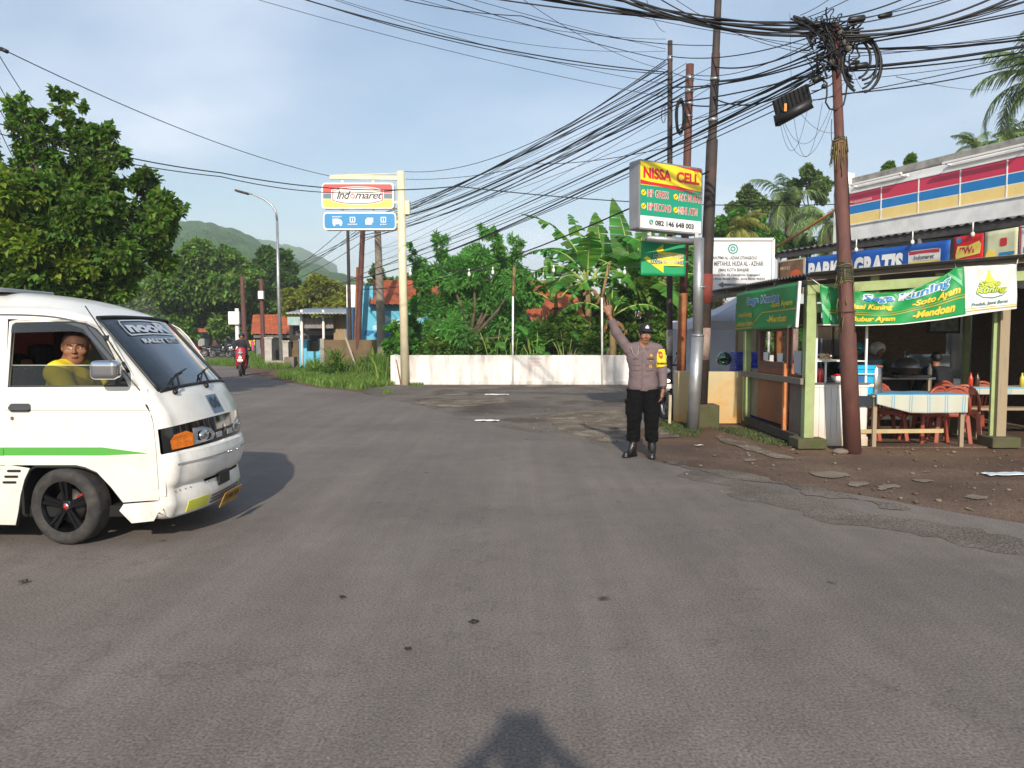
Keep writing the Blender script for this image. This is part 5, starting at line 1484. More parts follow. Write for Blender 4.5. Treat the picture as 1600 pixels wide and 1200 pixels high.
q=MB();q.tube([at(433,345,YL),at(431,330,YL),at(424,320,YL),at(412,311,YL),at(396,304,YL),at(384,301,YL)],[0.06,0.055,0.05,0.045,0.04,0.035],8);q.build('arm',[m_steel],lamp)
q=MB();q.bar(at(388,303,YL),at(368,297.5,YL),0.34,0.10);q.build('lamp_head',[m_pdark],lamp,bevel=0.03)
q=MB();q.box((bL.x,bL.y,0.15),(1.3,1.3,0.34));q.build('footing',[M('footing_pale',(150,140,126),0.9)],lamp,bevel=0.05)
bI=gr(633,601.5);YI=bI.y
sg=thing('roadside_sign','cream post with a hanging store sign and a blue services panel','sign',bI)
q=MB();q.tube([bI,at(626,268,YI)],[0.135,0.125],20);q.build('post',[m_cream],sg)
q=MB();q.bar(at(516,277,YI),at(626,278.5,YI),0.12,0.12);q.tube([at(518,274,YI),at(580,272.5,YI),at(622,271,YI)],0.02,6);q.build('arm',[m_cream],sg)
for x in(535,583):
 q=MB();q.bar(at(x,277,YI),at(x,288,YI),0.07,0.05);q.bar(at(x,325,YI),at(x,336,YI),0.07,0.05);q.build('hanger',[m_cream],sg)
for y in(316,347):
 q=MB();q.bar(at(613,y,YI),at(630,y,YI),0.06,0.08);q.build('bracket',[m_cream],sg)
def signbox(parent,x0,y0,x1,y1,Y,depth,rad,mat,name='panel',tilt=0.0,face=None):
 """rounded box, corners given on the photo; returns (object, fn(u, v) in metres from the centre, w, h)"""
 a,b,c_,d_=at(x0,y0,Y),at(x1,y0,Y),at(x0,y1,Y),at(x1,y1,Y)
 ctr=(a+b+c_+d_)/4;w=b.x-a.x;h=a.z-c_.z
 ux=Vector((1,0,0));uy=Vector((0,0,1))
 rg=rrect(w,h,rad,6)
 mb=MB();mb.prism(rg,plane_fn(ctr+Vector((0,-depth/2,0)),ux,uy),plane_fn(ctr+Vector((0,depth/2,0)),ux,uy))
 o=mb.build(name,[mat],parent)
 return o,(lambda off:plane_fn(ctr+Vector((0,-depth/2-off,0)),ux,uy)),w,h
m_sw=M('sign_white',(232,232,228),0.35,var=0.02,emit=0.0,coat=0.3);m_sred=M('sign_red',(214,70,66),0.35,var=0.03,coat=0.3);m_syel=M('sign_yellow',(240,210,92),0.35,var=0.03,coat=0.3)
m_sgrey=M('sign_slate',(96,116,128),0.35,var=0.06,coat=0.3);m_sblue=M('sign_blue',(30,132,188),0.35,var=0.03,coat=0.3);m_edge=M('sign_edge',(190,190,186),0.4,metal=0.3)
m_ink=M('ink_dark',(40,42,50),0.5);m_sred2=M('sign_crimson',(190,44,48),0.35,coat=0.3)
o,F,w,h=signbox(sg,504,287,616.5,327,YI,0.28,0.10,m_sw,'sign_panel')
t=MB();W2,H2=w*0.955,h*0.89
def clipped(y0,y1,x0=-1,x1=1):
 rg=[(max(x0*W2/2,min(x1*W2/2,x)),max(y0,min(y1,y)))for x,y in rrect(W2,H2,0.07,5)]
 out=[]
 for p in rg:
  if not out or(abs(out[-1][0]-p[0])+abs(out[-1][1]-p[1]))>1e-6:out.append(p)
 return out
def flat(par,name,rings,off,mat,F=F):
 q=MB();q.poly(rings if isinstance(rings[0],list)else[rings],F(off));return q.build(name,[mat],par)
flat(o,'red_band',clipped(H2*0.12,H2/2),0.004,m_sred);flat(o,'slate_band',rect(-W2/2,-H2*0.13,W2/2,H2*0.10),0.004,m_sgrey);flat(o,'yellow_band',clipped(-H2/2,-H2*0.15),0.004,m_syel)
def badge_ring(w,h,cut=0.16,n=8):
 pts=[]
 for k in range(n+1):
  x=-w*0.32+w*0.64*k/n;pts.append((x,h/2-0.06*h*(2*k/n-1)**2))
 pts+=[(w/2,h*0.30),(w/2,-h*0.30)]
 for k in range(n+1):
  x=w*0.32-w*0.64*k/n;pts.append((x,-h/2+0.06*h*(2*k/n-1)**2))
 pts+=[(-w/2,-h*0.30),(-w/2,h*0.30)]
 return pts
flat(o,'badge_border',badge_ring(W2*.76,H2*.80),0.008,m_sw);flat(o,'badge_ring',badge_ring(W2*.73,H2*.74),0.011,m_sred);flat(o,'badge_field',badge_ring(W2*.70,H2*.66),0.014,m_sw)
q=MB();put_text(q,'Ind',-0.43,0.02,0.44,0.25,F(0.018),bold=0.012,shear=0.35,spacing=0.9);put_text(q,'maret',0.35,-0.005,0.86,0.19,F(0.018),bold=0.012,shear=0.35,spacing=0.9);q.build('lettering',[m_ink],o)
q=MB();q.poly([circ(-0.155,-0.02,0.075,20),circ(-0.155,-0.02,0.04,16)],F(0.019));q.build('lettering_ring',[M('faded_pink',(214,112,110),0.5)],o)
o,F,w,h=signbox(sg,506.5,332.5,620,360,YI,0.26,0.12,m_sw,'services_panel')
flat(o,'blue_field',rrect(w*.965,h*.84,0.09,6),0.004,m_sblue,F)
q=MB();fn=F(0.008)
put_text(q,'PAKET',-0.70,0.13,0.30,0.04,fn)
q.poly([rect(-0.84,-0.10,-0.66,0.07)],fn);q.poly([[(-0.65,-0.10),(-0.54,-0.10),(-0.54,-0.02),(-0.60,0.05),(-0.65,0.05)]],fn)
for x in(-0.79,-0.59):q.poly([circ(x,-0.12,0.035,12)],fn)
for x,s_ in((-0.22,'payment'),(0.74,'point')):
 q.poly([rrect(0.17,0.17,0.02,3,x,0.04),rrect(0.12,0.12,0.01,3,x,0.04)[::-1]],fn);q.poly([rect(x-0.014,-0.01,x+0.014,0.05)],fn);q.poly([circ(x,0.075,0.014,8)],fn)
 put_text(q,s_,x,-0.105,0.30 if s_=='payment' else 0.2,0.055,fn)
q.poly([rect(0.18,-0.11,0.38,0.05)],fn);q.poly([rect(0.22,0.06,0.42,0.10)],fn);q.poly([rect(0.39,-0.05,0.42,0.06)],fn)
q.build('lettering',[m_sw],o)
q=MB();q.box(at(637,325,YI),(0.15,0.2,0.42));q.build('switch_box',[m_cream],sg,bevel=0.015)
bN=gr(1082,671);YN=bN.y
ns=thing('phone_shop_sign','boxed yellow, green and white phone shop sign on a silver post','sign',bN)
tp=at(1099,375,YN)
q=MB();q.tube([bN,bN.lerp(tp,0.5)],[0.10,0.10],18);q.tube([bN.lerp(tp,0.5),at(1092,372,YN)],[0.085,0.085],18)
q.tube([bN.lerp(tp,0.495),bN.lerp(tp,0.505)],[0.106,0.106],18);q.tube([bN.lerp(tp,0.75),bN.lerp(tp,0.757)],[0.09,0.09],18);q.build('post',[m_steel],ns)
L0,L1=at(998,249,12.35),at(1098,262.5,13.02)
B0,B1=at(998,356.5,12.35),at(1097,368,13.02)
ux=(L1-L0+B1-B0);wN=ux.length/2;ux.normalize();uy=((L0-B0)+(L1-B1));hN=uy.length/2;uy.normalize()
cN=(L0+L1+B0+B1)/4;nN=ux.cross(uy).normalized()
if nN.y>0:nN=-nN
depN=0.24
q=MB();q.prism(rrect(wN,hN,0.035,4),plane_fn(cN,ux,uy),plane_fn(cN-nN*depN,ux,uy))
bx=q.build('light_box',[M('box_grey',(150,152,156),0.45,metal=0.35,var=0.1,scale=4,dirt=(120,120,120),dirt_amt=0.4)],ns)
FN=lambda off:(lambda u,v:cN+ux*(u*wN/2)+uy*(v*hN/2)+nN*off)
def fN_(name,rings,off,mat):
 q=MB();q.poly(rings if isinstance(rings[0],list)else[rings],FN(off));return q.build(name,[mat],bx)
m_ny=M('nissa_yellow',(246,222,26),0.35,var=0.02,coat=0.4);m_ng=M('nissa_green',(18,150,116),0.35,var=0.03,coat=0.4);m_nr=M('nissa_red',(206,30,36),0.35,var=0.03,coat=0.4)
fN_('white_band',rect(-.955,-.955,.955,-.60),0.004,m_sw);fN_('green_band',rect(-.955,-.60,.955,.28),0.004,m_ng);fN_('yellow_band',rect(-.955,.28,.955,.955),0.004,m_ny)
fN_('red_wedge',[(-.955,.40),(-.955,.30),(.955,.28),(.955,.285),(.2,.36)],0.007,m_nr);fN_('red_corner',[(.1,.955),(.955,.955),(.955,.86)],0.007,m_nr)
fN_('red_wedge',[(-.955,.42),(-.955,.33),(.955,.20),(.955,.21)],0.008,m_nr)
q=MB();put_text(q,'NISSA',-0.44,0.64,0.86,0.32,FN(0.009),bold=0.045);put_text(q,'CELL',0.52,0.64,0.74,0.32,FN(0.009),bold=0.045);q.build('lettering',[m_nr],bx)
def outlined(txts,m0,m1,off,b0,b1,par,F,sh=0.0):
 for m_,b_,o_ in((m0,b0,off),(m1,b1,off+0.004)):
  q=MB()
  for s_,x,y,w_,h_ in txts:
   k=1+(0.05 if b_==b0 else 0);put_text(q,s_,x,y,w_*k,h_*(1+(0.14 if b_==b0 else 0)),F(o_),bold=b_,shear=sh)
  q.build('lettering',[m_],par)
outlined([('HP GRESS',-0.42,0.055,0.62,0.20),('ACC MURAH',0.58,0.05,0.70,0.20),('HP SECOND',-0.38,-0.33,0.70,0.20),('MINI ATM',0.52,-0.34,0.58,0.20)],m_sw,m_nr,0.008,0.035,0.0,bx,FN)
q=MB();put_text(q,'082 146 648 003',0.1,-0.78,1.22,0.155,FN(0.009),bold=0.03);q.build('lettering',[m_ink],bx)
q=MB();
for x,y in((-.86,.06),(.13,.05),(-.86,-.33),(.13,-.34)):q.poly([circ(x,y,0.075,14,0.085)],FN(0.009))
q.build('tick_disc',[m_ny],bx)
q=MB()
for x,y in((-.86,.06),(.13,.05),(-.86,-.33),(.13,-.34)):q.poly([[(x-.05,y),(x-.02,y-.05),(x+.06,y+.06),(x+.04,y+.07),(x-.02,y-.015),(x-.035,y+.02)]],FN(0.013))
q.build('tick_mark',[m_nr],bx)
q=MB();q.poly([circ(-.63,-.77,0.065,16,0.075)],FN(0.009));q.build('phone_disc',[M('phone_green',(40,150,120),0.4)],bx)
q=MB();q.poly([[(-.66,-.74),(-.64,-.73),(-.635,-.77),(-.61,-.80),(-.60,-.78),(-.595,-.80),(-.61,-.825),(-.65,-.80)]],FN(0.013));q.build('phone_glyph',[m_sw],bx)
q=MB();a_,b_=at(1010,372,12.55),at(1097,379,13.0);q.tube([a_,b_],0.055,14);q.build('arm',[m_steel],ns)
for x,Y_ in((1014,12.56),(1088,12.95)):
 q=MB();q.box(at(x,367,Y_),(0.06,0.06,0.10));q.build('clamp',[m_steel],ns)
gw=13.15
a_,b_,c_,d_=at(1002,377,gw-.1),at(1071,379.5,gw),at(1071,432,gw),at(1001,430,gw-.1)
def quad_fn(a,b,c,d,off=0.0):
 n_=(b-a).cross(a-d).normalized()
 if n_.y>0:n_=-n_
 return lambda u,v:(a.lerp(b,u)).lerp(d.lerp(c,u),1-v)+n_*off
ab_=thing('arrow_banner','small green banner with a yellow arrow hanging under the phone shop sign','banner',(b_+c_)/2-Vector((0.4,0,0)))
fnb=lambda off:(lambda u,v,_f=quad_fn(a_,b_,c_,d_):_f(u,v)+Vector((0.0,0.012*math.sin(u*9+v*4)-off,0)))
q=MB();q.grid(lambda u,v:fnb(0)(u,v),16,10);cloth_=q.build('cloth',[M('banner_green',(16,152,96),0.6,var=0.04)],ab_);s_=cloth_.modifiers.new('s','SOLIDIFY');s_.thickness=0.004;s_.offset=-1
q=MB();q.poly([[(.05,.5),(.50,.94),(.50,.72),(.95,.66),(.95,.30),(.50,.30),(.50,.08)]],fnb(0.016));q.build('arrow',[M('arrow_yellow',(228,218,40),0.5)],cloth_)
outlined([('LOKASI TMMD 126',.60,.585,.66,.11),('KODIM 0613 CIAMIS',.58,.41,.70,.11)],m_ink,m_sw,0.03,0.02,-0.005,cloth_,fnb)
for u in(0.03,0.97):
 q=MB();q.tube([fnb(0)(u,1.0),fnb(0)(u,1.0)+Vector((0,0,0.12))],0.004,5);q.build('tie',[m_cable],ab_)
q=MB();q.bar(at(1000,377,13.1),at(1092,380.5,13.2),0.02,0.02);q.build('batten',[M('bamboo',(170,150,96),0.7)],ab_)
YS=15.6
sb_=thing('signboard','large white signboard with dark lettering and a left arrow behind the poles','signboard',(at(1155,600,YS).x,YS,0))
xL,xR=at(1088,420,YS).x,at(1207,420,YS).x;zT,zB=at(1150,374,YS).z,at(1150,462,YS).z
cS=Vector(((xL+xR)/2,YS,(zT+zB)/2));wS,hS=xR-xL,zT-zB
q=MB();q.box(cS,(wS-0.06,0.02,hS-0.06));pn=q.build('panel',[M('board_white',(220,220,222),0.6,var=0.04,scale=2,dirt=(176,176,182),dirt_amt=0.25,dirt_scale=1.5)],sb_)
for a,b in(((xL,zT),(xR,zT)),((xR,zT),(xR,zB)),((xR,zB),(xL,zB)),((xL,zB),(xL,zT))):
 q=MB();q.bar((a[0],YS-0.02,a[1]),(b[0],YS-0.02,b[1]),0.05,0.05);q.build('frame',[m_cwhite],sb_)
for x in(xL+.05,xR-.03):
 q=MB();q.bar((x,YS+0.03,0),(x,YS+0.03,zT),0.05,0.05);q.build('leg',[m_cwhite],sb_)
FS=lambda off:(lambda px,py:(lambda p:Vector((p.x,YS-0.012-off,p.z)))(at(px,py,YS)))
G=MB();Fs=FS(0.003);
for s_,x,y,w_,h_ in(('YAYASAN PPMH AL - AZHAR CITANGKOLO',1142,403,82,5.0),('INSTITUT MIFTAHUL HUDA AL - AZHAR',1141,412,103,7.5),('(IMA) KOTA BANJAR',1146,422.5,48,6.5),('Jln. Pesantren No. 02 Citangkolo, Kujangsari',1142,430,90,4.5),('Langensari, Kota Banjar, Prov. Jawa Barat 46324',1143,436,103,4.5)):
 put_text(G,s_,x,y,w_,-h_,Fs,bold=0.025)
G.build('lettering',[M('ink_grey',(86,88,94),0.6)],pn)
G=MB();G.poly([[(1121,445),(1130,440),(1130,443),(1166,443),(1166,447),(1130,447),(1130,450)]],Fs);G.build('arrow',[M('arrow_grey',(112,114,118),0.6)],pn)
G=MB();G.poly([[(1145+8.5*math.cos(a),389+8.5*math.sin(a))for a in np.linspace(0,6.283,9)[:-1]],[(1145+6.2*math.cos(a),389+6.2*math.sin(a))for a in np.linspace(0,6.283,9)[:-1]]],Fs)
G.poly([[(1145+4.2*math.cos(a),389+4.2*math.sin(a))for a in np.linspace(0,6.283,13)[:-1]],[(1145+2.2*math.cos(a),389+2.2*math.sin(a))for a in np.linspace(0,6.283,13)[:-1]]],Fs);G.build('crest',[M('crest_teal',(60,148,140),0.6)],pn)
YW=24.45
ww=thing('boundary_wall','long low white rendered wall along the back of the parking lot','wall',(0,YW,0))
x0,x1=at(617,590,YW).x,at(1112,590,YW).x;zt=at(800,555,YW).z
m_wall=M('white_render',(228,224,220),0.8,var=0.04,scale=1.2,dirt=(150,142,130),dirt_amt=0.6,dirt_scale=1.3,stretch=(2.2,2.2,.45),dirt_low=(0.35,0.35),bump=0.15,bscale=30)
q=MB();q.box(((x0+x1)/2,YW+0.09,zt/2),(x1-x0,0.18,zt));wo=q.build('wall_face',[m_wall],ww,bevel=0.012)
q=MB();q.box(((x0+x1)/2,YW+0.07,0.065),(x1-x0,0.24,0.13));q.build('plinth',[m_wall],ww,bevel=0.01)
q=MB();q.box((x0-0.05,YW+1.2,zt/2),(0.16,2.5,zt));q.build('return_wall',[m_wall],ww,bevel=0.01)
q=MB();fw=lambda px,py:(lambda p:Vector((p.x,YW-0.004,p.z)))(at(px,py,YW))
for k,(w_,y_)in enumerate(((22,560.5),(20,566),(22,571))):put_text(q,('PARKIR UMUM','TIDAK','DILARANG BUANG')[k],836,y_,w_,-2.6,fw,mi=0 if k==0 else 1,bold=0.0)
q.build('lettering',[M('faded_ink',(150,150,160),0.8),M('faded_red',(206,160,162),0.8)],wo)
for k,(xw,yt,xm,ym,xt,yt2,Yp)in enumerate(((801,600,801.5,460,804,414,YW-0.07),(941,598,940.5,462,952,411,YW-0.07))):
 p_=thing('string_light_pole',('slim white pole topped by an upright wooden stick, mid-way along the white wall' if k==0 else 'slim white pole with a slanting wooden stick on top, beside the raised hand'),'pole',(at(xw,yt,Yp).x,Yp,0),0,'poles standing along the white wall')
 q=MB();q.tube([(at(xw,yt,Yp).x,Yp,0),at(xm,ym,Yp)],0.032,10);q.build('pipe',[m_cwhite],p_)
 q=MB();q.tube([at(xm,ym+2,Yp-.03),at(xt,yt2,Yp-.03)],[0.045,0.05],8);q.build('stick',[M('stick_brown',(150,124,82),0.85,var=0.2)],p_)
wq=[]
P_=[at(640,407,YW),at(804,416,YW),at(950,413,YW),at(1043,392,15.2)]
for i,(a,b)in enumerate(zip(P_[:-1],P_[1:])):
 q=MB();pts=[a.lerp(b,t)-Vector((0,0,0.22*4*t*(1-t)))for t in np.linspace(0,1,12)];q.tube(pts,0.012,5)
 tag(q.build('light_wire',[m_cable]),('wire of the string lights left of the middle white pole','wire of the string lights between the two white poles','wire of the string lights right of the slanting stick')[i],'wire')
for k,(x,y)in enumerate(((641,426),(733,427),(770,424),(807,430),(850,424),(865,421),(976,424))):
 if x in(850,807):continue
 bl=thing('light_bulb','small white bulb hanging on the string-light wire over the white wall','light bulb',at(x,y,YW),0,'bulbs on the string-light wire')
 q=MB();q.ball(at(x,y+1.5,YW),(0.05,0.05,0.075),seg=10,rings=7);q.build('globe',[m_cwhite],bl)
 q=MB();q.tube([at(x,y-2,YW),at(x,y-7,YW)],0.025,8);q.build('socket',[m_cwhite],bl)
q=MB();q.bar(at(619,562,YW-.12),at(626,600,YW-.2),0.03,0.02);tag(q.build('rusty_rod',[m_rust2]),'thin rusty rod leaning on the left end of the white wall','rod')
YA,YB,YCc,YH,YLg=bA.y,bB.y,13.3,bH.y,31.5
def cable(pts,r,label,group='overhead cables',sag=0.3,n=18,name='overhead_cable',wob=0.0):
 P=[at(*p)if isinstance(p,tuple)else p for p in pts]
 out=[]
 for a,b in zip(P[:-1],P[1:]):
  L=(b-a).length
  for i in range(n):
   t=i/n;q_=a.lerp(b,t)-Vector((0,0,sag*4*t*(1-t)))
   if wob:q_+=Vector((0,0,wob*noise.noise(Vector((t*6,a.x,b.x)))))
   out.append(q_)
 out.append(P[-1])
 mb=MB();mb.tube(out,r*.8,5,cap=False)
 o=mb.build(name,[m_cable],fix=False)
 return tag(o,label,'cable',group)
rnd=random.Random(11)
FA=[(1043,92,YA,568,350,YLg),(1043,99,YA,566,354,YLg),(1044,110,YA,568,358,YLg),(1045,122,YA,545,348,32),(1046,135,YA,589,346,30.8),(1047,148,YA,566,362,YLg),(1047,160,YA,589,352,30.8),(1048,172,YA,568,367,YLg),(1072,126,YB,545,354,32),(1072,134,YB,589,357,30.8),(1073,143,YB,568,372,YLg),(1073,156,YB,566,377,YLg),(1074,118,YB,545,360,32)]
for k,(x0_,y0_,Y0_,x1_,y1_,Y1_)in enumerate(FA):
 lab='black cable fanning from the %s pole down to the store sign poles'%('thin dark' if Y0_==YA else 'orange rusted')
 cable([(x0_,y0_,Y0_),(x1_,y1_,Y1_)],rnd.choice((0.010,0.012,0.017)),lab,'fan of cables to the poles by the store sign' if Y0_==YA else 'fan of cables from the orange pole',sag=rnd.uniform(0.1,0.55))
FB=[(1283,100,YH,566,428,YLg,.017),(1284,106,YH,566,434,YLg,.021),(1285,113,YH,589,418,30.8,.013),(1287,124,YH,545,440,32,.012),(1290,136,YH,589,430,30.8,.010),(1107,268,13.1,566,452,YLg,.020),(1288,120,YH,589,408,30.8,.009)]
for k,(x0_,y0_,Y0_,x1_,y1_,Y1_,r)in enumerate(FB):
 cable([(x0_,y0_,Y0_),(x1_,y1_,Y1_)],r,'long black cable from the tangle pole down to the foot of the store sign poles' if k!=5 else 'thick low cable crossing in front of the banana plants from the tall leaning pole','low cables from the tangle pole' if k!=5 else None,sag=rnd.uniform(0.1,0.4)if k!=5 else 0.5)
bFt,bDt=(410,444,41),(379,440,gr(384,561).y)
for k,(x,y,Y_,e)in enumerate(((568,352,YLg,bFt),(566,358,YLg,bFt),(545,350,32,bFt),(589,349,30.8,bDt),(566,366,YLg,bDt),(568,376,YLg,(411,452,41)),(566,430,YLg,(411,462,41)),(545,440,32,(411,468,41)))):
 cable([(x,y,Y_),e],0.016,'black cable from the store sign poles on to the distant brown poles','cables on to the distant poles',sag=0.3)
for k in range(14):
 x0_,Y0_=((1043,YA),(1073,YB),(1112,YCc),(1286,YH))[k%4];x1_=(545,567,589)[k%3]
 cable([(x0_,rnd.uniform(98,190)if k%4<3 else rnd.uniform(96,130),Y0_),(x1_,rnd.uniform(345,425),31.4)],.0065,'hair-thin wire among the fan of cables over the feathery tree','hair-thin wires in the fan of cables',sag=rnd.uniform(.05,.5))
for k in range(7):cable([(rnd.uniform(480,1000),-55,11),(1040+245*(k%2),rnd.uniform(50,110),(YA,YH)[k%2])],.0055,'hair-thin wire dropping from the top edge into the pole heads','hair-thin wires from the top edge',sag=rnd.uniform(.05,.25))
for k in range(11):
 Y0_,xx=((YA,1047),(YB,1078),(YCc,1112))[k%3]
 cable([(xx,88+k*8+(20 if k%3==1 else 0),Y0_),(1288+rnd.uniform(-8,8),50+k*6.5,YH)],rnd.choice((0.008,0.011,0.015)),'short black cable between the three brown poles and the tangle pole','cables between the brown poles and the tangle pole',sag=rnd.uniform(0.05,0.3))
TL=[((200,-62,12.3),(1040,152,YA),.006,.15,'thinnest lowest wire of those dropping from the top left to the thin dark pole'),((330,-48,12.6),(1043,113,YA),.014,.25,'thick wire of the pair from the top left to the thin dark pole'),((340,-50,12.4),(1043,116,YA),.010,.30,'thin wire of the pair from the top left to the thin dark pole'),((370,-55,12.5),(1045,132,YA),.006,.2,'fine wire from the top left just below the thick pair'),((420,-40,12.0),(1040,80,YA),.005,.35,'fine wire from the top left reaching the tip of the thin dark pole'),((520,-62,12.0),(1040,94,YA),.009,.1,'straight wire from the top middle to the thin dark pole')]
for a,b,r,s_,lab in TL:cable([a,b],r,lab,None,sag=s_,n=24)
cable([(500,-40,11.5),(815,25,12.0),(1115,71,YCc)],.009,'wire with a kink in the middle of the sky above the store sign',None,sag=0.12)
for k,(x,r)in enumerate(((560,.012),(600,.016),(640,.014),(700,.009),(760,.014),(840,.018),(900,.012),(960,.01),(620,.02),(880,.022))):
 cable([(x,-42-(k%3)*12,9.8),(1278+rnd.uniform(-10,12),34+k*2.4,YH)],r,'black cable of the bundle entering the tangle pole from the left along the top edge','cables entering the tangle pole from the left',sag=rnd.uniform(0.12,0.34),n=22)
TR=[((1262,27),(1420,-60),.008),((1250,24),(1360,-60),.006),((1285,31),(1500,-48),.014),((1290,36),(1530,-50),.010),((1300,36),(1640,-52),.009),((1300,42),(1600,-48),.012),((1318,44),(1640,-50),.020),((1322,48),(1650,-40),.024),((1322,52),(1655,-30),.018),((1326,56),(1700,-38),.010),((1330,60),(1760,-60),.011),((1340,66),(1900,-90),.009),((1350,62),(1800,-30),.013),((1375,68),(1860,-40),.016),((1375,69),(1860,4),.021),((1375,70),(1870,0),.010),((1370,76),(1880,-10),.007),((1360,80),(1880,10),.006),((1352,101),(1900,-2),.024),((1352,103),(1900,2),.026),((1352,106),(1900,8),.015),((1350,84),(1890,0),.007),((1325,141),(1860,6),.012),((1270,157),(1870,18),.009),((1340,120),(1880,16),.006)]
for k,(a,b,r)in enumerate(TR):
 up=k<12
 a=(min(a[0],1312),a[1]+(6 if a[0]>1312 else 0))
 cable([(a[0],a[1],YH-0.05),(b[0],b[1],9.6 if up else 10.9+0.3*math.sin(k))],r*0.9,'black cable leaving the tangle pole towards the %s'%('top edge of the picture' if up else 'right edge of the picture'),'cables leaving the tangle pole for the top edge' if up else 'cables leaving the tangle pole for the right edge',sag=rnd.uniform(0.05,0.22),n=16)
cable([(1400,120,YH),(1562,138,26)],.006,'fine wire running from the right-hand cables to the tall coconut palm',None,sag=.1)
cable([(632,268,YI),(1040,97,YA)],.011,'wire rising from the top of the cream sign post to the thin dark pole',None,sag=0.6)
cable([(634,280,YI),(841,256,19),(1108,214,YCc)],.010,'wire from the cream sign post to the tall leaning pole',None,sag=0.12)
cable([(-150,22,13.2),(6,78,14.0),(515,275,YI)],.012,'single wire crossing the left sky to the arm of the cream sign post',None,sag=0.25)
q=MB();q.tube([at(1,76,14),at(12,81,14)],0.035,8);tag(q.build('wire_clamp',[m_blk]),'small dark clamp on the single wire at the top left edge','clamp')
cable([(-160,138,15),(345,270,18),(714,291,20),(1336,318,22.5)],.017,'upper black cable running across the store sign to the shop on the right',None,sag=0.22)
cable([(-160,160,15),(345,276,18),(620,297,22)],.014,'lower black cable of the pair through the big left tree',None,sag=0.2)
for k,(a,b)in enumerate((((-40,60,12),(64,238,17)),((-40,95,12),(48,248,17)),((-30,130,12),(30,262,17)),((-40,20,12),(84,212,17)))):
 cable([a,b],.009,'steep wire dropping into the top of the big left tree','steep wires at the left edge',sag=0.1)
hub=at(1304,72,YH)
def P3(px,py,dy=0.0):return at(px,py,YH+dy)
rnd=random.Random(23)
tg=thing('cable_tangle','dense tangle of black cables, clamps and tape round the head of the rusty pole','cable tangle',hub)
def curl(mb,c,s_,th,n=7):
 pts=[Vector(c)]
 d=Vector((rnd.uniform(-1,1),rnd.uniform(-1,1),rnd.uniform(-1,1))).normalized()
 for i in range(n*3):
  d=(d+Vector((rnd.uniform(-1,1),rnd.uniform(-1,1),rnd.uniform(-1,1)))*0.55).normalized()
  nx=pts[-1]+d*s_
  off=nx-Vector(c)
  if off.length>s_*n*0.8:d=(-off).normalized();nx=pts[-1]+d*s_
  pts.append(nx)
 mb.tube(pts,th,5,cap=False)
mb=MB()
for k in range(60):
 f=rnd.random();c=P3(rnd.gauss(1302,13),rnd.uniform(36,112),rnd.uniform(-.15,.12));curl(mb,c,rnd.uniform(0.02,0.045),rnd.choice((.005,.008,.011)))
for k in range(26):
 a_=P3(rnd.uniform(1235,1290),rnd.uniform(24,44),rnd.uniform(-.1,.1));b_=P3(rnd.uniform(1295,1312),rnd.uniform(60,118),rnd.uniform(-.12,.1));m_=P3(rnd.uniform(1285,1305),rnd.uniform(38,52),rnd.uniform(-.15,.1))
 mb.tube([a_*(1-t)**2+m_*2*t*(1-t)+b_*t*t for t in np.linspace(0,1,12)],rnd.choice((.008,.013,.016)),5,cap=False)
for k in range(22):
 a_=P3(rnd.uniform(1318,1350),rnd.uniform(38,58),rnd.uniform(-.1,.1));b_=P3(rnd.uniform(1300,1318),rnd.uniform(60,118),rnd.uniform(-.12,.1));m_=P3(rnd.uniform(1300,1330),rnd.uniform(44,60),rnd.uniform(-.15,.1))
 mb.tube([a_*(1-t)**2+m_*2*t*(1-t)+b_*t*t for t in np.linspace(0,1,12)],rnd.choice((.006,.010,.013)),5,cap=False)
mb.build('cable_knot',[m_cable],tg)
mb=MB()
for k in range(30):
 c=P3(rnd.gauss(1304,12),rnd.uniform(50,120),-0.08);e=c+Vector((rnd.uniform(-.32,.32),rnd.uniform(-.1,.1),rnd.uniform(-.30,.18)))
 mb.tube([c,c.lerp(e,.5)+Vector((0,0,rnd.uniform(-.06,.06))),e],0.003,4)
mb.build('stray_wires',[m_cable],tg)
m_tape=M('old_tape',(98,90,76),0.8,var=0.35,scale=25)
for(px,py,w_,h_,rr_)in((1277,38,.09,.035,0),(1312,52,.07,.16,20),(1318,66,.06,.12,-15),(1300,97,.12,.12,5),(1326,76,.10,.09,30)):
 q=MB();q.ball(P3(px,py,-.1),(w_/2*.8,.04,h_/2*.8),seg=9,rings=6,rot=Euler((0,R(rr_),0)).to_matrix());q.build('tape_wrap',[m_tape],tg)
q=MB();q.ball(P3(1304,36,-.02),(0.06,0.06,0.035),seg=12,rings=6);q.build('pole_cap',[m_steel],tg)
for(a,b,r)in(((1325,32),(1352,28),.045),((1372,26),(1394,22),.03),((1336,104),(1356,101),.04),((1330,100),(1343,96),.022),((1270,127),(1282,120),.035),((1284,134),(1291,136),.03)):
 q=MB();A,B=P3(*a,-.05),P3(*b,-.05);q.tube([A,A.lerp(B,.1),A.lerp(B,.9),B],[r*.5,r,r,r*.5],8);q.build('splice_closure',[m_blk],tg)
c4=[at(1206,160,10.45),at(1266,128,10.25),at(1272,156,10.3),at(1214,192,10.5)]
c4=[at(1206,158,10.45),at(1262,130,10.25),at(1270,160,10.3),at(1214,190,10.5)]
tr_=thing('splice_tray','black cable splice tray hanging crookedly left of the tangle pole','splice tray',(c4[0]+c4[2])/2)
m_tray=M('tray_black',(24,25,27),0.5,var=0.2,scale=10)
ux_,uy_=(c4[1]-c4[0]),(c4[0]-c4[3]);nn_=ux_.cross(uy_).normalized()
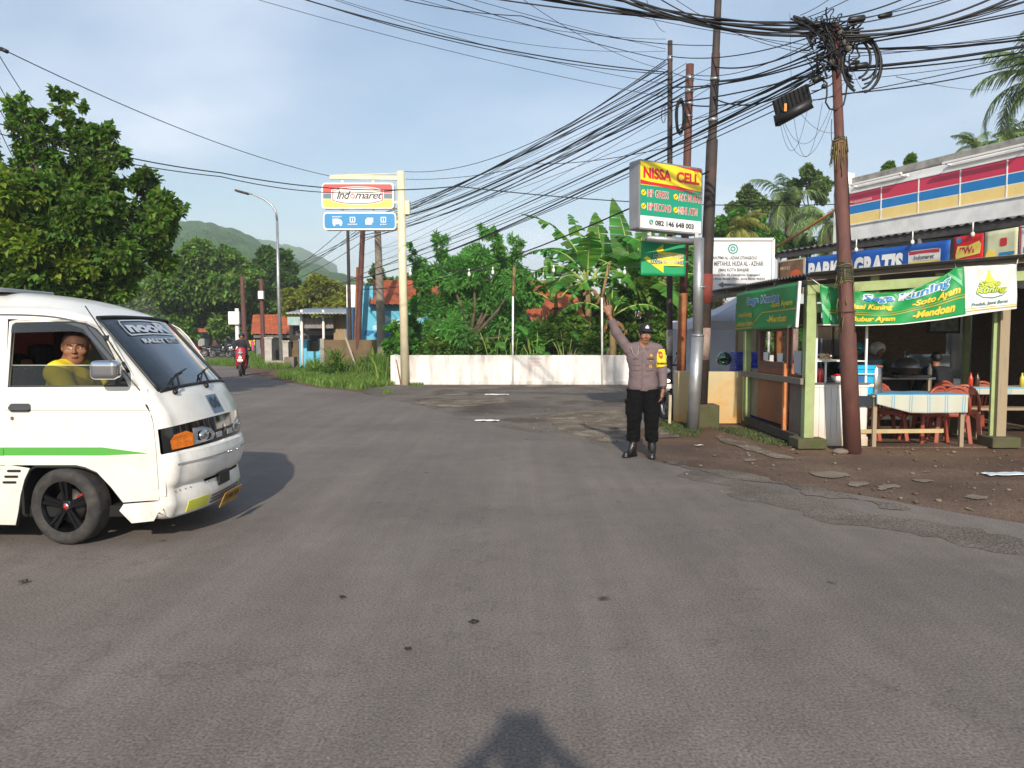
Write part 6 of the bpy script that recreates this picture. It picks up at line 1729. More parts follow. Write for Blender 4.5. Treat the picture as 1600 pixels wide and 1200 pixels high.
q=MB();q.add([c+nn_*o_ for o_ in(-.05,.05)for c in c4],[(0,1,2,3),(7,6,5,4),(0,4,5,1),(1,5,6,2),(2,6,7,3),(3,7,4,0)]);q.build('case',[m_tray],tr_,bevel=0.012)
for k in range(9):
 t=(k+.5)/9;q=MB();q.bar(c4[0].lerp(c4[1],t)+nn_*.055,c4[3].lerp(c4[2],t)+nn_*.055,0.014,0.012);q.bar(c4[0].lerp(c4[1],t)-nn_*.055,c4[3].lerp(c4[2],t)-nn_*.055,0.014,0.012);q.build('rib',[m_tray],tr_)
q=MB();a_,b_=at(1213,190,10.42),at(1268,160,10.22);q.tube([a_,b_],0.075,10);q.build('lower_tube',[m_tray],tr_)
q=MB();q.tube([at(1214,180,10.4),at(1217,196,10.4)],0.05,8);q.build('end_cap',[m_tray],tr_)
q=MB();q.box(at(1227,168,10.28),(0.03,0.02,0.10));q.build('orange_tag',[M('tag_orange',(220,140,50),0.5)],tr_)
for k,(p,r)in enumerate((([(1262,134,10.3),(1285,122,10.3),(1300,118,YH)],.012),([(1268,142,10.3),(1290,135,10.3),(1302,128,YH)],.010),([(1270,156,10.3),(1305,148,YH)],.008))):
 cable(p,r,'short cable tying the splice tray to the tangle pole','short cables of the splice tray',sag=0.02,n=6)
for k,(a,b,s_)in enumerate((((1222,190,10.4),(1302,166,10.25),.55),((1226,192,10.4),(1296,172,10.25),.35),((1240,180,10.35),(1285,160,10.25),.62),((1219,192,10.4),(1262,170,10.3),.45),((1250,176,10.3),(1310,206,10.25),.1))):
 cable([a,b],.0035,'thin slack wire looping below the splice tray','slack wires below the splice tray',sag=s_,n=20)
cable([(1234,20,YH),(1237,160,10.4)],.003,'thin vertical wire above the splice tray',None,sag=0)
for k,(cx,cy,rx,rz)in enumerate(((1346,100,30,45),(1343,98,27,41),(1345,96,32,36),(1338,92,22,30),(1342,94,30,32),(1347,102,31,42))):
 pts=[]
 for i in range(30):
  t=R(-250)+R(330)*i/29;sq=1.0
  pts.append(P3(cx+rx*math.cos(t),cy+rz*math.sin(t),0.02*k-.05))
 mb=MB();mb.tube(pts,(.017,.015,.012)[k%3],6,cap=False);o=mb.build('cable_loop',[m_cable]);tag(o,'large open loop of spare black cable right of the tangle pole','cable coil','spare loops on the tangle pole')
lp=[P3(*p,-.05)for p in((1272,124),(1284,122),(1292,130),(1292,148),(1290,160),(1296,170),(1306,172),(1318,164),(1322,146),(1324,128))]
mb=MB();mb.tube(lp,.011,6);tag(mb.build('cable_loop',[m_cable]),'hanging loop of cable passing in front of the tangle pole beside the splice tray','cable coil')
m_green=M('stall_green',(158,176,120),0.7,var=0.1,scale=4,dirt=(120,112,78),dirt_amt=0.6,dirt_scale=4,dirt_low=(0.5,0.7))
m_lime=M('stall_lime',(186,204,92),0.6,var=0.08,dirt=(140,140,80),dirt_amt=0.3)
m_wood=M('bare_wood',(158,142,116),0.85,var=0.18,scale=3,stretch=(8,8,1),dirt=(112,96,76),dirt_amt=0.5,bump=0.3)
m_woodg=M('grey_wood',(120,112,100),0.85,var=0.2,scale=3,stretch=(1,8,8),bump=0.3)
m_ply=M('brown_ply',(124,70,42),0.55,var=0.15,scale=2,dirt=(80,48,34),dirt_amt=0.5,dirt_scale=1.5)
m_frame=M('brown_frame',(78,40,30),0.5,var=0.15)
m_corr=M('corrugated',(96,96,94),0.7,var=0.2,scale=2,dirt=(70,62,56),dirt_amt=0.5)
m_cw=M('counter_white',(218,216,210),0.5,var=0.03,dirt=(178,150,112),dirt_amt=0.15,dirt_low=(0.55,1.1),dirt_scale=3)
m_clear=glass_mat('case_glass',(0.82,0.86,0.85),1.0)
m_paper=M('paper',(214,216,214),0.8,var=0.04)
XS,YF,YB2=4.08,10.62,13.35
stall=thing('food_stall','open green-posted food stall with a corrugated roof beside the rusty pole','food stall',(XS,YF,0))
def post(x,y,z,w,mat,pad=0.16,side=None):
 q=MB();q.box((x,y,z/2+0.08),(w,w,z-0.02));o=q.build('post',[mat],stall,bevel=0.006)
 if pad:q=MB();q.box((x,y-0.02,pad/2),(w+0.26,w+0.24,pad));q.build('footing',[m_conc_old if side is None else m_moss],o,bevel=0.015)
 return o
post(4.12,10.66,2.25,0.135,m_green,0.14,1);post(4.04,13.2,2.25,0.11,m_green,0.0);post(6.84,10.74,2.45,0.135,m_wood,0.15,1);post(6.745,10.76,2.42,0.05,m_green,0)
post(8.6,10.8,2.55,0.12,m_green,0.14);post(6.3,14.4,2.4,0.10,m_green,0);post(8.5,14.4,2.4,0.10,m_green,0);post(4.04,15.9,2.2,0.09,m_green,0)
def roofz(x,y):return 2.385+(x-4.0)*0.085+(y-10.3)*0.012
q=MB();q.grid(lambda a,b:(3.98+5.0*a,10.30+6.0*b,roofz(3.98+5.0*a,10.3+6*b)+0.016*math.sin((10.3+6*b)*2*math.pi/0.13)),6,370)
rf=q.build('roof',[m_corr],stall,fix=False);s_=rf.modifiers.new('s','SOLIDIFY');s_.thickness=0.006
for y in(10.5,11.8,13.2,14.4):q=MB();q.bar((4.0,y,roofz(4,y)-0.06),(8.9,y,roofz(8.9,y)-0.06),0.05,0.07);q.build('purlin',[m_woodg],stall)
q=MB();q.bar((4.05,10.60,2.18),(8.9,10.62,2.50),0.04,0.13);q.build('lintel',[m_green],stall)
q=MB();q.bar((4.2,10.72,2.08),(5.9,10.72,2.12),0.03,0.12);q.build('lower_lintel',[m_lime],stall)
q=MB();q.bar((4.05,10.62,1.93),(4.5,10.62,1.93),0.05,0.12);q.build('lower_lintel',[m_green],stall)
for x in(5.0,5.9):q=MB();q.box((x,10.66,2.2),(0.12,0.03,0.44));q.build('strut',[m_green],stall)
q=MB();q.bar((XS-.02,10.6,2.28),(XS-.02,16.0,2.32),0.05,0.08);q.build('side_beam',[m_woodg],stall)
def sidebox(name,y0,y1,z0,z1,mat,x=XS,t=0.03,bev=0.004):
 q=MB();q.box((x,(y0+y1)/2,(z0+z1)/2),(t,y1-y0,z1-z0));return q.build(name,[mat],stall,bevel=bev)
sidebox('plywood_panel',11.28,12.62,0.22,1.08,m_ply,XS-0.02)
for(y0,y1,z0,z1)in((11.28,11.40,1.07,1.72),(12.50,12.62,1.07,1.72),(11.4,12.5,1.07,1.15),(11.4,12.5,1.62,1.72)):sidebox('window_frame',y0,y1,z0,z1,m_frame,XS-0.02,0.05)
q=MB();q.add([(XS,11.4,1.15),(XS,12.5,1.15),(XS,12.5,1.62),(XS,11.4,1.62)],[(0,1,2,3)]);q.build('window_pane',[m_clear],stall,fix=False)
for y in(11.55,12.2):sidebox('paper_notice',y,y+0.22,1.16,1.29,m_paper,XS-0.012,0.004,0)
q=MB();q.box((XS-0.05,11.32,0.62),(0.05,0.06,1.05));q.build('batten',[M('orange_wood',(196,112,52),0.7,var=0.15,dirt=(214,176,130),dirt_amt=0.5)],stall)
for k in range(7):sidebox('plank',10.76+k*0.072,10.826+k*0.072,0.16,0.93,M('plank_greyish',(112,104,96),0.8,var=0.15,dirt=(90,76,62),dirt_amt=0.5,dirt_low=(0.5,0.8)),XS+0.01,0.02,0.002)
q=MB();q.add([(XS,10.76,0.95),(XS,11.26,0.95),(XS,11.26,1.7),(XS,10.76,1.7)],[(0,1,2,3)]);q.build('side_pane',[m_clear],stall,fix=False)
sidebox('paper_notice',10.80,11.08,1.02,1.34,M('paper_grey',(170,172,178),0.8),XS-0.012,0.004,0)
sidebox('side_plank',10.8,11.25,0.95,1.00,m_frame,XS,0.03)
for k in range(8):sidebox('back_slat',12.68+k*0.07,12.74+k*0.07,0.2,1.0,M('slat_pale',(150,142,120),0.85,dirt=(130,100,60),dirt_amt=0.6),XS+0.03,0.015,0)
q=MB();q.bar((XS-0.09,10.55,0.925),(XS-0.09,13.3,0.90),0.04,0.085);q.build('side_rail',[m_woodg],stall)
q=MB();q.bar((XS-0.02,10.8,0.10),(XS-0.02,13.3,0.10),0.14,0.12);q.build('sill',[M('sill_dark',(60,54,44),0.9,var=0.3)],stall)
q=MB();q.box((6.5,12.8,-0.004),(4.9,4.3,0.02));q.build('earth_floor',[m_mud],stall)
m_weave=M('woven_bamboo',(92,74,54),0.85,var=0.35,scale=16,stretch=(1,1,4),bump=0.4,bscale=30)
q=MB();q.box((7.1,14.55,1.25),(2.2,0.04,2.4));q.build('woven_wall',[m_weave],stall)
q=MB();q.box((8.62,13.2,1.2),(0.04,2.4,2.3));q.build('woven_wall',[m_weave],stall)
q=MB();q.box((5.93,14.5,1.25),(0.13,0.06,2.4));q.build('door_post',[M('orange_brown',(150,96,60),0.7)],stall)
def hang_pts(pts):return pts
m_vg=M('vinyl_green',(22,140,72),0.45,var=0.05,scale=2);m_vy=M('vinyl_yellow',(214,196,60),0.5,var=0.05);m_vw=M('vinyl_white',(214,218,212),0.5,var=0.03);m_vb=M('vinyl_blue',(52,130,190),0.5,var=0.04)
m_vgold=M('vinyl_gold',(186,160,44),0.5);m_vlg=M('vinyl_light',(110,186,140),0.5)
def banner(root,F,split,mats_main,txts,stripes=(),diag=True,nu=40,nv=12):
 """F(u, v, off): u along, v up"""
 q=MB();q.grid(lambda a,b:F(a*split,b,0),nu,nv);c=q.build('cloth',[mats_main],root,fix=False)
 s_=c.modifiers.new('s','SOLIDIFY');s_.thickness=0.003;s_.offset=0
 return c
def strip_uv(par,name,pts,wd,mat,F,off=0.008):
 q=MB()
 for(a,b)in zip(pts[:-1],pts[1:]):
  n=max(1,int(abs(b[0]-a[0])*30))
  for i in range(n):
   p,r=[(a[0]+(b[0]-a[0])*t,a[1]+(b[1]-a[1])*t)for t in(i/n,(i+1)/n)]
   q.add([F(p[0],p[1]-wd/2,off),F(r[0],r[1]-wd/2,off),F(r[0],r[1]+wd/2,off),F(p[0],p[1]+wd/2,off)],[(0,1,2,3)])
 return q.build(name,[mat],par,fix=False)
def textb(par,items,F,m_top,m_out=None,off=0.010,b0=0.08,b1=0.03,shear=0.25):
 if m_out is not None:
  q=MB()
  for s_,u,v,w,h in items:put_text(q,s_,u,v,w*1.03,h*1.12,lambda a,b:F(a,b,off),bold=b0,shear=shear)
  q.build('lettering',[m_out],par,fix=False)
 q=MB()
 for s_,u,v,w,h in items:put_text(q,s_,u,v,w,h,lambda a,b:F(a,b,off+0.004),bold=b1,shear=shear)
 q.build('lettering',[m_top],par,fix=False)
sbn=thing('vinyl_banner','shaded green menu banner along the left side of the food stall','banner',(XS-.06,12,2.0))
def FSd(u,v,off=0.0):
 y=13.62-3.0*u;zt_,zb_=2.29-0.0*u,1.63+0.04*u
 return Vector((XS-0.135-off+0.02*math.sin(u*11+v*2),y,zb_+(zt_-zb_)*v))
c=banner(sbn,FSd,1.0,m_vg,None)
strip_uv(c,'gold_line',[(0.0,.14),(0.36,.14),(0.50,.42),(1.0,.42)],0.03,m_vgold,FSd);strip_uv(c,'gold_line',[(0.0,.07),(0.34,.07)],0.03,m_vgold,FSd)
textb(c,[('Sega Kuning',.50,.72,.50,.24)],FSd,m_vb,m_vw,shear=0);textb(c,[('-Nasi Kuning',.20,.40,.30,.15),('-Bubur Ayam',.2,.18,.32,.14),('-Soto Ayam',.78,.56,.34,.17),('-Mendoan',.72,.24,.30,.17)],FSd,m_vy,None,shear=0.1)
q=MB();q.add([FSd(.86,0,.006),FSd(.92,0,.006),FSd(1,.30,.006),FSd(1,.42,.006)],[(0,1,2,3)]);q.build('corner_stripe',[m_vlg],c,fix=False)
q=MB();q.bar(FSd(1.0,0),FSd(1.0,1.02),0.035,0.035);q.build('edge_strip',[m_cwhite],sbn)
fbn=thing('vinyl_banner','sunlit sagging green and white menu banner across the front of the food stall','banner',at(1430,460,10.42))
TX=[0,.05,.15,.28,.40,.50,.60,.69,.735,.85,1.0];TY=[445,449,454,458,456,448,434,418,416,415,413]
TX2,TY2=[0,.2,.4,.6,.8,1.0],[508,509,507,500,490,482]
def FFr(u,v,off=0.0):
 px=1286+(1588-1286)*u;pt,pb=np.interp(u,TX,TY),np.interp(u,TX2,TY2)
 if u<0.05:px-=(0.05-u)*60*v
 p=at(px,pb+(pt-pb)*v,10.40)
 fold=0.030*math.sin(u*16+2.4*v)*(0.4+v*0.6)+0.022*math.sin(u*37-v*6)*v+0.012*math.sin(u*80+v*9)*v*v
 return Vector((p.x,p.y+fold-off,p.z))
q=MB();q.grid(lambda a,b:FFr(a*0.735,b),70,16);c=q.build('cloth',[m_vg],fbn,fix=False);c.modifiers.new('s','SOLIDIFY').thickness=0.003
q=MB();q.grid(lambda a,b:FFr(0.735+0.265*a,b),30,16);c2=q.build('white_cloth',[m_vw],fbn,fix=False);c2.modifiers.new('s','SOLIDIFY').thickness=0.003
for(a,b)in(((0,.012),(1,.012)),):strip_uv(c,'hem',[a,b],0.03,m_vw,FFr,0.006)
strip_uv(c,'gold_line',[(0.02,.34),(0.34,.30),(0.46,.36),(0.735,.38)],0.022,m_vgold,FFr,0.007);strip_uv(c,'gold_line',[(0.02,.40),(0.34,.36),(0.46,.42),(0.735,.43)],0.012,m_vgold,FFr,0.007)
strip_uv(c2,'gold_line',[(0.735,.08),(1.0,.06)],0.02,m_vgold,FFr,0.007);strip_uv(c2,'gold_line',[(0.735,.13),(1.0,.10)],0.01,m_vgold,FFr,0.007)
textb(c,[('Sega Kuning',.43,.80,.45,.27)],FFr,m_vb,m_vw,shear=0.1,b0=0.1)
textb(c,[('-Nasi Kuning',.235,.53,.25,.19),('-Bubur Ayam',.25,.17,.24,.18),('-Soto Ayam',.585,.53,.24,.19),('-Mendoan',.57,.22,.21,.18)],FFr,m_vy,m_vgold,b0=0.07)
for(u0,u1)in((.0,.06),(.64,.72)):
 q=MB();n=8
 for i in range(n):
  a,b=i/n,(i+1)/n;s0,s1=u0+(u1-u0)*a,u0+(u1-u0)*b
  q.add([FFr(s0,.4-.4*a if u0<.3 else.95-.35*a,.007),FFr(s1,.4-.4*b if u0<.3 else.95-.35*b,.007),FFr(s1,.56-.4*b if u0<.3 else 1.0-.28*b,.007),FFr(s0,.56-.4*a if u0<.3 else 1.0-.28*a,.007)],[(0,1,2,3)])
 q.build('corner_stripe',[m_vlg],c,fix=False)
m_lg=M('logo_lime',(196,206,60),0.5);m_lgd=M('logo_green',(70,130,60),0.5)
q=MB();q.poly([[(.825,.50),(.835,.62),(.852,.78),(.862,.93),(.872,.80),(.89,.64),(.905,.50),(.865,.44)]],lambda a,b:FFr(a,b,.008));q.build('logo_cone',[m_lg],c2,fix=False)
textb(c2,[('Sega',.862,.60,.10,.14),('Kuning',.872,.46,.15,.14)],FFr,m_lg,m_lgd,b0=.09)
strip_uv(c2,'logo_swoosh',[(.80,.42),(.83,.33),(.88,.30),(.93,.34),(.95,.42)],0.02,M('logo_teal',(70,130,130),0.5),FFr,.009)
textb(c2,[('Produk, Jawa Barat',.862,.19,.19,.09)],FFr,M('logo_ink',(90,120,120),0.5),None)
for u,dx,dz in((0.0,-.12,.1),(0.70,0,.1),(1.0,.05,.12)):
 q=MB();p=FFr(u,1.0);q.tube([p,p+Vector((dx,0.05,dz))],.006,5);q.build('tie',[m_cwhite],fbn)
ct=thing('serving_counter','white panelled serving counter with a glass case, between green post and rusty pole','counter',(4.55,10.95,0))
q=MB()
for k in range(9):q.box((4.26+k*0.082,10.72,0.47),(0.078,0.02,0.76))
q.box((4.6,10.73,0.47),(0.76,0.02,0.80));q.box((4.6,10.712,0.86),(0.78,0.02,0.05));q.box((4.6,10.712,0.075),(0.78,0.015,0.13));q.box((4.23,11.0,0.47),(0.02,0.56,0.8));q.box((4.97,11.0,0.47),(0.02,0.56,0.8))
q.build('panelling',[m_cw],ct,bevel=0.003)
q=MB();q.box((4.6,11.0,0.89),(0.82,0.64,0.02));q.build('counter_top',[M('counter_steel',(120,120,122),0.35,metal=0.5)],ct)
for x,y in((4.25,10.74),(4.95,10.74),(4.25,11.28),(4.95,11.28)):q=MB();q.box((x,y,1.30),(0.028,0.028,0.82));q.build('case_post',[m_cwhite],ct)
q=MB();q.box((4.6,11.0,1.20),(0.72,0.52,0.015));q.build('shelf',[m_cwhite],ct)
q=MB();q.box((4.42,10.82,1.05),(0.025,0.025,0.3));q.build('case_post',[m_cwhite],ct)
q=MB();q.box((4.6,11.01,1.71),(0.78,0.60,0.02));q.build('case_top',[m_cwhite],ct)
q=MB();q.box((4.6,11.30,1.30),(0.68,0.006,0.78));q.build('glass_back',[glass_mat('case_back',(.45,.5,.55),1.2)],ct)
bw=thing('food_bowl','white bowl heaped with red chillies on the serving counter','bowl',(4.62,10.86,0.90))
q=MB();q.lathe([(0.0,0.005),(0.05,0.0),(0.075,0.02),(0.10,0.085),(0.095,0.085),(0.07,0.03),(0.0,0.02)],c=(4.62,10.86,0.90),seg=20);q.build('bowl',[m_cwhite],bw)
q=MB();rr=random.Random(4)
for k in range(22):q.ball((4.62+rr.gauss(0,.035),10.86+rr.gauss(0,.035),0.985+rr.uniform(0,.025)),(.018,.012,.012),seg=7,rings=5)
q.build('chillies',[M('chilli_red',(206,24,26),0.4,var=0.15)],bw)
tr2=thing('snack_tray','tray of golden fried snacks on the upper shelf of the counter','tray',(4.40,10.90,1.21))
q=MB();q.lathe([(0.0,0.0),(0.10,0.0),(0.12,0.02),(0.115,0.02),(0.0,0.006)],c=(4.42,10.9,1.21),seg=18);q.build('dish',[m_cwhite],tr2)
q=MB()
for k in range(26):q.ball((4.42+rr.gauss(0,.05),10.9+rr.gauss(0,.04),1.235+rr.uniform(0,.055)),(.026,.022,.018),seg=7,rings=5,mi=k%2)
q.build('snacks',[M('snack_gold',(206,164,112),0.8,var=0.2),M('snack_pale',(226,206,176),0.8)],tr2)
jr=MB();jr.lathe([(0,0),(.045,0),(.045,.16),(.03,.18),(.03,.2),(0,.2)],c=(4.36,10.84,.90),seg=14);tag(jr.build('sauce_jar',[M('sauce_red',(150,44,44),0.25,coat=.6)]),'red sauce jar on the serving counter left of the chilli bowl','jar')
jr=MB();jr.lathe([(0,0),(.11,0),(.13,.1),(.12,.2),(.05,.26),(0,.27)],c=(4.85,11.05,.90),seg=18);tag(jr.build('cooking_pot',[M('pot_dark',(60,62,66),0.3,metal=.7)]),'dark lidded pot on the serving counter behind the rusty pole','pot')
tb=thing('wooden_table','rough wooden table with a checked cloth at the front of the stall','table',(5.7,10.95,0))
for x,y in((5.06,10.68),(6.28,10.68),(5.06,11.22),(6.28,11.22)):q=MB();q.box((x,y,0.35),(0.055,0.055,0.70));q.build('leg',[m_wood],tb,bevel=0.004)
q=MB();q.box((5.67,10.95,0.715),(1.34,0.66,0.03));q.build('table_top',[m_wood],tb)
q=MB();q.bar((4.72,10.70,0.215),(6.04,10.70,0.225),0.03,0.055);q.build('rail',[M('rail_wood',(178,158,116),0.8,var=.15)],tb)
q=MB();q.box((5.67,10.67,0.66),(1.25,0.02,0.08));q.build('apron',[m_wood],tb)
q=MB();q.box((4.88,10.95,0.70),(0.36,0.6,0.03));q.box((4.88,10.66,0.64),(0.36,0.012,0.12));q.build('side_board',[M('dark_cloth',(44,52,60),0.9,var=.2)],tb)
mt=bpy.data.materials.new('checked_cloth');mt.use_nodes=True;n,l=mt.node_tree.nodes,mt.node_tree.links;b=n['Principled BSDF']
tc=n.new('ShaderNodeTexCoord');sp_=n.new('ShaderNodeSeparateXYZ');l.new(tc.outputs['Object'],sp_.inputs[0])
def stripes(axis,per,w0,w1,offs=0.0):
 a=n.new('ShaderNodeMath');a.operation='MULTIPLY_ADD';a.inputs[1].default_value=1/per;a.inputs[2].default_value=100+offs;l.new(sp_.outputs[axis],a.inputs[0])
 f=n.new('ShaderNodeMath');f.operation='FRACT';l.new(a.outputs[0],f.inputs[0])
 g=n.new('ShaderNodeMath');g.operation='GREATER_THAN';g.inputs[1].default_value=w0;l.new(f.outputs[0],g.inputs[0])
 h=n.new('ShaderNodeMath');h.operation='LESS_THAN';h.inputs[1].default_value=w1;l.new(f.outputs[0],h.inputs[0])
 m_=n.new('ShaderNodeMath');m_.operation='MULTIPLY';l.new(g.outputs[0],m_.inputs[0]);l.new(h.outputs[0],m_.inputs[1]);return m_.outputs[0]
s1_,s2_=stripes('X',.245,.44,.49),stripes('X',.245,.57,.62);s3_=stripes('Z',.30,.0,.06,.56)
mx_=n.new('ShaderNodeMath');mx_.operation='MAXIMUM';l.new(s1_,mx_.inputs[0]);l.new(s2_,mx_.inputs[1]);my_=n.new('ShaderNodeMath');my_.operation='MAXIMUM';l.new(mx_.outputs[0],my_.inputs[0]);l.new(s3_,my_.inputs[1])
mm=n.new('ShaderNodeMix');mm.data_type='RGBA';l.new(my_.outputs[0],mm.inputs['Factor']);mm.inputs['A'].default_value=(*lin((182,184,168)),1);mm.inputs['B'].default_value=(*lin((104,156,182)),1);l.new(mm.outputs['Result'],b.inputs['Base Color']);b.inputs['Roughness'].default_value=0.6
def clothf(u,v):
 x=5.04+1.27*u
 if v<0.5:return(x,11.30-0.70*(v/0.5),0.740+0.003*math.sin(u*20+v*9))
 t=(v-0.5)/0.5;sag=0.035*math.sin(u*math.pi)+(0.02*u)
 return(x,10.60-0.012*math.sin(u*24+1)*t-0.01,0.738-t*(0.125+0.12*min(1,u*2.6)+sag*.2))
q=MB();q.grid(clothf,60,24);tcl=q.build('tablecloth',[mt],fix=False);tcl.modifiers.new('s','SOLIDIFY').thickness=0.003;tag(tcl,'white and blue checked cloth spread on the wooden table','tablecloth')
cw=thing('cool_box','bright blue cool box standing at the left end of the table','cool box',(4.86,10.92,0.73))
m_cy=M('cooler_blue',(28,168,214),0.35,var=.04)
q=MB();q.prism(rrect(.40,.30,.05,4,4.90,10.90),lambda u,v:(4.90+(u-4.90)*.92,10.90+(v-10.90)*.92,.72),lambda u,v:(u,v,1.09));q.build('tub',[m_cy],cw,bevel=0.01)
q=MB();q.prism(rrect(.43,.33,.05,4,4.90,10.90),lambda u,v:(u,v,1.085),lambda u,v:(u,v,1.14));q.build('lid',[m_cy],cw,bevel=0.012)
q=MB();q.tube([(4.69,10.73,1.06),(4.69,10.70,1.02),(5.10,10.70,1.02),(5.10,10.73,1.06)],.008,6);q.box((4.96,10.742,.86),(.22,.006,.035));q.build('handle',[m_cwhite],cw)
q=MB();q.box((4.86,10.737,.96),(.2,.006,.12));q.build('picture',[M('cooler_dark',(30,100,150),0.4)],cw)
ds=thing('water_dispenser','tall steel drink pot with a brown lid beside the blue cool box','pot',(5.16,10.95,0.73))
q=MB();q.lathe([(0,0),(.095,0),(.098,.01),(.098,.36),(.09,.37),(0,.37)],c=(5.17,10.93,.74),seg=26);q.build('body',[M('pot_steel',(176,172,168),0.22,metal=.95)],ds)
q=MB();q.lathe([(0,.03),(.10,.025),(.105,0),(.1,-.005)],c=(5.17,10.93,1.11),seg=26);q.build('lid',[M('lid_brown',(140,90,64),0.5)],ds)
m_pl=M('chair_plastic',(144,62,44),0.42,var=0.12,scale=5,dirt=(206,120,80),dirt_amt=0.3)
m_pl2=M('chair_plastic_faded',(176,100,76),0.5,var=0.12,scale=5)
def chair(loc,rz,label,mat):
 o=thing('plastic_chair',label,'chair',loc,rz,'red plastic chairs in the food stall')
 q=MB();q.prism(rrect(.42,.40,.07,4),lambda u,v:(u,v,.415),lambda u,v:(u,v,.445));q.prism(rrect(.43,.41,.07,4),lambda u,v:(u,v,.385),lambda u,v:(u*1.01,v*1.01,.42));q.build('seat',[mat],o,world_co=False,bevel=0.006)
 for sx in(-1,1):
  for sy in(-1,1):
   q=MB();a,b=Vector((sx*.185,sy*.175,.40)),Vector((sx*.225,sy*.215,0));q.bar(a,b,.055,.035);q.build('leg',[mat],o,world_co=False,bevel=0.006)
 q=MB()
 for sy in(-1,1):
  pts=[Vector((.19*math.cos(t),sy*.19,.25+.15*math.sin(t)))for t in np.linspace(0,math.pi,11)]
  q.tube([Vector((.215,sy*.2,.12))]+pts+[Vector((-.215,sy*.2,.12))],.014,6)
 q.build('apron_arch',[mat],o,world_co=False)
 q=MB();arch=[Vector((.195*math.cos(t)*(1 if abs(math.cos(t))<.98 else 1),.20+.06*math.sin(t)+.02,.46+.36*math.sin(t)**.7 if 0<t<math.pi else.44))for t in np.linspace(0.0,math.pi,19)]
 q.tube(arch,.022,8);bk=q.build('backrest',[mat],o,world_co=False)
 q=MB();top=max(arch,key=lambda p:p.z).z
 for x,w in((-.10,.035),(-.035,.045),(.035,.045),(.10,.035)):
  zt=.46+.36*math.sqrt(max(0.0,1-(x/.195)**2))**.8
  q.bar((x*.8,.20,.44),(x,.27,zt-0.005),w*.75,.012,up=(0,1,0))
 q.bar((-.14,.265,.735),(.14,.265,.735),.03,.10,up=(0,0,1));q.build('back_slats',[mat],o,world_co=False)
 return o
chair((5.20,11.48,0),R(2),'red plastic chair half hidden behind the steel drink pot',m_pl)
chair((5.62,11.50,0),R(-3),'orange-red plastic chair with its arched back above the middle of the table',m_pl)
chair((6.06,11.25,0),R(195),'red plastic chair pushed under the right end of the table',m_pl)
chair((6.42,11.22,0),R(165),'dark red plastic chair at the right end of the table, its back to the road',m_pl)
chair((6.82,11.55,0),R(150),'faded pink-brown plastic chair behind the right front post',m_pl2)
chair((6.95,12.6,0),R(180),'red plastic chair the man in black sits on',m_pl)
chair((7.55,12.5,0),R(170),'red plastic chair farthest right in the stall',m_pl)
kt=thing('kitchen_table','dark kitchen table carrying the pots in the middle of the stall','table',(5.9,12.6,0))
q=MB();q.box((5.85,12.6,.87),(1.9,.6,.03));q.build('table_top',[M('tin_top',(150,152,154),0.35,metal=.6)],kt)
for x in(4.98,6.72):
 for y in(12.35,12.85):q=MB();q.box((x,y,.43),(.06,.06,.86));q.build('leg',[m_wood],kt)
q=MB();q.box((5.85,12.87,.5),(1.8,.02,.7));q.build('back_board',[M('board_dark',(58,54,50),0.85,var=.2)],kt)
q=MB();q.lathe([(0,0),(.19,0),(.24,.03),(.26,.26),(.275,.28),(.25,.28),(.23,.05),(0,.04)],c=(5.72,12.45,.885),seg=28);q.lathe([(0.27,.28),(.2,.33),(0,.345)],c=(5.72,12.45,.885),seg=28);tag(q.build('plastic_basin',[M('basin_grey',(92,106,122),0.45)]),'large grey-blue plastic basin on the kitchen table','basin')
pt_=thing('steamer_pot','wide aluminium steamer pot with a knobbed lid on the stove','pot',(6.38,12.4,.9))
m_alu=M('aluminium',(170,170,168),0.32,metal=.9,var=.08,dirt=(90,84,78),dirt_amt=.4)
q=MB();q.lathe([(0,0),(.17,0),(.20,.02),(.21,.10),(.23,.11),(.23,.125)],c=(6.38,12.4,.93),seg=28);q.build('pan',[m_alu],pt_)
q=MB();q.lathe([(.235,0),(.22,.05),(.16,.12),(.06,.155),(0,.16)],c=(6.38,12.4,1.05),seg=28);q.lathe([(0,.05),(.03,.045),(.03,.0)],c=(6.38,12.4,1.21),seg=12);q.build('lid',[m_alu],pt_)
q=MB();q.box((6.38,12.4,.905),(.62,.38,.05));q.tube([(6.15,12.22,.90),(6.15,12.19,.90)],.025,10);tag(q.build('gas_stove',[m_blk],bevel=.008),'flat black gas stove under the steamer pot','stove')
q=MB();q.box((7.0,12.95,1.02),(.75,.03,.45));q.box((6.62,12.95,.75),(.03,.03,1.1));tag(q.build('side_screen',[M('screen_grey',(78,90,96),0.5,var=.15)]),'grey sheet screen behind the stove','screen')
pf=thing('framed_picture','framed pale picture hanging on the dark woven wall','picture',(6.9,14.5,1.85))
p0,p1=at(1451,486,14.5),at(1500,521,14.5)
q=MB();q.box(((p0.x+p1.x)/2,14.51,(p0.z+p1.z)/2),(p1.x-p0.x,.03,p0.z-p1.z));fo=q.build('frame',[m_blk],pf)
q=MB();q.box(((p0.x+p1.x)/2,14.492,(p0.z+p1.z)/2),(p1.x-p0.x-.08,.004,p0.z-p1.z-.08));q.build('print',[M('print_pale',(120,126,120),0.4,var=.5,scale=12)],pf)
ft=thing('dining_table','low wooden dining table at the back right of the stall','table',(7.9,12.6,0))
q=MB();q.box((7.7,12.15,.73),(1.5,.5,.03));q.build('table_top',[m_wood],ft)
for x in(7.0,8.4):q=MB();q.box((x,12.15,.36),(.06,.4,.72));q.build('leg',[m_wood],ft)
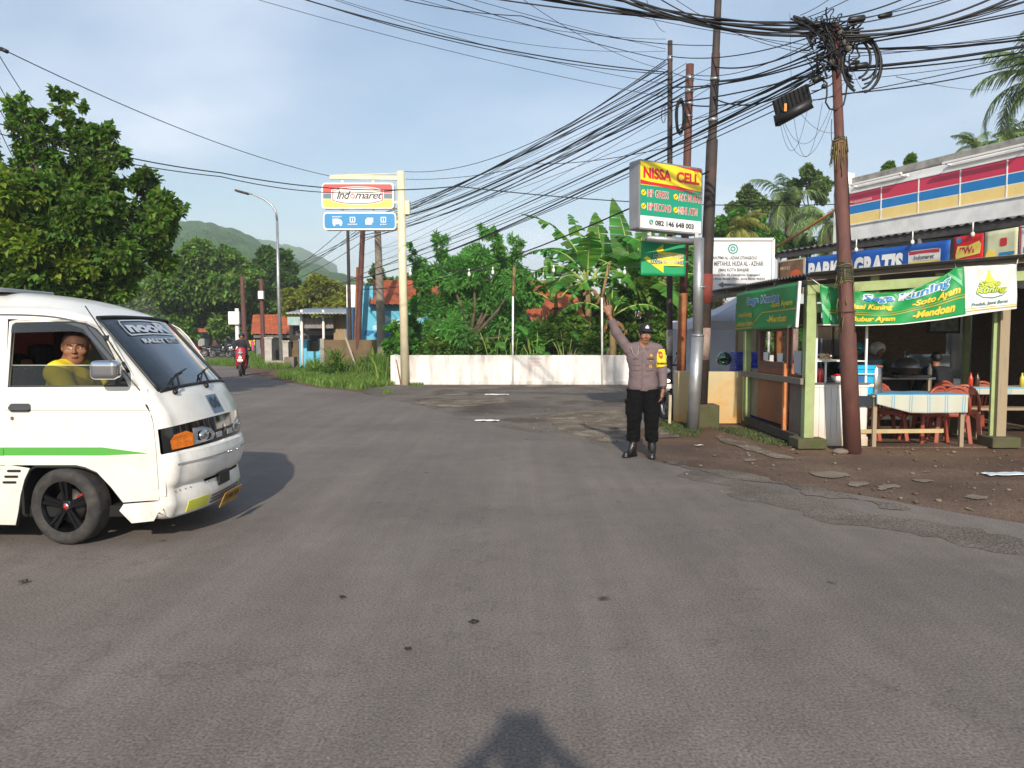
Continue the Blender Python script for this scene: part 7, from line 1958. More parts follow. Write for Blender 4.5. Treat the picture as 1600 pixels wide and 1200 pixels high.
q=MB();q.grid(lambda u,v:(6.98+1.45*u,11.88+(.52*v/.6 if v<.6 else.52),.755)if v<.0 else(6.98+1.45*u,12.42-.54*min(1,v/.7),.752-max(0,v-.7)*.35),20,20);tag(q.build('tablecloth',[mt],fix=False),'checked cloth on the table of the man in black','tablecloth')
bn=thing('wooden_bench','long wooden bench behind the right front post','bench',(7.6,11.6,0))
q=MB();q.box((7.75,11.75,.44),(1.6,.26,.035));q.build('seat',[m_wood],bn)
for x in(7.1,8.35):q=MB();q.box((x,11.75,.21),(.05,.22,.42));q.build('leg',[m_wood],bn)
JS=sit(0.19,0.12,((0.27,-0.20,0.68),(0.14,-0.38,0.76)),seat=0.44)
figure('man in black clothes seated in the stall with his back to the road',(6.98,12.50,0),R(180),JS,h=.012,shirt=(20,22,30),trousers=(30,32,40),bulk=1.08)
JS2={k:(v if k.startswith('_')else(v[0],v[1],v[2]+.10))for k,v in sit(0.18,0.05,((0.26,-0.12,0.70),(0.16,-0.34,0.78)),seat=0.46).items()}
figure('seated customer wearing a white helmet at the back of the stall',(6.50,13.75,0),R(20),JS2,h=.013,shirt=(60,92,74),trousers=(30,32,40),helmet=(214,212,206),hair=False)
figure('seated customer wearing a teal helmet behind the blue cool box',(6.08,13.55,0),R(-30),JS2,h=.013,shirt=(34,42,60),trousers=(30,32,40),helmet=(20,150,160),hair=False)
q=MB();q.lathe([(0,0),(.09,0),(.115,.03),(.12,.15),(.10,.22),(.05,.27),(0,.28)],c=(5.32,12.35,.90),seg=20);q.tube([(5.32,12.35,1.18),(5.32,12.35,1.24)],.02,8);tag(q.build('dark_kettle',[M('kettle_dark',(24,26,30),0.5)]),'black domed pot standing left of the grey basin','pot')
for x,y in((6.50,13.80),(6.08,13.6)):
 st_=MB();st_.prism(rrect(.32,.32,.05,4,x,y),lambda u,v:(u,v,.42),lambda u,v:(u,v,.46))
 for sx in(-1,1):
  for sy in(-1,1):st_.bar((x+sx*.12,y+sy*.12,.43),(x+sx*.16,y+sy*.16,0),.04,.03)
 tag(st_.build('stool',[m_pl]),'red stool under the customer with the %s helmet'%('white' if x>6.3 else 'teal'),'stool')
q=MB();sr=gr(1313,708);q.ball((sr.x,sr.y,.02),(.11,.07,.045),seg=12,rings=7);tag(q.build('stone',[m_conc_old]),'flat pale stone at the foot of the rusty tangle pole','stone')
bwl=thing('garden_wall','low beige stained wall between the silver post and the stall','wall',(3.5,13.5,0))
m_bw=M('beige_render',(196,180,140),0.85,var=.08,scale=2,dirt=(196,140,60),dirt_amt=.5,dirt_scale=1.8,dirt_low=(.8,1.1),bump=.2,bscale=40)
zt=at(1120,581,13.5).z
q=MB();q.box((3.66,13.62,zt/2),(1.0,.16,zt));q.build('wall_face',[m_bw],bwl,bevel=.01)
q=MB();q.box((3.06,13.80,zt/2),(.22,.4,zt));q.build('pier',[m_bw],bwl,bevel=.01)
m_crate=M('crate_blue',(48,70,190),0.45,var=.08)
def crate(loc,label,group='blue plastic crates'):
 o=thing('plastic_crate',label,'crate',loc,R(6),group)
 q=MB();w,d,h=.40,.30,.24
 q.box((0,0,.008),(w,d,.016))
 for z,hh in((.03,.05),(.125,.02),(.17,.02),(h-.02,.05)):
  q.box((0,-d/2,z),(w,.014,hh));q.box((0,d/2,z),(w,.014,hh));q.box((-w/2,0,z),(.014,d,hh));q.box((w/2,0,z),(.014,d,hh))
 for k in range(9):q.box((-w/2+w*k/8,-d/2,h/2),(.014,.012,h));q.box((-w/2+w*k/8,d/2,h/2),(.014,.012,h))
 for k in range(6):q.box((-w/2,-d/2+d*k/5,h/2),(.012,.014,h));q.box((w/2,-d/2+d*k/5,h/2),(.012,.014,h))
 q.build('shell',[m_crate],o,world_co=False);return o
names=['bottom','second','third','fourth','topmost']
for k in range(5):
 crate((4.33,14.35,.005+k*.25),'%s blue crate of the stack nearer the black-green helmet'%names[k])
 crate((4.62,13.95,.005+k*.25),'%s blue crate of the stack against the plywood cabinet'%names[k])
tent=thing('canopy_tent','small white canopy tent behind the leaning poles and the stall','tent',(5.35,17.4,0))
m_tent=M('tent_white',(202,204,214),0.7,var=.04,scale=1,trans=.15)
ze,zp=at(1100,500,16).z,at(1134,461,17.4).z
cx,cy_t,hw_=5.30,17.4,1.42
q=MB()
for k in range(4):
 a0,a1=R(45+90*k),R(135+90*k)
 A=Vector((cx+hw_*1.414*math.cos(a0),cy_t+hw_*1.414*math.sin(a0),ze));Bq=Vector((cx+hw_*1.414*math.cos(a1),cy_t+hw_*1.414*math.sin(a1),ze));Tp=Vector((cx,cy_t,zp+.1))
 q.grid(lambda u,v:(A.lerp(Bq,v)).lerp(Tp,u)-Vector((0,0,.12*math.sin(u*math.pi)+.05*math.sin(v*math.pi)*(1-u))),10,10)
 q.grid(lambda u,v:A.lerp(Bq,v)-Vector((0,0,.05*math.sin(v*math.pi)+.14*u)),2,10)
q.build('canopy',[m_tent],tent,fix=False)
for k in range(4):
 a0=R(45+90*k);q=MB();x,y=cx+hw_*1.4*math.cos(a0),cy_t+hw_*1.4*math.sin(a0);q.tube([(x,y,0),(x,y,ze)],.02,8);q.build('leg',[m_steel],tent)
q=MB();q.grid(lambda u,v:(cx-hw_-.05+(2*hw_+1.4)*u,cy_t+hw_+.05+.04*math.sin(u*22),ze*1.02*v),60,6);q.build('back_sheet',[m_tent],tent,fix=False)
rr=random.Random(12)
for k,(x,y,z,c_,nm)in enumerate(((5.10,12.50,.885,(150,40,34),'red'),(5.02,12.40,.885,(60,90,50),'green'),(6.75,12.40,.885,(206,196,170),'cream'),(7.25,12.12,.75,(190,60,40),'orange-red'),(7.38,12.16,.75,(70,50,36),'dark brown'),(8.05,12.1,.75,(214,190,60),'yellow'))):
 q=MB();q.lathe([(0,0),(.035,0),(.035,.14),(.014,.18),(.014,.22),(0,.22)],c=(x,y,z),seg=12);tag(q.build('sauce_bottle',[M('bottle_%s'%nm,c_,.25,coat=.5)]),'%s sauce bottle on a table in the stall'%nm,'bottle','sauce bottles in the stall')
for k,(x,y,z)in enumerate(((4.75,10.9,1.21),(4.85,11.05,1.21))):
 q=MB();q.lathe([(0,.0),(.04,0),(.07,.05),(.065,.05),(0,.01)],c=(x,y,z),seg=16);tag(q.build('small_bowl',[m_cwhite]),('front' if k==0 else 'rear')+' small white bowl on the shelf behind the rusty pole','bowl')
for k in range(3):
 q=MB();x=5.75+k*.22;q.prism([(x,14.48),(x+.16,14.48),(x+.16,14.50),(x,14.50)],lambda u,v:(u,v,1.5),lambda u,v:(u,v,1.75));tag(q.build('hanging_packet',[M('packet_%d'%k,((200,60,50),(220,190,60),(70,120,180))[k],.4)]),('red','yellow','blue')[k]+' packet hanging on the wall at the back of the stall','packet')
pl=thing('pale_door','pale double door behind the helmeted customers','door',(5.2,15.6,0))
for k in range(4):q=MB();q.box((4.75+k*.42,15.6,1.1),(.40,.04,2.2));q.build('leaf',[M('door_cream',(206,196,168),.7,var=.05)],pl)
for k in range(5):q=MB();q.box((4.54+k*.42,15.57,1.1),(.03,.06,2.2));q.build('stile',[m_wood],pl)
DIR=Vector((.369,-.929,0));NRM=Vector((-.929,-.369,0));SA=Vector((10.25,23.25,0))
def fpt(s,off,z):return SA+DIR*s+NRM*off+Vector((0,0,z))
def fs_at(px,z=None,py=None,off=0.0):
 """distance along the facade seen at that photo column"""
 r=(px-800)/FPX;O=SA+NRM*off
 return(r*O.y-O.x)/(DIR.x-r*DIR.y)
shop=thing('convenience_store','white flat-roofed store with red, blue and yellow stripes along its front','shop',SA)
m_sh=M('shop_white',(232,232,230),0.6,var=.05,scale=1,dirt=(150,148,142),dirt_amt=.35,dirt_scale=1.5)
def fbox(name,s0,s1,o0,o1,z0,z1,mat,par=None,bev=0.0):
 q=MB();c=fpt((s0+s1)/2,(o0+o1)/2,(z0+z1)/2)
 q.box(c,(s1-s0,abs(o1-o0),z1-z0),rz=math.atan2(DIR.y,DIR.x));return q.build(name,[mat],par or shop,bevel=bev)
LEN=13.5
fbox('wall',-0.3,LEN,-9,0,0,6.05,m_sh)
fbox('parapet',-0.35,LEN+.1,-9.05,0.12,6.05,6.25,M('parapet_grey',(150,148,142),0.9,var=.15,scale=3,dirt=(84,80,74),dirt_amt=.7,dirt_scale=2.5),bev=.02)
fas=fbox('fascia',0.0,LEN,0.01,.38,4.35,5.95,m_sh,bev=.02)
zt,zb=5.72,4.83
for name,a,b,mt_ in(('red_stripe',0.63,1.0,M('shop_red',(205,48,80),0.4,var=.04,coat=.2)),('blue_stripe',0.335,0.60,M('shop_blue',(24,122,190),0.4,var=.04,coat=.2)),('yellow_stripe',0.0,0.31,M('shop_yellow',(240,210,132),0.4,var=.04,coat=.2))):
 fbox(name,.12,LEN-.1,.38,.40,zb+(zt-zb)*a,zb+(zt-zb)*b,mt_,fas)
fbox('pale_line',.12,LEN-.1,.38,.396,zb+(zt-zb)*.31,zb+(zt-zb)*.335,m_sw,fas);fbox('pale_line',.12,LEN-.1,.38,.396,zb+(zt-zb)*.60,zb+(zt-zb)*.63,m_sw,fas)
fbox('panel_rim',.06,LEN,.38,.42,zt+.003,zt+.04,m_sh,fas);fbox('panel_rim',.06,LEN,.38,.42,zb-.04,zb-.003,m_sh,fas);fbox('panel_rim',.06,.118,.38,.42,zb,zt,m_sh,fas)
for k in range(1,11):fbox('panel_divider',.12+1.22*k-.015,.12+1.22*k+.015,.38,.412,zb-.002,zt+.002,m_sh,fas)
q=MB();put_text(q,'KUJANGSARI',.62,zb+.70*(zt-zb),.78,.10,lambda u,v:fpt(u,.405,v),bold=.03);q.build('lettering',[M('pale_pink',(226,180,180),0.5)],fas)
for s0,s1 in((.35,2.2),(3.4,5.6),(6.9,9.0)):
 ll=fbox('lamp_arm',s0,s1,.38,.44,zt+.14,zt+.19,m_sh,fas);fbox('tube_lamp',s0+.05,s1,.60,.66,zt+.18,zt+.23,m_cwhite,fas)
 for s_ in(s0+.1,s1-.1):fbox('lamp_bracket',s_,s_+.03,.42,.62,zt+.16,zt+.19,m_sh,fas)
for k in range(5):fbox('shop_window',.6+2.5*k,2.7+2.5*k,0.0,.03,.45,2.7,M('window_dark',(52,62,70),.1,coat=1,var=.2))
for k in range(6):fbox('column',.35+2.5*k-.14,.35+2.5*k+.14,0,.12,0,4.3,m_sh)
aw=thing('awning','long dark corrugated awning along the store front above the banners','awning',fpt(4,3.4,0))
OA=3.45
def aws(px):return fs_at(px,off=OA)
s0_,s1_=aws(1207),LEN+1
q=MB();q.grid(lambda a,b:fpt(s0_+(s1_-s0_)*a,OA*(1-b),3.86+.42*b+.022*math.sin(a*(s1_-s0_)*2*math.pi/.22)),620,3);ar_=q.build('roof_sheet',[m_corr],aw,fix=False);ar_.modifiers.new('s','SOLIDIFY').thickness=.006
q=MB();q.bar(fpt(s0_,OA-.08,3.76),fpt(s1_,OA-.08,3.76),.06,.16);q.build('front_beam',[M('beam_dark',(70,68,66),.8,var=.2)],aw)
for s_ in np.arange(s0_+.5,s1_,2.4):
 q=MB();q.bar(fpt(s_,OA-.1,3.75),fpt(s_,0,4.15),.05,.07);q.build('rafter',[MATS['beam_dark']],aw)
for s_ in(s0_+.1,s0_+4.6,s0_+9.2):q=MB();q.tube([fpt(s_,OA-.08,0),fpt(s_,OA-.08,3.7)],.05,10);q.build('post',[m_steel],aw)
for k,px in enumerate((1338,1425,1518)):
 s_=aws(px);bl=thing('light_bulb',('small bulb hanging over the left part of the blue banner','small bulb hanging over the right part of the blue banner','small bulb hanging over the red poster')[k],'light bulb',fpt(s_,OA+.1,3.7),0)
 q=MB();q.ball(fpt(s_,OA+.1,3.62),(.04,.04,.055),seg=10,rings=6);q.build('globe',[m_cwhite],bl);q=MB();q.tube([fpt(s_,OA+.1,3.66),fpt(s_,OA+.1,3.86)],.014,6);q.build('socket',[m_cwhite],bl)
def hang(name,px0,px1,y0,y1,drop_z0,mat,label,cat,wave=.02,nu=30):
 """top edge from (px0, y0) to (px1, y1); hangs drop metres"""
 sA,sB=fs_at(px0,off=OA+.05),fs_at(px1,off=OA+.05)
 A,B=fpt(sA,OA+.05,0),fpt(sB,OA+.05,0)
 zA,zB=at(px0,y0,A.y).z,at(px1,y1,B.y).z
 o=thing(name,label,cat,(A+B)/2+Vector((0,0,(zA+zB)/2)))
 def F(u,v,off=0.0):
  s_=sA+(sB-sA)*u;zt_=zA+(zB-zA)*u
  return fpt(s_,OA+.05+off+wave*math.sin(u*13+v*2.5),zt_-drop_z0*(1-v))
 q=MB();q.grid(lambda a,b:F(a,b),nu,8);c=q.build('sheet',[mat],o,fix=False);c.modifiers.new('s','SOLIDIFY').thickness=.003
 return o,c,F
m_pb=M('parking_blue',(20,84,168),.5,var=.06,scale=2)
o,c,F=hang('parking_banner',1256,1479,402.5,374.5,.78,m_pb,'long blue banner with bold white words under the awning','banner')
textb(c,[('PARKIR',.19,.50,.33,.60),('GRATIS',.55,.50,.33,.62)],F,m_sw,None,b1=.06,shear=0.05)
q=MB();q.poly([rrect(.20,.40,.04,3,.85,.62)],lambda u,v:F(u,v,.012));q.build('logo_field',[m_sw],c);q=MB();q.poly([rect(.755,.70,.945,.80)],lambda u,v:F(u,v,.016));q.build('logo_red',[m_sred2],c)
q=MB();q.poly([rect(.755,.44,.945,.50)],lambda u,v:F(u,v,.016));q.build('logo_yellow',[m_syel],c);q=MB();q.poly([rrect(.15,.20,.05,4,.85,.61)],lambda u,v:F(u,v,.02));q.build('logo_badge',[m_sw],c)
textb(c,[('Indomaret',.85,.61,.13,.12)],F,m_ink,None,off=.022,b1=.01,shear=.3)
q=MB();q.poly([circ(.90,.20,.02,12,.07)],lambda u,v:F(u,v,.012));q.build('red_dot',[m_sred2],c)
o,c,F=hang('menu_poster',1212,1254,408.5,402.5,.95,M('poster_brown',(120,88,66),.5,var=.3,scale=5),'small brown food poster at the left end of the awning','poster',.005,6)
for(u0,v0,u1,v1)in((0,.96,1,1),(0,0,1,.04),(0,0,.04,1),(.96,0,1,1)):q=MB();q.poly([rect(u0,v0,u1,v1)],lambda u,v:F(u,v,.014));q.build('border',[M('border_tan',(196,176,140),.6)],c)
q=MB();q.poly([circ(.70,.56,.20,18,.14)],lambda u,v:F(u,v,.010));q.build('soup',[M('soup_orange',(204,84,40),.4)],c);q=MB();q.poly([[(.48,.5),(.93,.5),(.84,.26),(.58,.26)]],lambda u,v:F(u,v,.008));q.build('cup',[m_sw],c);q=MB();q.poly([circ(.3,.35,.18,16,.12)],lambda u,v:F(u,v,.008));q.build('plate',[M('plate_pale',(190,170,150),.5)],c)
q=MB();put_text(q,'MENU',.3,.78,.36,.10,lambda u,v:F(u,v,.010));q.build('lettering',[MATS['border_tan']],c)
o,c,F=hang('sale_poster',1484,1530,371,363.5,.72,M('poster_red',(214,30,38),.45,var=.04),'red sale poster with yellow letters right of the blue banner','poster',.004,8)
q=MB();q.poly([[(.08,.46),(.14,.72),(.5,.70),(.86,.80),(.94,.70),(.90,.44),(.5,.40),(.1,.36)]],lambda u,v:F(u,v,.008));q.build('yellow_ribbon',[m_syel],c);textb(c,[('PWP',.5,.575,.6,.20)],F,m_sred2,None,shear=0.1)
q=MB();q.poly([rect(.1,.06,.9,.32)],lambda u,v:F(u,v,.008));q.build('white_field',[m_sw],c);textb(c,[('TEBUS MURAH',.5,.24,.7,.07),('SETIAP HARI',.5,.13,.6,.07)],F,m_sred2,None,b1=.0,shear=0)
q=MB();q.poly([circ(.18,.88,.09,12)],lambda u,v:F(u,v,.008));q.build('round_mark',[m_sblue],c)
o,c,F=hang('price_poster',1532,1583,363,354.5,.72,M('poster_pale',(206,208,170),.5,var=.12,scale=3),'pale yellow price poster right of the red sale poster','poster',.004,8)
textb(c,[('16.500',.74,.16,.42,.13)],F,M('price_orange',(214,130,40),.5),None,shear=.1);q=MB();q.poly([rrect(.2,.22,.04,3,.58,.66)],lambda u,v:F(u,v,.008));q.build('pack_red',[m_sred2],c);q=MB();q.poly([rect(.46,.30,.92,.38)],lambda u,v:F(u,v,.008));q.build('blue_bar',[m_sblue],c);q=MB();q.poly([circ(.2,.3,.16,14,.2)],lambda u,v:F(u,v,.008));q.build('yellow_disc',[m_syel],c)
o,c,F=hang('notice_poster',1585,1632,353.5,346,.74,m_sw,'white notice poster with a red border at the right edge','poster',.004,8)
q=MB();q.poly([rect(.02,.02,.98,.98),rect(.06,.05,.94,.95)[::-1]],lambda u,v:F(u,v,.008));q.build('border',[m_sred2],c);textb(c,[('CLEARANCE',.4,.84,.6,.09),('SALE',.4,.70,.4,.08)],F,m_sblue,None,shear=0);q=MB();q.poly([rect(.16,.3,.3,.45)],lambda u,v:F(u,v,.008));q.build('green_mark',[m_sgrey],c)
fbox('end_column',-.32,-.02,.02,.5,3.9,6.4,m_sh,bev=.01)
q=MB();a_,b_=at(1204,391,19.5),at(1314,322,15.5);q.tube([a_,a_.lerp(b_,.5)+Vector((0,0,-.03)),b_],[.035,.03,.022],7);tag(q.build('bamboo_pole',[M('bamboo_orange',(178,112,60),.7,var=.25,scale=6)]),'orange-brown bamboo pole slanting up left of the tangle pole','pole')
def leaf_mat(name,rgb,isl=0.45,tr=0.4):
 return M(name,rgb,0.5,var=0.3,scale=0.9,island=isl,trans=tr,spec=0.25)
m_bark=M('bark',(92,78,62),0.95,var=0.25,scale=6,bump=0.6,bscale=25)
def leaves(blobs,n,size,seed,clump=0.28,asp=0.36,per=22,droop=0.2,fill=0.5):
 """leaf clusters spread over blob shells -> V, F of folded leaf quads"""
 rg=np.random.default_rng(seed);B=np.array(blobs,float);w=B[:,3]**2;w/=w.sum()
 nc=max(1,n//per);bi=rg.choice(len(B),nc,p=w)
 d=rg.normal(size=(nc,3));d/=np.linalg.norm(d,axis=1)[:,None]
 rad=B[bi,3]*(1-fill*rg.random(nc)**1.8)*(1+0.12*rg.normal(size=nc))
 cc=B[bi,:3]+d*rad[:,None]*np.array([1,1,.92]);cs=B[bi,3]*clump*rg.uniform(.5,1.2,nc)
 k=rg.integers(0,nc,n);g=rg.normal(size=(n,3));p=cc[k]+g*cs[k][:,None]*np.array([.62,.62,.42])
 a=d[k]*.5+g*.5+rg.normal(size=(n,3))*.6;a[:,2]-=droop;a/=np.linalg.norm(a,axis=1)[:,None]
 up=np.array([0,0,1.])+rg.normal(size=(n,3))*.45+d[k]*.3;s=np.cross(a,up);s/=np.linalg.norm(s,axis=1)[:,None]+1e-9;nn=np.cross(s,a)
 L=size*rg.uniform(.6,1.3,n)[:,None];W=L*asp
 V=np.stack([p,p+a*L*.5-s*W+nn*W*.35,p+a*L-nn*L*.12,p+a*L*.5+s*W+nn*W*.35],1).reshape(-1,3)
 b=np.arange(n)[:,None]*4
 return V,np.concatenate([b+np.array([0,1,2]),b+np.array([0,2,3])])
def pb(lst,Y,seed=0,dep=0.7):
 """blobs given as photo column, row and pixel radius at distance Y"""
 rd=random.Random(seed);out=[]
 for t in lst:
  p=at(t[0],t[1],Y);r=t[2]/FPX*Y;out.append((p.x,Y+rd.uniform(-dep,dep)*max(r,1.0),p.z,r))
 return out
def split(blobs,seed,k=8):
 rd=random.Random(seed*7+1);out=[]
 for x,y,z,r in blobs:
  if r<.34:
   for i in range(5):t=i/4-.5;out.append((x+rd.gauss(0,.35)*r+t*r*rd.uniform(-1,1),y,z+t*r*2.6,r*(.55-.3*abs(t-.1))))
   continue
  out.append((x,y,z,r*.55))
  for i in range(k):
   d=Vector((rd.gauss(0,1),rd.gauss(0,1),rd.gauss(0,.9))).normalized()*r*rd.uniform(.55,.92);out.append((x+d.x,y+d.y,z+d.z,r*rd.uniform(.2,.42)))
 return out
def tree(name,label,base,blobs,n,size,mat,seed,trunk=.16,cat='tree',group=None,limbs=10,sub=True,**kw):
 base=Vector(base);o=thing(name,label,cat,base,0,group)
 V,F=leaves(split(blobs,seed)if sub else blobs,n,size,seed,**kw);np_mesh('crown',V,F,[mat],o)
 if trunk:
  q=MB();rd=random.Random(seed);low=min(b[2]for b in blobs);c=Vector(np.mean([b[:3]for b in blobs],axis=0));fk=Vector((base.x*.6+c.x*.4,base.y,max(.8,low*.9)))
  q.tube([base,base.lerp(fk,.5)+Vector((trunk*.4,0,0)),fk],[trunk,trunk*.8,trunk*.7],9)
  for b in sorted(blobs,key=lambda b:-b[3])[:limbs]:
   e=Vector(b[:3]);m_=fk.lerp(e,.55)+Vector((rd.uniform(-.2,.2),rd.uniform(-.2,.2),-.1*b[3]));q.tube([fk,m_,e,e+Vector((0,0,b[3]*.5))],[trunk*.55,trunk*.35,trunk*.18,.01],6)
  q.build('trunk',[m_bark],o)
 return o
G1,G2,G3,G4=leaf_mat('leaf_mid',(100,132,56)),leaf_mat('leaf_dark',(88,118,46),.55),leaf_mat('leaf_bright',(86,136,50)),leaf_mat('leaf_yellow',(128,136,52))
G5=leaf_mat('leaf_far',(98,124,66),.3,.2)
tree('leafy_tree','big dark leafy tree filling the left edge behind the van',gr(105,633),pb([(30,300,60),(60,385,85),(130,330,78),(190,385,72),(215,335,52),(232,385,34),(130,245,42),(85,235,30),(150,210,24),(95,190,15),(120,215,24),(62,205,22),(40,222,20),(35,172,17),(74,160,16),(78,148,9),(100,165,9),(185,228,14),(170,215,14),(185,440,55),(100,445,70),(20,440,60),(-60,360,120),(255,328,18),(-10,240,22),(205,285,28),(150,280,45),(20,255,14),(248,360,20),(-90,480,110)],17,2),64000,.155,G2,5,.13,droop=.25,clump=.36,fill=.6,per=24,limbs=20)
tree('leafy_tree','sunlit yellow-green shoots of a smaller tree at the far left edge',gr(-20,640),pb([(20,320,50),(0,400,55),(45,385,40),(90,420,30),(120,395,25)],15.6,3),8000,.15,leaf_mat('leaf_shoot',(112,136,48)),6,.08,clump=.4)
tree('leafy_tree','large round green tree over the orange roofs far down the road',gr(330,556),pb([(340,440,58),(300,452,44),(375,435,44),(360,413,26),(325,415,24),(345,402,14),(290,475,42),(385,470,40),(345,488,48),(285,503,34),(315,425,34),(270,470,20)],58,4,.9),42000,.34,G1,7,.5,fill=.4)
tree('leafy_tree','tall green tree behind the street lamp, right of the large round tree',gr(420,556),pb([(415,440,38),(440,475,38),(410,408,20),(395,505,34),(430,415,28),(408,393,10),(450,440,20),(440,510,30)],62,5,.9),24000,.34,leaf_mat('leaf_mid2',(76,108,44)),8,.4,fill=.4)
tree('leafy_tree','yellowish bushy tree above the corrugated shed roof',gr(500,560),pb([(480,462,26),(520,465,28),(500,448,20),(540,480,20),(465,480,22),(505,485,26),(545,460,14),(455,500,22)],50,6),20000,.28,G4,9,.3,fill=.4)
for i,(lst,Y,lab)in enumerate((([(240,478,26),(222,500,36),(262,505,26),(200,470,30)],95,'hazy trees at the hill foot left of the large round tree'),([(590,425,12),(588,445,16),(640,440,20),(610,455,22),(660,455,24)],60,'pale distant tree between the concrete pole and the cream post'),([(555,520,14),(640,520,30),(600,528,20)],70,'low distant trees behind the blue building'),([(1160,350,26),(1140,370,22),(1185,360,26),(1130,350,16),(1215,380,20),(1250,385,18),(1290,380,20)],44,'dense light green trees over the white signboard'),([(1170,305,14),(1150,325,12),(1185,325,18),(1165,322,10)],46,'sparse dark treetop left of the palms'),([(1262,275,14),(1285,285,15),(1250,290,11),(1275,300,18),(1240,318,14)],47,'sparse treetop rising above the palms'),([(1395,265,7),(1412,262,8),(1380,270,6),(1428,258,5)],26,'small bush growing on the store roof'),([(1100,420,40),(1060,440,40),(1120,480,50)],32,'dark tree filling the gap behind the leaning poles'),([(1500,330,60),(1400,330,50),(1600,300,80)],46,'trees hidden behind the store'))):
 if i==8:continue
 tree('leafy_tree',lab,gr(lst[0][0],555+10*(Y<50)),pb(lst,Y,i+20),int(3500+1500*len(lst)),(.5,.3,.34,.24,.22,.22,.12,.2,.3)[i],(G5,G5,G5,G3,G5,G5,G1,G2,G1)[i],30+i,(.4,.12,.3,.2,.08,.08,0,.2,.2)[i],fill=.6)
m_fea=leaf_mat('leaf_feather',(112,164,84),.4,.5)
tree('feathery_tree','large bright green feathery tree leaning over the white wall',gr(735,596),pb([(700,425,34),(668,432,24),(740,425,32),(790,415,30),(805,445,26),(765,465,48),(705,478,42),(725,520,40),(785,520,42),(685,385,12),(775,385,13),(757,366,8),(740,400,20),(808,388,11),(655,410,9),(830,470,16),(660,478,18),(820,520,28),(690,525,26),(655,520,16)],27.5,9),70000,.19,m_fea,41,.14,asp=.17,clump=.36,droop=.35,per=30)
tree('climbing_vine','narrow leafy vine climbing a wire left of the feathery tree',gr(668,592),pb([(640,385,4),(645,402,5),(650,418,6),(656,436,7),(662,452,9),(668,472,10),(674,500,12)],27,10,.3),3600,.12,m_fea,42,0,cat='vine',clump=.5)
shr=[([(870,530,26),(850,545,20)],'broad-leaved shrub left of the banana stems'),([(905,525,26),(890,500,20)],'dark shrub at the foot of the left banana plant'),([(940,520,26),(925,545,18)],'shrub behind the slanting white pole'),([(985,520,30),(975,480,22)],'dark shrub behind the raised arm'),([(1030,515,32),(1050,470,28),(1010,450,22)],'tall shrub behind the thin dark pole'),([(1075,530,26),(1095,500,22)],'shrub behind the silver post'),([(820,545,20),(795,548,16)],'low shrub at the middle white pole'),([(640,545,20),(620,520,15),(610,548,16)],'dark green shrub beside the concrete pole'),([(680,548,18),(720,550,18),(760,550,18)],'low dark undergrowth shrub below the feathery tree')]
for i,(l_,lab)in enumerate(shr):tree('shrub',lab,gr(l_[0][0],593),pb(l_,26.5-(i%3)*.4,60+i),4200,.20 if i%2 else.28,(G2,G1,G2,G2,G1,G2,G3,G3,G2)[i],70+i,0,cat='shrub',group='shrubs behind the white wall',fill=.9)
for i,(l_,lab)in enumerate((([(880,500,34),(905,470,26)],'background tree behind the left banana plants'),([(950,490,38),(985,460,34)],'background tree behind the middle of the banana clump'),([(1030,480,38),(1060,440,34)],'background tree behind the right banana plants'))):tree('leafy_tree',lab,gr(l_[0][0],580),pb(l_,35,90+i),6500,.26,(G2,G1,G2)[i],95+i,.1,group='background trees behind the bananas',fill=.8)
def strap(mb,p0,az,el,L,w,curve,n=7,mi=0,fold=.35,wf=None,torn=0.0,rd=random):
 """one long leaf as two blades along a bending midrib"""
 p=Vector(p0);pts=[p.copy()];e=el
 for i in range(n):p=p+Vector((math.cos(az)*math.cos(e),math.sin(az)*math.cos(e),math.sin(e)))*(L/n);pts.append(p.copy());e-=curve/n
 s=Vector((-math.sin(az),math.cos(az),0));wf=wf or(lambda t:math.sin(math.pi*min(1,t*.96+.03)**.75)**.8)
 for sg in(-1,1):
  run=[]
  for i in range(n):
   t0,t1=i/n,(i+1)/n;d=(pts[i+1]-pts[i]).normalized();u=s.cross(d).normalized();u=u if u.z>0 else-u
   fd=fold+(rd.uniform(-.5,1.1)*torn);o=(s*sg*math.cos(fd)-u*math.sin(fd));g=(1-.35*torn*rd.random())if torn else 1
   a,b=pts[i],pts[i+1];c=b+o*w*wf(t1)*g+d*w*.15;e_=a+o*w*wf(t0)*g+(d*w*(.15+(.12*torn if torn else 0)))
   mb.add([a,b,c,e_],[(0,1,2,3)],mi)
m_ban,m_rib=leaf_mat('banana_leaf',(80,132,50),.3,.4),M('banana_rib',(150,168,84),.5)
m_stem=M('banana_stem',(122,104,66),.8,var=.35,scale=5,stretch=(6,6,1));m_dry=M('banana_dry',(128,98,62),.9,var=.3)
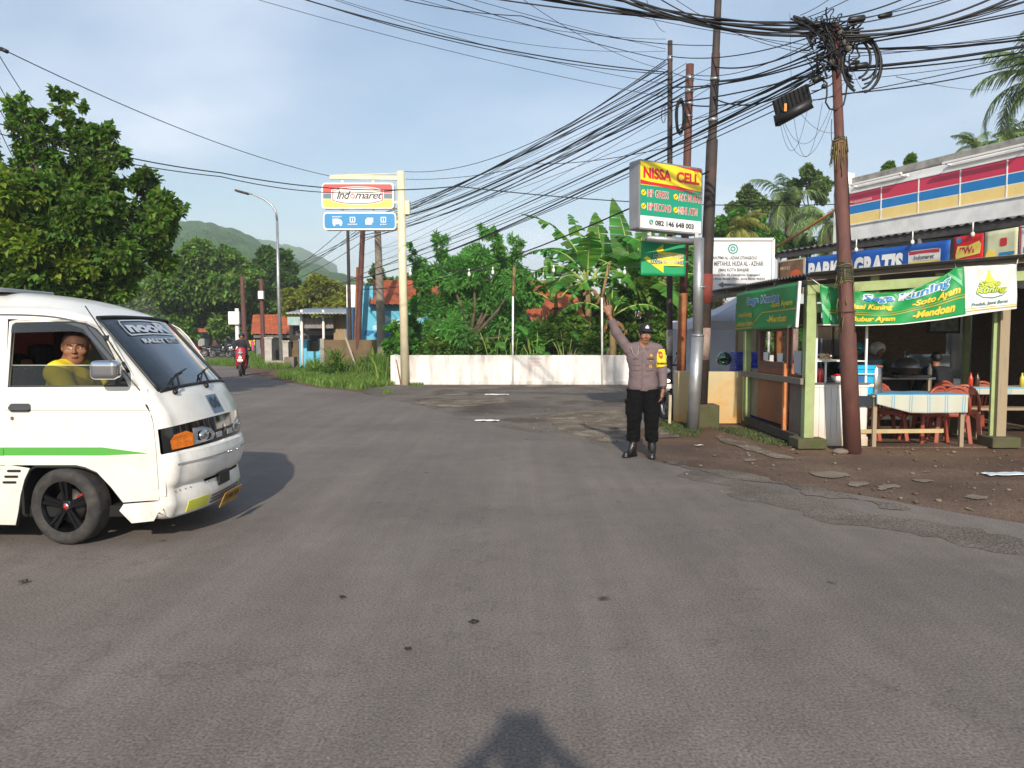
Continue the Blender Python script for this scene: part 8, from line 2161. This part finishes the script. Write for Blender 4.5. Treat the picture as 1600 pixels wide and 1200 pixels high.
def banana(px,base_y,crown_y,Y,lv,label,seed,sc=1.0):
 rd=random.Random(seed);b=Vector((at(px,base_y,Y).x,Y,0));z=at(px,crown_y,Y).z;o=thing('banana_plant',label,'banana plant',b,0,'banana plants behind the white wall')
 q=MB();q.tube([b,b+Vector((.05,0,z*.5)),b+Vector((0,0,z))],[.17*sc,.14*sc,.07*sc],10);q.build('stem',[m_stem],o)
 q=MB();r=MB()
 for az,el,L,w,cv,tn in lv:
  p0=b+Vector((0,0,z-.1));az,el=R(az),R(el);pt=.5*sc;d=Vector((math.cos(az)*math.cos(el),math.sin(az)*math.cos(el),math.sin(el)));p1=p0+d*pt
  strap(q,p1,az,el,L*sc*1.05,w*sc*.66,cv,18,0,.32,None,tn,rd)
  p=p1.copy();e=el;pts=[p0,p1]
  for i in range(12):p=p+Vector((math.cos(az)*math.cos(e),math.sin(az)*math.cos(e),math.sin(e)))*(L*sc/12);e-=cv/12;pts.append(p-Vector((0,0,.01)))
  r.tube(pts,[.035*sc]*2+[.024*sc*(1-i/13)+.004 for i in range(12)],5)
 q.build('leaves',[m_ban],o,fix=False);r.build('midribs',[m_rib],o,fix=False)
 q=MB()
 for k in range(6):strap(q,b+Vector((0,0,z-.25)),rd.uniform(0,6.28),R(10),rd.uniform(.8,1.5),.13,2.9,8,0,.9,None,.8,rd)
 q.build('dry_leaves',[m_dry],o,fix=False)
banana(917,590,440,26.4,[(165,62,2.3,.75,1.7,.5),(190,40,2.1,.7,1.9,.9),(-90,78,1.7,.7,1.3,.2),(30,50,1.8,.7,1.5,.5),(110,80,2.5,.7,.9,.6),(-40,30,1.8,.65,1.9,.4),(175,75,2.9,.6,1.2,1.0),(230,20,1.9,.6,1.6,.3),(150,15,2.2,.6,1.4,.6)],'banana plant at the left end of the banana clump',1)
banana(985,590,452,26.8,[(120,84,2.6,.8,.5,.15),(60,74,2.4,.8,.9,.3),(170,58,2.1,.7,1.6,.6),(10,45,2.0,.7,1.7,.5),(-95,66,1.9,.8,1.9,.1),(-60,20,2.2,.7,1.6,.2),(200,30,2.0,.6,1.8,.7),(-20,65,1.9,.6,1.4,.6)],'tallest banana plant, right of the raised hand',2,1.1)
banana(1035,590,430,26.2,[(150,70,2.0,.7,1.4,.4),(20,60,2.0,.7,1.5,.5),(-100,60,1.7,.7,1.9,.2),(70,82,2.2,.6,.7,.4),(200,25,1.8,.6,1.6,.6),(-30,10,1.9,.6,1.2,.5)],'banana plant behind the thin dark and orange poles',3)
banana(955,590,490,25.6,[(185,35,1.7,.5,1.6,.8),(-10,30,2.0,.55,1.7,.8),(-90,50,1.4,.5,1.9,.3),(80,75,1.6,.5,1.1,.3),(30,60,1.6,.5,1.5,.6)],'short torn banana plant just above the cap',4,.9)
banana(868,590,470,27,[(170,60,2.0,.6,1.6,.9),(100,75,2.1,.6,.9,.4),(0,50,1.7,.55,1.6,.5),(-90,50,1.5,.6,1.8,.3),(200,30,1.7,.5,1.6,.6)],'banana plant left of the clump over the orange roof',5,.9)
banana(940,590,442,28.5,[(160,60,2.4,.8,1.3,.4),(100,84,2.4,.8,.6,.2),(20,60,2.3,.8,1.4,.4),(-80,60,2,.8,1.8,.2),(60,70,2.4,.8,1.2,.5),(200,40,2.2,.7,1.6,.6)],'tall banana plant behind the other bananas, left of the highest one',7)
banana(1010,590,452,28,[(150,60,2.2,.8,1.3,.4),(90,84,2.4,.8,.6,.2),(20,60,2.2,.8,1.4,.4),(-80,60,2,.8,1.8,.2),(50,70,2.2,.8,1.2,.5)],'banana plant between the highest one and the thin dark pole',8)
banana(1115,590,460,29,[(160,65,2.2,.6,1.4,.5),(30,60,2,.6,1.4,.5),(90,80,2.2,.6,.8,.3),(-90,40,1.6,.6,1.6,.3)],'banana plant hidden behind the silver post and signboard',6)
m_taro=leaf_mat('taro_leaf',(84,142,58),.3,.3)
for i,(px,py,n_)in enumerate(((800,560,9),(838,556,10),(885,560,9),(772,560,7))):
 rd=random.Random(80+i);b=Vector((at(px,py,25.3).x,25.3,0));o=thing('taro_plant','broad heart-leaved plant just behind the white wall','plant',b,0,'heart-leaved plants behind the white wall');q=MB();r=MB()
 for k in range(n_):
  az=rd.uniform(0,6.28);h_=rd.uniform(.9,1.9);e=b+Vector((math.cos(az)*.5,math.sin(az)*.4,h_));r.tube([b,b.lerp(e,.6)+Vector((0,0,.2)),e],.012,5)
  strap(q,e-Vector((math.cos(az),math.sin(az),0))*.1,az,R(-10),rd.uniform(.4,.6),rd.uniform(.16,.24),.9,6,0,.15,lambda t:(1-t)**.6 if t>.15 else.8+t)
 q.build('leaves',[m_taro],o,fix=False);r.build('stalks',[m_rib],o,fix=False)
m_lance=leaf_mat('lance_leaf',(104,138,52),.35)
for i,(px,py,n_,h_,sp)in enumerate(((493,588,60,.95,.75),(524,590,120,1.35,.5),(574,588,60,1.1,.45),(470,584,36,.55,.7))):
 b=gr(px,py);rd=random.Random(90+i);o=thing('lance_leaf_plant',('strappy green plant beside the blue low wall','tall bushy plant with pointed leaves left of the black pole','pointed-leaf plant between the red and concrete poles','small strappy plant at the edge of the road verge')[i],'plant',b);q=MB()
 for k in range(n_):
  az=rd.uniform(0,6.28);z=rd.uniform(0,h_*.6)if i in(1,2)else rd.uniform(0,.1);strap(q,b+Vector((rd.uniform(-.25,.25)*(i>0),rd.uniform(-.2,.2),z)),az,rd.uniform(.5,1.4),rd.uniform(.45,.8)*(1 if i in(1,2)else h_*1.3),.035,rd.uniform(.9,2.0),5,0,.3)
 q.build('leaves',[m_lance],o,fix=False)
 if i in(1,2):q=MB();q.tube([b,b+Vector((0,0,h_*.8))],.03,6);q.build('stem',[m_bark],o)
m_palm,m_palmy=leaf_mat('palm_leaf',(106,128,76),.35,.25),leaf_mat('palm_yellow',(140,142,70),.3,.3)
def palm(px,py,Y,L,nf,label,seed,mat,base_r=.16,name='coconut_palm',lo=-50):
 rd=random.Random(seed);c=at(px,py,Y);b=Vector((c.x+.4,Y,0));o=thing(name,label,'palm',b)
 q=MB();q.tube([b,b.lerp(c,.5)+Vector((.2,0,0)),c],[base_r*1.3,base_r,base_r*.8],9);q.build('trunk',[m_bark],o)
 q=MB()
 for k in range(nf):
  az,e=rd.uniform(0,6.28),R(rd.uniform(lo,82));LL=L*rd.uniform(.75,1.1);p=c.copy();pts=[p.copy()];e0=e
  for i in range(12):p=p+Vector((math.cos(az)*math.cos(e),math.sin(az)*math.cos(e),math.sin(e)))*LL/12;pts.append(p.copy());e-=R(6.5+5*math.cos(e0))
  q.tube(pts,[.03*(1-i/14)for i in range(13)],4,mi=1)
  s=Vector((-math.sin(az),math.cos(az),0))
  for i in range(2,48):
   t=i/48*12;j=min(11,int(t));pp=pts[j].lerp(pts[j+1],t-j);d=(pts[j+1]-pts[j]).normalized();l_=LL*.27*math.sin(math.pi*min(1,(i/48)*.85+.12))**.7
   for sg in(-1,1):
    v=(s*sg+d*.75+Vector((0,0,-rd.uniform(.1,.9)))).normalized();m_=pp+v*l_*.55;e_=pp+v*l_+Vector((0,0,-l_*.35));w=d*.022*L/2.5
    q.add([pp-w,pp+w,m_+w,m_-w,e_],[(0,1,2,3),(3,2,4)])
 q.build('crown',[mat,m_rib],o,fix=False)
palm(1228,318,46,2.9,22,'coconut palm in the middle of the group behind the signboard',1,m_palm);palm(1292,348,42,2.5,20,'lower coconut palm beside the bamboo pole',2,m_palm)
palm(1150,362,43,2.3,16,'yellowish palm just above the white signboard',3,m_palmy,lo=0);palm(1185,345,50,2.4,14,'small dark palm left of the palm group',4,m_palm)
palm(1630,130,25,2.6,30,'tall coconut palm cut by the right edge above the store',5,m_palm,lo=-75);palm(1640,205,24,1.7,16,'browned drooping palm fronds under the tall right palm',6,m_palmy,lo=-60)
palm(1568,222,30,1.6,16,'palm whose fronds just show over the store roof',7,m_palm,lo=-10);palm(1525,232,32,1.3,12,'small palm leftmost over the store parapet',8,m_palm,lo=0)
palm(868,452,34,1.4,12,'little palm between the feathery tree and the bananas',9,m_palm,.08,lo=-10)
m_tile=M('roof_tile',(168,84,46),.85,var=.3,scale=2.2,dirt=(110,62,42),dirt_amt=.6,dirt_scale=1.2);m_blu=M('wall_blue',(92,178,208),.75,var=.05,scale=1,dirt=(140,180,190),dirt_amt=.3)
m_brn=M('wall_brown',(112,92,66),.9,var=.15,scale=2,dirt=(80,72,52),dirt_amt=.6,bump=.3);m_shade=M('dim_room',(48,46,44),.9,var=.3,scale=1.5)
def tile_roof(par,A,B,C,D,name='roof',pitch=.24):
 """A-B eave, D-C ridge; curved tile rows"""
 A,B,C,D=map(Vector,(A,B,C,D));n=max(4,int((B-A).length/pitch));nn=(B-A).cross(D-A).normalized();nn=nn if nn.z>0 else-nn;m=max(4,int((D-A).length/.3))
 def f(u,v):
  st=(v*m)%1.0;return A.lerp(B,u).lerp(D.lerp(C,u),v)+nn*(.035*abs(math.sin(u*n*math.pi))+.03*(1-st)+.02*noise.noise(Vector((u*n*.5,v*m*.6,A.x))))
 q=MB();q.grid(f,n*4,m*4);return q.build(name,[m_tile],par,fix=False)
def slab(par,name,px0,px1,py0,py1,Y,t,mat,bev=0.0):
 a,b=at(px0,py0,Y),at(px1,py1,Y);z0=0.0 if py1>540 else b.z
 q=MB();q.box(((a.x+b.x)/2,Y+t/2,(a.z+z0)/2),(b.x-a.x,t,a.z-z0));return q.build(name,[mat],par,bevel=bev)
def solo(name,label,cat,px,Y,group=None):return thing(name,label,cat,(at(px,550,Y).x,Y,0),0,group)
Yb=33.0;hb_=solo('blue_house','blue painted house with an orange tiled roof behind the feathery tree','house',700,Yb)
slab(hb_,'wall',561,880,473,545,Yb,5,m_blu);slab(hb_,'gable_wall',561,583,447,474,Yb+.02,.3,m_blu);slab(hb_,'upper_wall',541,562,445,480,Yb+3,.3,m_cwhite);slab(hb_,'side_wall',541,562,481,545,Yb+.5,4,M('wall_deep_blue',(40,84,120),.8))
e0,e1,r1,r0=at(577,477,Yb-.5),at(905,477,Yb-.5),at(860,441,Yb+2.2),at(584,441,Yb+2.2)
tile_roof(hb_,e0,e1,r1,r0);q=MB();q.tube([r0,r1],.09,8);q.build('ridge',[m_tile],hb_)
q=MB();q.bar(e0+Vector((0,0,.02)),r0,.05,.2);q.build('barge_board',[M('barge_wood',(90,66,50),.8)],hb_)
e0,e1,r1,r0=at(845,520,29.6),at(935,545,29.6),at(900,462,32.4),at(800,462,32.4);tile_roof(hb_,e0,e1,r1,r0,'lower_roof')
mur=MB();fm=lambda px,py:(lambda p:Vector((p.x,Yb-.01,p.z)))(at(px,py,Yb));rd=random.Random(8)
for k,(c_,w_,mi)in enumerate((((600,500),12,0),((588,512),8,0),((630,505),16,0),((610,522),22,1),((640,515),12,1),((655,495),10,0),((595,488),6,0),((575,520),8,1))):
 mur.poly([[(c_[0]+w_*math.cos(a)*(1+.35*math.sin(3*a+k)),c_[1]+w_*.45*math.sin(a)*(1+.3*math.cos(4*a+k))-.25*w_*math.cos(a))for a in np.linspace(0,6.283,25)[:-1]]],(lambda o:lambda x,y:fm(x,y)-Vector((0,o,0)))(.003*k),mi)
mur.build('mural',[M('mural_pale',(176,214,226),.8,var=.1),M('mural_deep',(34,108,160),.8,var=.2)],hb_)
w_=thing('yard_wall','low brown block wall running behind the poles and plants','wall',(at(560,550,31.9).x,31.9,0));slab(w_,'wall_face',503,860,531,570,31.9,.15,m_brn);slab(w_,'pier',500,507,529,570,31.85,.3,M('pier_grey',(150,146,136),.9))
Ys=37.5;sh=solo('open_shed','open shed with a corrugated roof and grey valance beside the blue house','shed',500,Ys)
q=MB();A,B,C,D=at(446,489,35.5),at(556,489,35.5),at(556,481,39),at(478,482,39);q.grid(lambda u,v:A.lerp(B,u).lerp(D.lerp(C,u),v)+Vector((0,0,.02*math.sin(u*120))),160,3);q.build('roof',[M('zinc',(160,164,166),.45,metal=.4)],sh,fix=False).modifiers.new('s','SOLIDIFY').thickness=.04
q=MB();a,b=at(472,498,36.4),at(521,513,36.4);q.grid(lambda u,v:Vector((a.x+(b.x-a.x)*u,36.4+.02*math.sin(u*110),b.z+(a.z-b.z)*v)),150,2);q.build('valance',[M('valance_grey',(142,136,134),.7)],sh,fix=False)
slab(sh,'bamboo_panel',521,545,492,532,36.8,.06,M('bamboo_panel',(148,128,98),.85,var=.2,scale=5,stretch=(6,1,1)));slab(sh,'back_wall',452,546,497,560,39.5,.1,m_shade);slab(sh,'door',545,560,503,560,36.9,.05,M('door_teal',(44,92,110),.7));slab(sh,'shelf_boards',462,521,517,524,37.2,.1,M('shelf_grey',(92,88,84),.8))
for px in(471,505):q=MB();p=at(px,484,36.2);q.tube([(p.x,36.2,0),p],.06,8);q.build('post',[m_cwhite],sh)
sg_=solo('shop_signboard','small pale teal signboard standing left of the shed','signboard',459,38.6);slab(sg_,'panel',449,469,495,508,38.6,.08,M('sign_teal',(150,176,170),.6,var=.2));q=MB();p=at(470,508,38.6);q.tube([(p.x,38.65,0),p],.05,6);q.build('leg',[m_cwhite],sg_)
Yo=46;ho=solo('small_house','small house with a bright orange tiled roof right of the brown pole','house',430,Yo)
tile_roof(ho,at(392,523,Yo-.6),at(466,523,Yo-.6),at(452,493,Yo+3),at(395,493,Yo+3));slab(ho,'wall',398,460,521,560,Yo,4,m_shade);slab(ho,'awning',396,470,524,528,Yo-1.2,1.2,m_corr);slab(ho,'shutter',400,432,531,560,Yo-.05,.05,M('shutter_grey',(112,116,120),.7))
Yq=66;hq=solo('shop_house','far shop with an orange roof, grey annex and pink signboard','house',330,Yq)
tile_roof(hq,at(306,520,Yq-.6),at(352,520,Yq-.6),at(343,503,Yq+4),at(312,503,Yq+4));slab(hq,'wall',306,362,519,560,Yq,5,M('wall_pale_grey',(140,144,140),.8));slab(hq,'shop_sign',330,353,529,534,Yq-1.6,.1,M('pink_sign',(206,60,120),.5))
tile_roof(hq,at(325,529,Yq-1.5),at(362,529,Yq-1.5),at(356,515,Yq+1),at(330,515,Yq+1),'annex_roof').data.materials[0]=M('old_grey_roof',(110,102,94),.9,var=.2);slab(hq,'teal_awning',304,328,521,529,Yq-2,1.5,M('teal_cloth',(40,84,84),.8));slab(hq,'opening',334,352,537,560,Yq-.02,.05,m_shade)
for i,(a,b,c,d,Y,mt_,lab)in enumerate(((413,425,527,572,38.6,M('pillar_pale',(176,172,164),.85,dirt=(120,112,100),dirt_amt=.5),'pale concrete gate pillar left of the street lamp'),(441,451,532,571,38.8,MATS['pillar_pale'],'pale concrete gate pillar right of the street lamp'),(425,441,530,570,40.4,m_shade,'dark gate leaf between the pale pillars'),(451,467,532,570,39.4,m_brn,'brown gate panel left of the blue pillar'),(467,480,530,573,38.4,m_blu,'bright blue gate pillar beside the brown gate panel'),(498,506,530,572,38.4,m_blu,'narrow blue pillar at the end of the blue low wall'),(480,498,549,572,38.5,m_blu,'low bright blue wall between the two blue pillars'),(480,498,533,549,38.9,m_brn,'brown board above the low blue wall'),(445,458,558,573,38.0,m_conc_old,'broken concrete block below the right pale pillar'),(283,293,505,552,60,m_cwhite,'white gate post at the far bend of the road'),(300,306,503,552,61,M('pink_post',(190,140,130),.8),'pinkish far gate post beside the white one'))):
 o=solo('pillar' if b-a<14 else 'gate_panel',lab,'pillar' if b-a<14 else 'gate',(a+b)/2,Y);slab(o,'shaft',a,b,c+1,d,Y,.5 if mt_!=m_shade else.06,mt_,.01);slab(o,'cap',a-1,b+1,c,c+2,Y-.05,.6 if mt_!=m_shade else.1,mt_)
dr=solo('red_drum','red water drum standing by the far shop','drum',306,58);q=MB();p=at(306,541,58);q.lathe([(0,p.z),(.42,p.z),(.45,p.z-.1),(.45,.1),(.42,0)],c=(p.x,58,0),seg=18);q.build('barrel',[M('drum_red',(190,36,34),.4)],dr);q=MB();q.lathe([(.46,p.z*.5),(.47,p.z*.5+.05),(.46,p.z*.5+.1)],c=(p.x,58,0),seg=18);q.build('hoop',[m_cwhite],dr)
fl_=solo('bunting','row of small yellow and pink flags in front of the orange-roofed house','bunting',388,52);q=MB()
for k in range(9):p=at(371+k*4,531+(k%3),52);q.add([p,p+Vector((.3,0,0)),p+Vector((.15,.02,-.5-.2*(k%2)))],[(0,1,2)],k%2)
q.build('flags',[M('flag_yellow',(220,200,60),.7),M('flag_pink',(200,70,120),.7)],fl_,fix=False)
rb_=solo('red_blue_building','red framed building with a blue panel peeping over the van roof','building',50,36)
slab(rb_,'wall',-40,85,447,560,36,4,M('wall_red',(150,52,44),.7));slab(rb_,'blue_panel',28,50,433,462,35.9,.1,M('panel_blue',(70,110,160),.6));slab(rb_,'white_panel',18,28,430,462,35.9,.1,m_cwhite);slab(rb_,'red_column',20,27,422,462,35.8,.08,MATS['wall_red']);slab(rb_,'red_column',48,53,432,462,35.8,.08,MATS['wall_red']);slab(rb_,'ledge',-40,90,458,464,35.4,.6,m_cwhite)
def scooter(loc,rz,label,rgb,group=None):
 o=thing('motor_scooter',label,'motorcycle',loc,rz,group);mc=M('scooter_%d_%d_%d'%rgb,rgb,.25,coat=1,var=.04)
 for y in(-.62,.62):
  e=thing('wheel',None,None,(0,y,.28));e.parent=o
  q=MB();q.lathe([(.19,-.04),(.25,-.05),(.28,-.025),(.285,0),(.28,.025),(.25,.05),(.19,.04)],axis='X',seg=28);q.build('tyre',[m_rub],e,world_co=False)
  q=MB();q.lathe([(.19,-.03),(.17,-.02),(.17,.02),(.19,.03)],axis='X',seg=24)
  for k in range(5):a=k*1.2566;q.bar((0,0,0),(0,.18*math.cos(a),.18*math.sin(a)),.03,.025)
  q.build('rim',[m_steel],e,world_co=False)
 def sd_(lo,hi,fn,name,mat,h=.014):
  s=SDF(lo,hi,h);fn(s);return sdf_obj(s,name,[mat],o)
 sd_((-.25,-.85,.2),(.25,-.2,1.15),lambda s:(s.cap((0,-.62,.58),(0,-.62,.60),.05,.05,sq=(1,.6,1)),s.ell((0,-.62,.50),(.07,.26,.09),k=.02),s.cap((0,-.56,.62),(0,-.42,.98),.13,.15,k=.05,sq=(.8,1.9,1)),s.cap((-.14,-.40,.45),(-.1,-.42,.85),.08,k=.05,sq=(1,1.8,1)),s.cap((.14,-.40,.45),(.1,-.42,.85),.08,k=.05,sq=(1,1.8,1))),'front_fairing',mc)
 sd_((-.25,-.4,.15),(.25,.95,.95),lambda s:(s.cap((0,-.3,.36),(0,.2,.38),.10,.12,k=.05,sq=(.8,1,1.3)),s.cap((0,.1,.55),(0,.75,.68),.14,.08,k=.06,sq=(1,1,.9)),s.cap((0,.2,.4),(0,.35,.55),.14,k=.05)),'rear_body',mc)
 sd_((-.2,-.1,.65),(.2,.85,.9),lambda s:s.cap((0,.05,.76),(0,.68,.80),.12,.10,k=.0,sq=(1,1,1.9)),'seat',m_blk)
 q=MB();q.tube([(-.33,-.36,1.0),(-.15,-.44,1.0),(.15,-.44,1.0),(.33,-.36,1.0)],.016,7);q.tube([(0,-.44,1.0),(0,-.62,.28)],.03,8)
 for s in(-1,1):q.tube([(s*.07,-.5,.6),(s*.07,-.62,.28)],.018,6);q.tube([(s*.22,-.41,1.0),(s*.30,-.42,1.2)],.007,5)
 q.build('handlebar',[m_blk],o,world_co=False)
 for s in(-1,1):q=MB();q.ball((s*.31,-.42,1.22),(.055,.02,.04),seg=10,rings=6);q.build('mirror',[m_blk],o,world_co=False)
 q=MB();q.ball((0,-.60,.90),(.10,.05,.055),seg=14,rings=8);q.build('headlight',[m_hl],o,world_co=False)
 q=MB();q.ball((0,-.705,.72),(.06,.03,.035),seg=12,rings=6);q.build('lamp',[M('lamp_lit',(255,240,210),.3,emit=1.5 if group is None and rgb[0]>150 else 0)],o,world_co=False)
 q=MB();q.box((0,-.71,.62),(.20,.01,.08));q.build('number_plate',[m_cwhite],o,world_co=False);q=MB();q.tube([(.14,.3,.3),(.16,.85,.38)],.045,8);q.build('exhaust',[m_steel],o,world_co=False)
 return o
rp=gr(370,588);scooter((rp.x,rp.y+.6,0),R(14),'red motor scooter coming towards the junction down the road',(156,24,34))
JR=sit(.19,.06,((.30,-.26,1.02),(.29,-.42,1.04)),knee=.34,seat=.80,spread=.17);JR.update(anL=(.16,-.28,.36),anR=(-.16,-.28,.36),knL=(.2,-.33,.74),knR=(-.2,-.33,.74))
figure('rider in dark clothes and black helmet on the red scooter',(rp.x-.03,rp.y+.75,0),R(14),JR,h=.013,shirt=(34,32,38),trousers=(28,28,34),helmet=(22,22,26),hair=False,grip=True)
scooter((2.78,14.9,0),R(8),'dark scooter parked behind the thin dark and orange poles',(34,36,42));scooter((3.98,14.55,0),R(70),'scooter parked behind the beige wall with a helmet on it',(40,44,60))
hp_=at(1131,561,14.3);sd=SDF(hp_-Vector((.2,.2,.2)),hp_+Vector((.2,.2,.2)),.01);sd.ell(hp_,(.135,.15,.14),k=0);sd.ell(hp_+Vector((-.03,-.12,-.05)),(.09,.1,.07),k=.01,op='sub');sd.half(hp_-Vector((0,0,.11)),(0,0,-1))
ho_=sdf_obj(sd,'helmet',[M('helmet_camo',(20,44,40),.2,coat=1,var=.6,scale=14,dirt=(60,110,96),dirt_amt=.6,dirt_scale=9)],world_co=True);tag(ho_,'black and green patterned helmet above the beige wall','helmet')
for i,(px,Y)in enumerate(((333,57),(345,55),(352,58))):scooter((at(px,550,Y).x,Y,0),R((100,80,60)[i]),('leftmost','middle','rightmost')[i]+' of the three dark motorcycles parked at the far shop',(30,32,38),'motorcycles parked at the far shop')
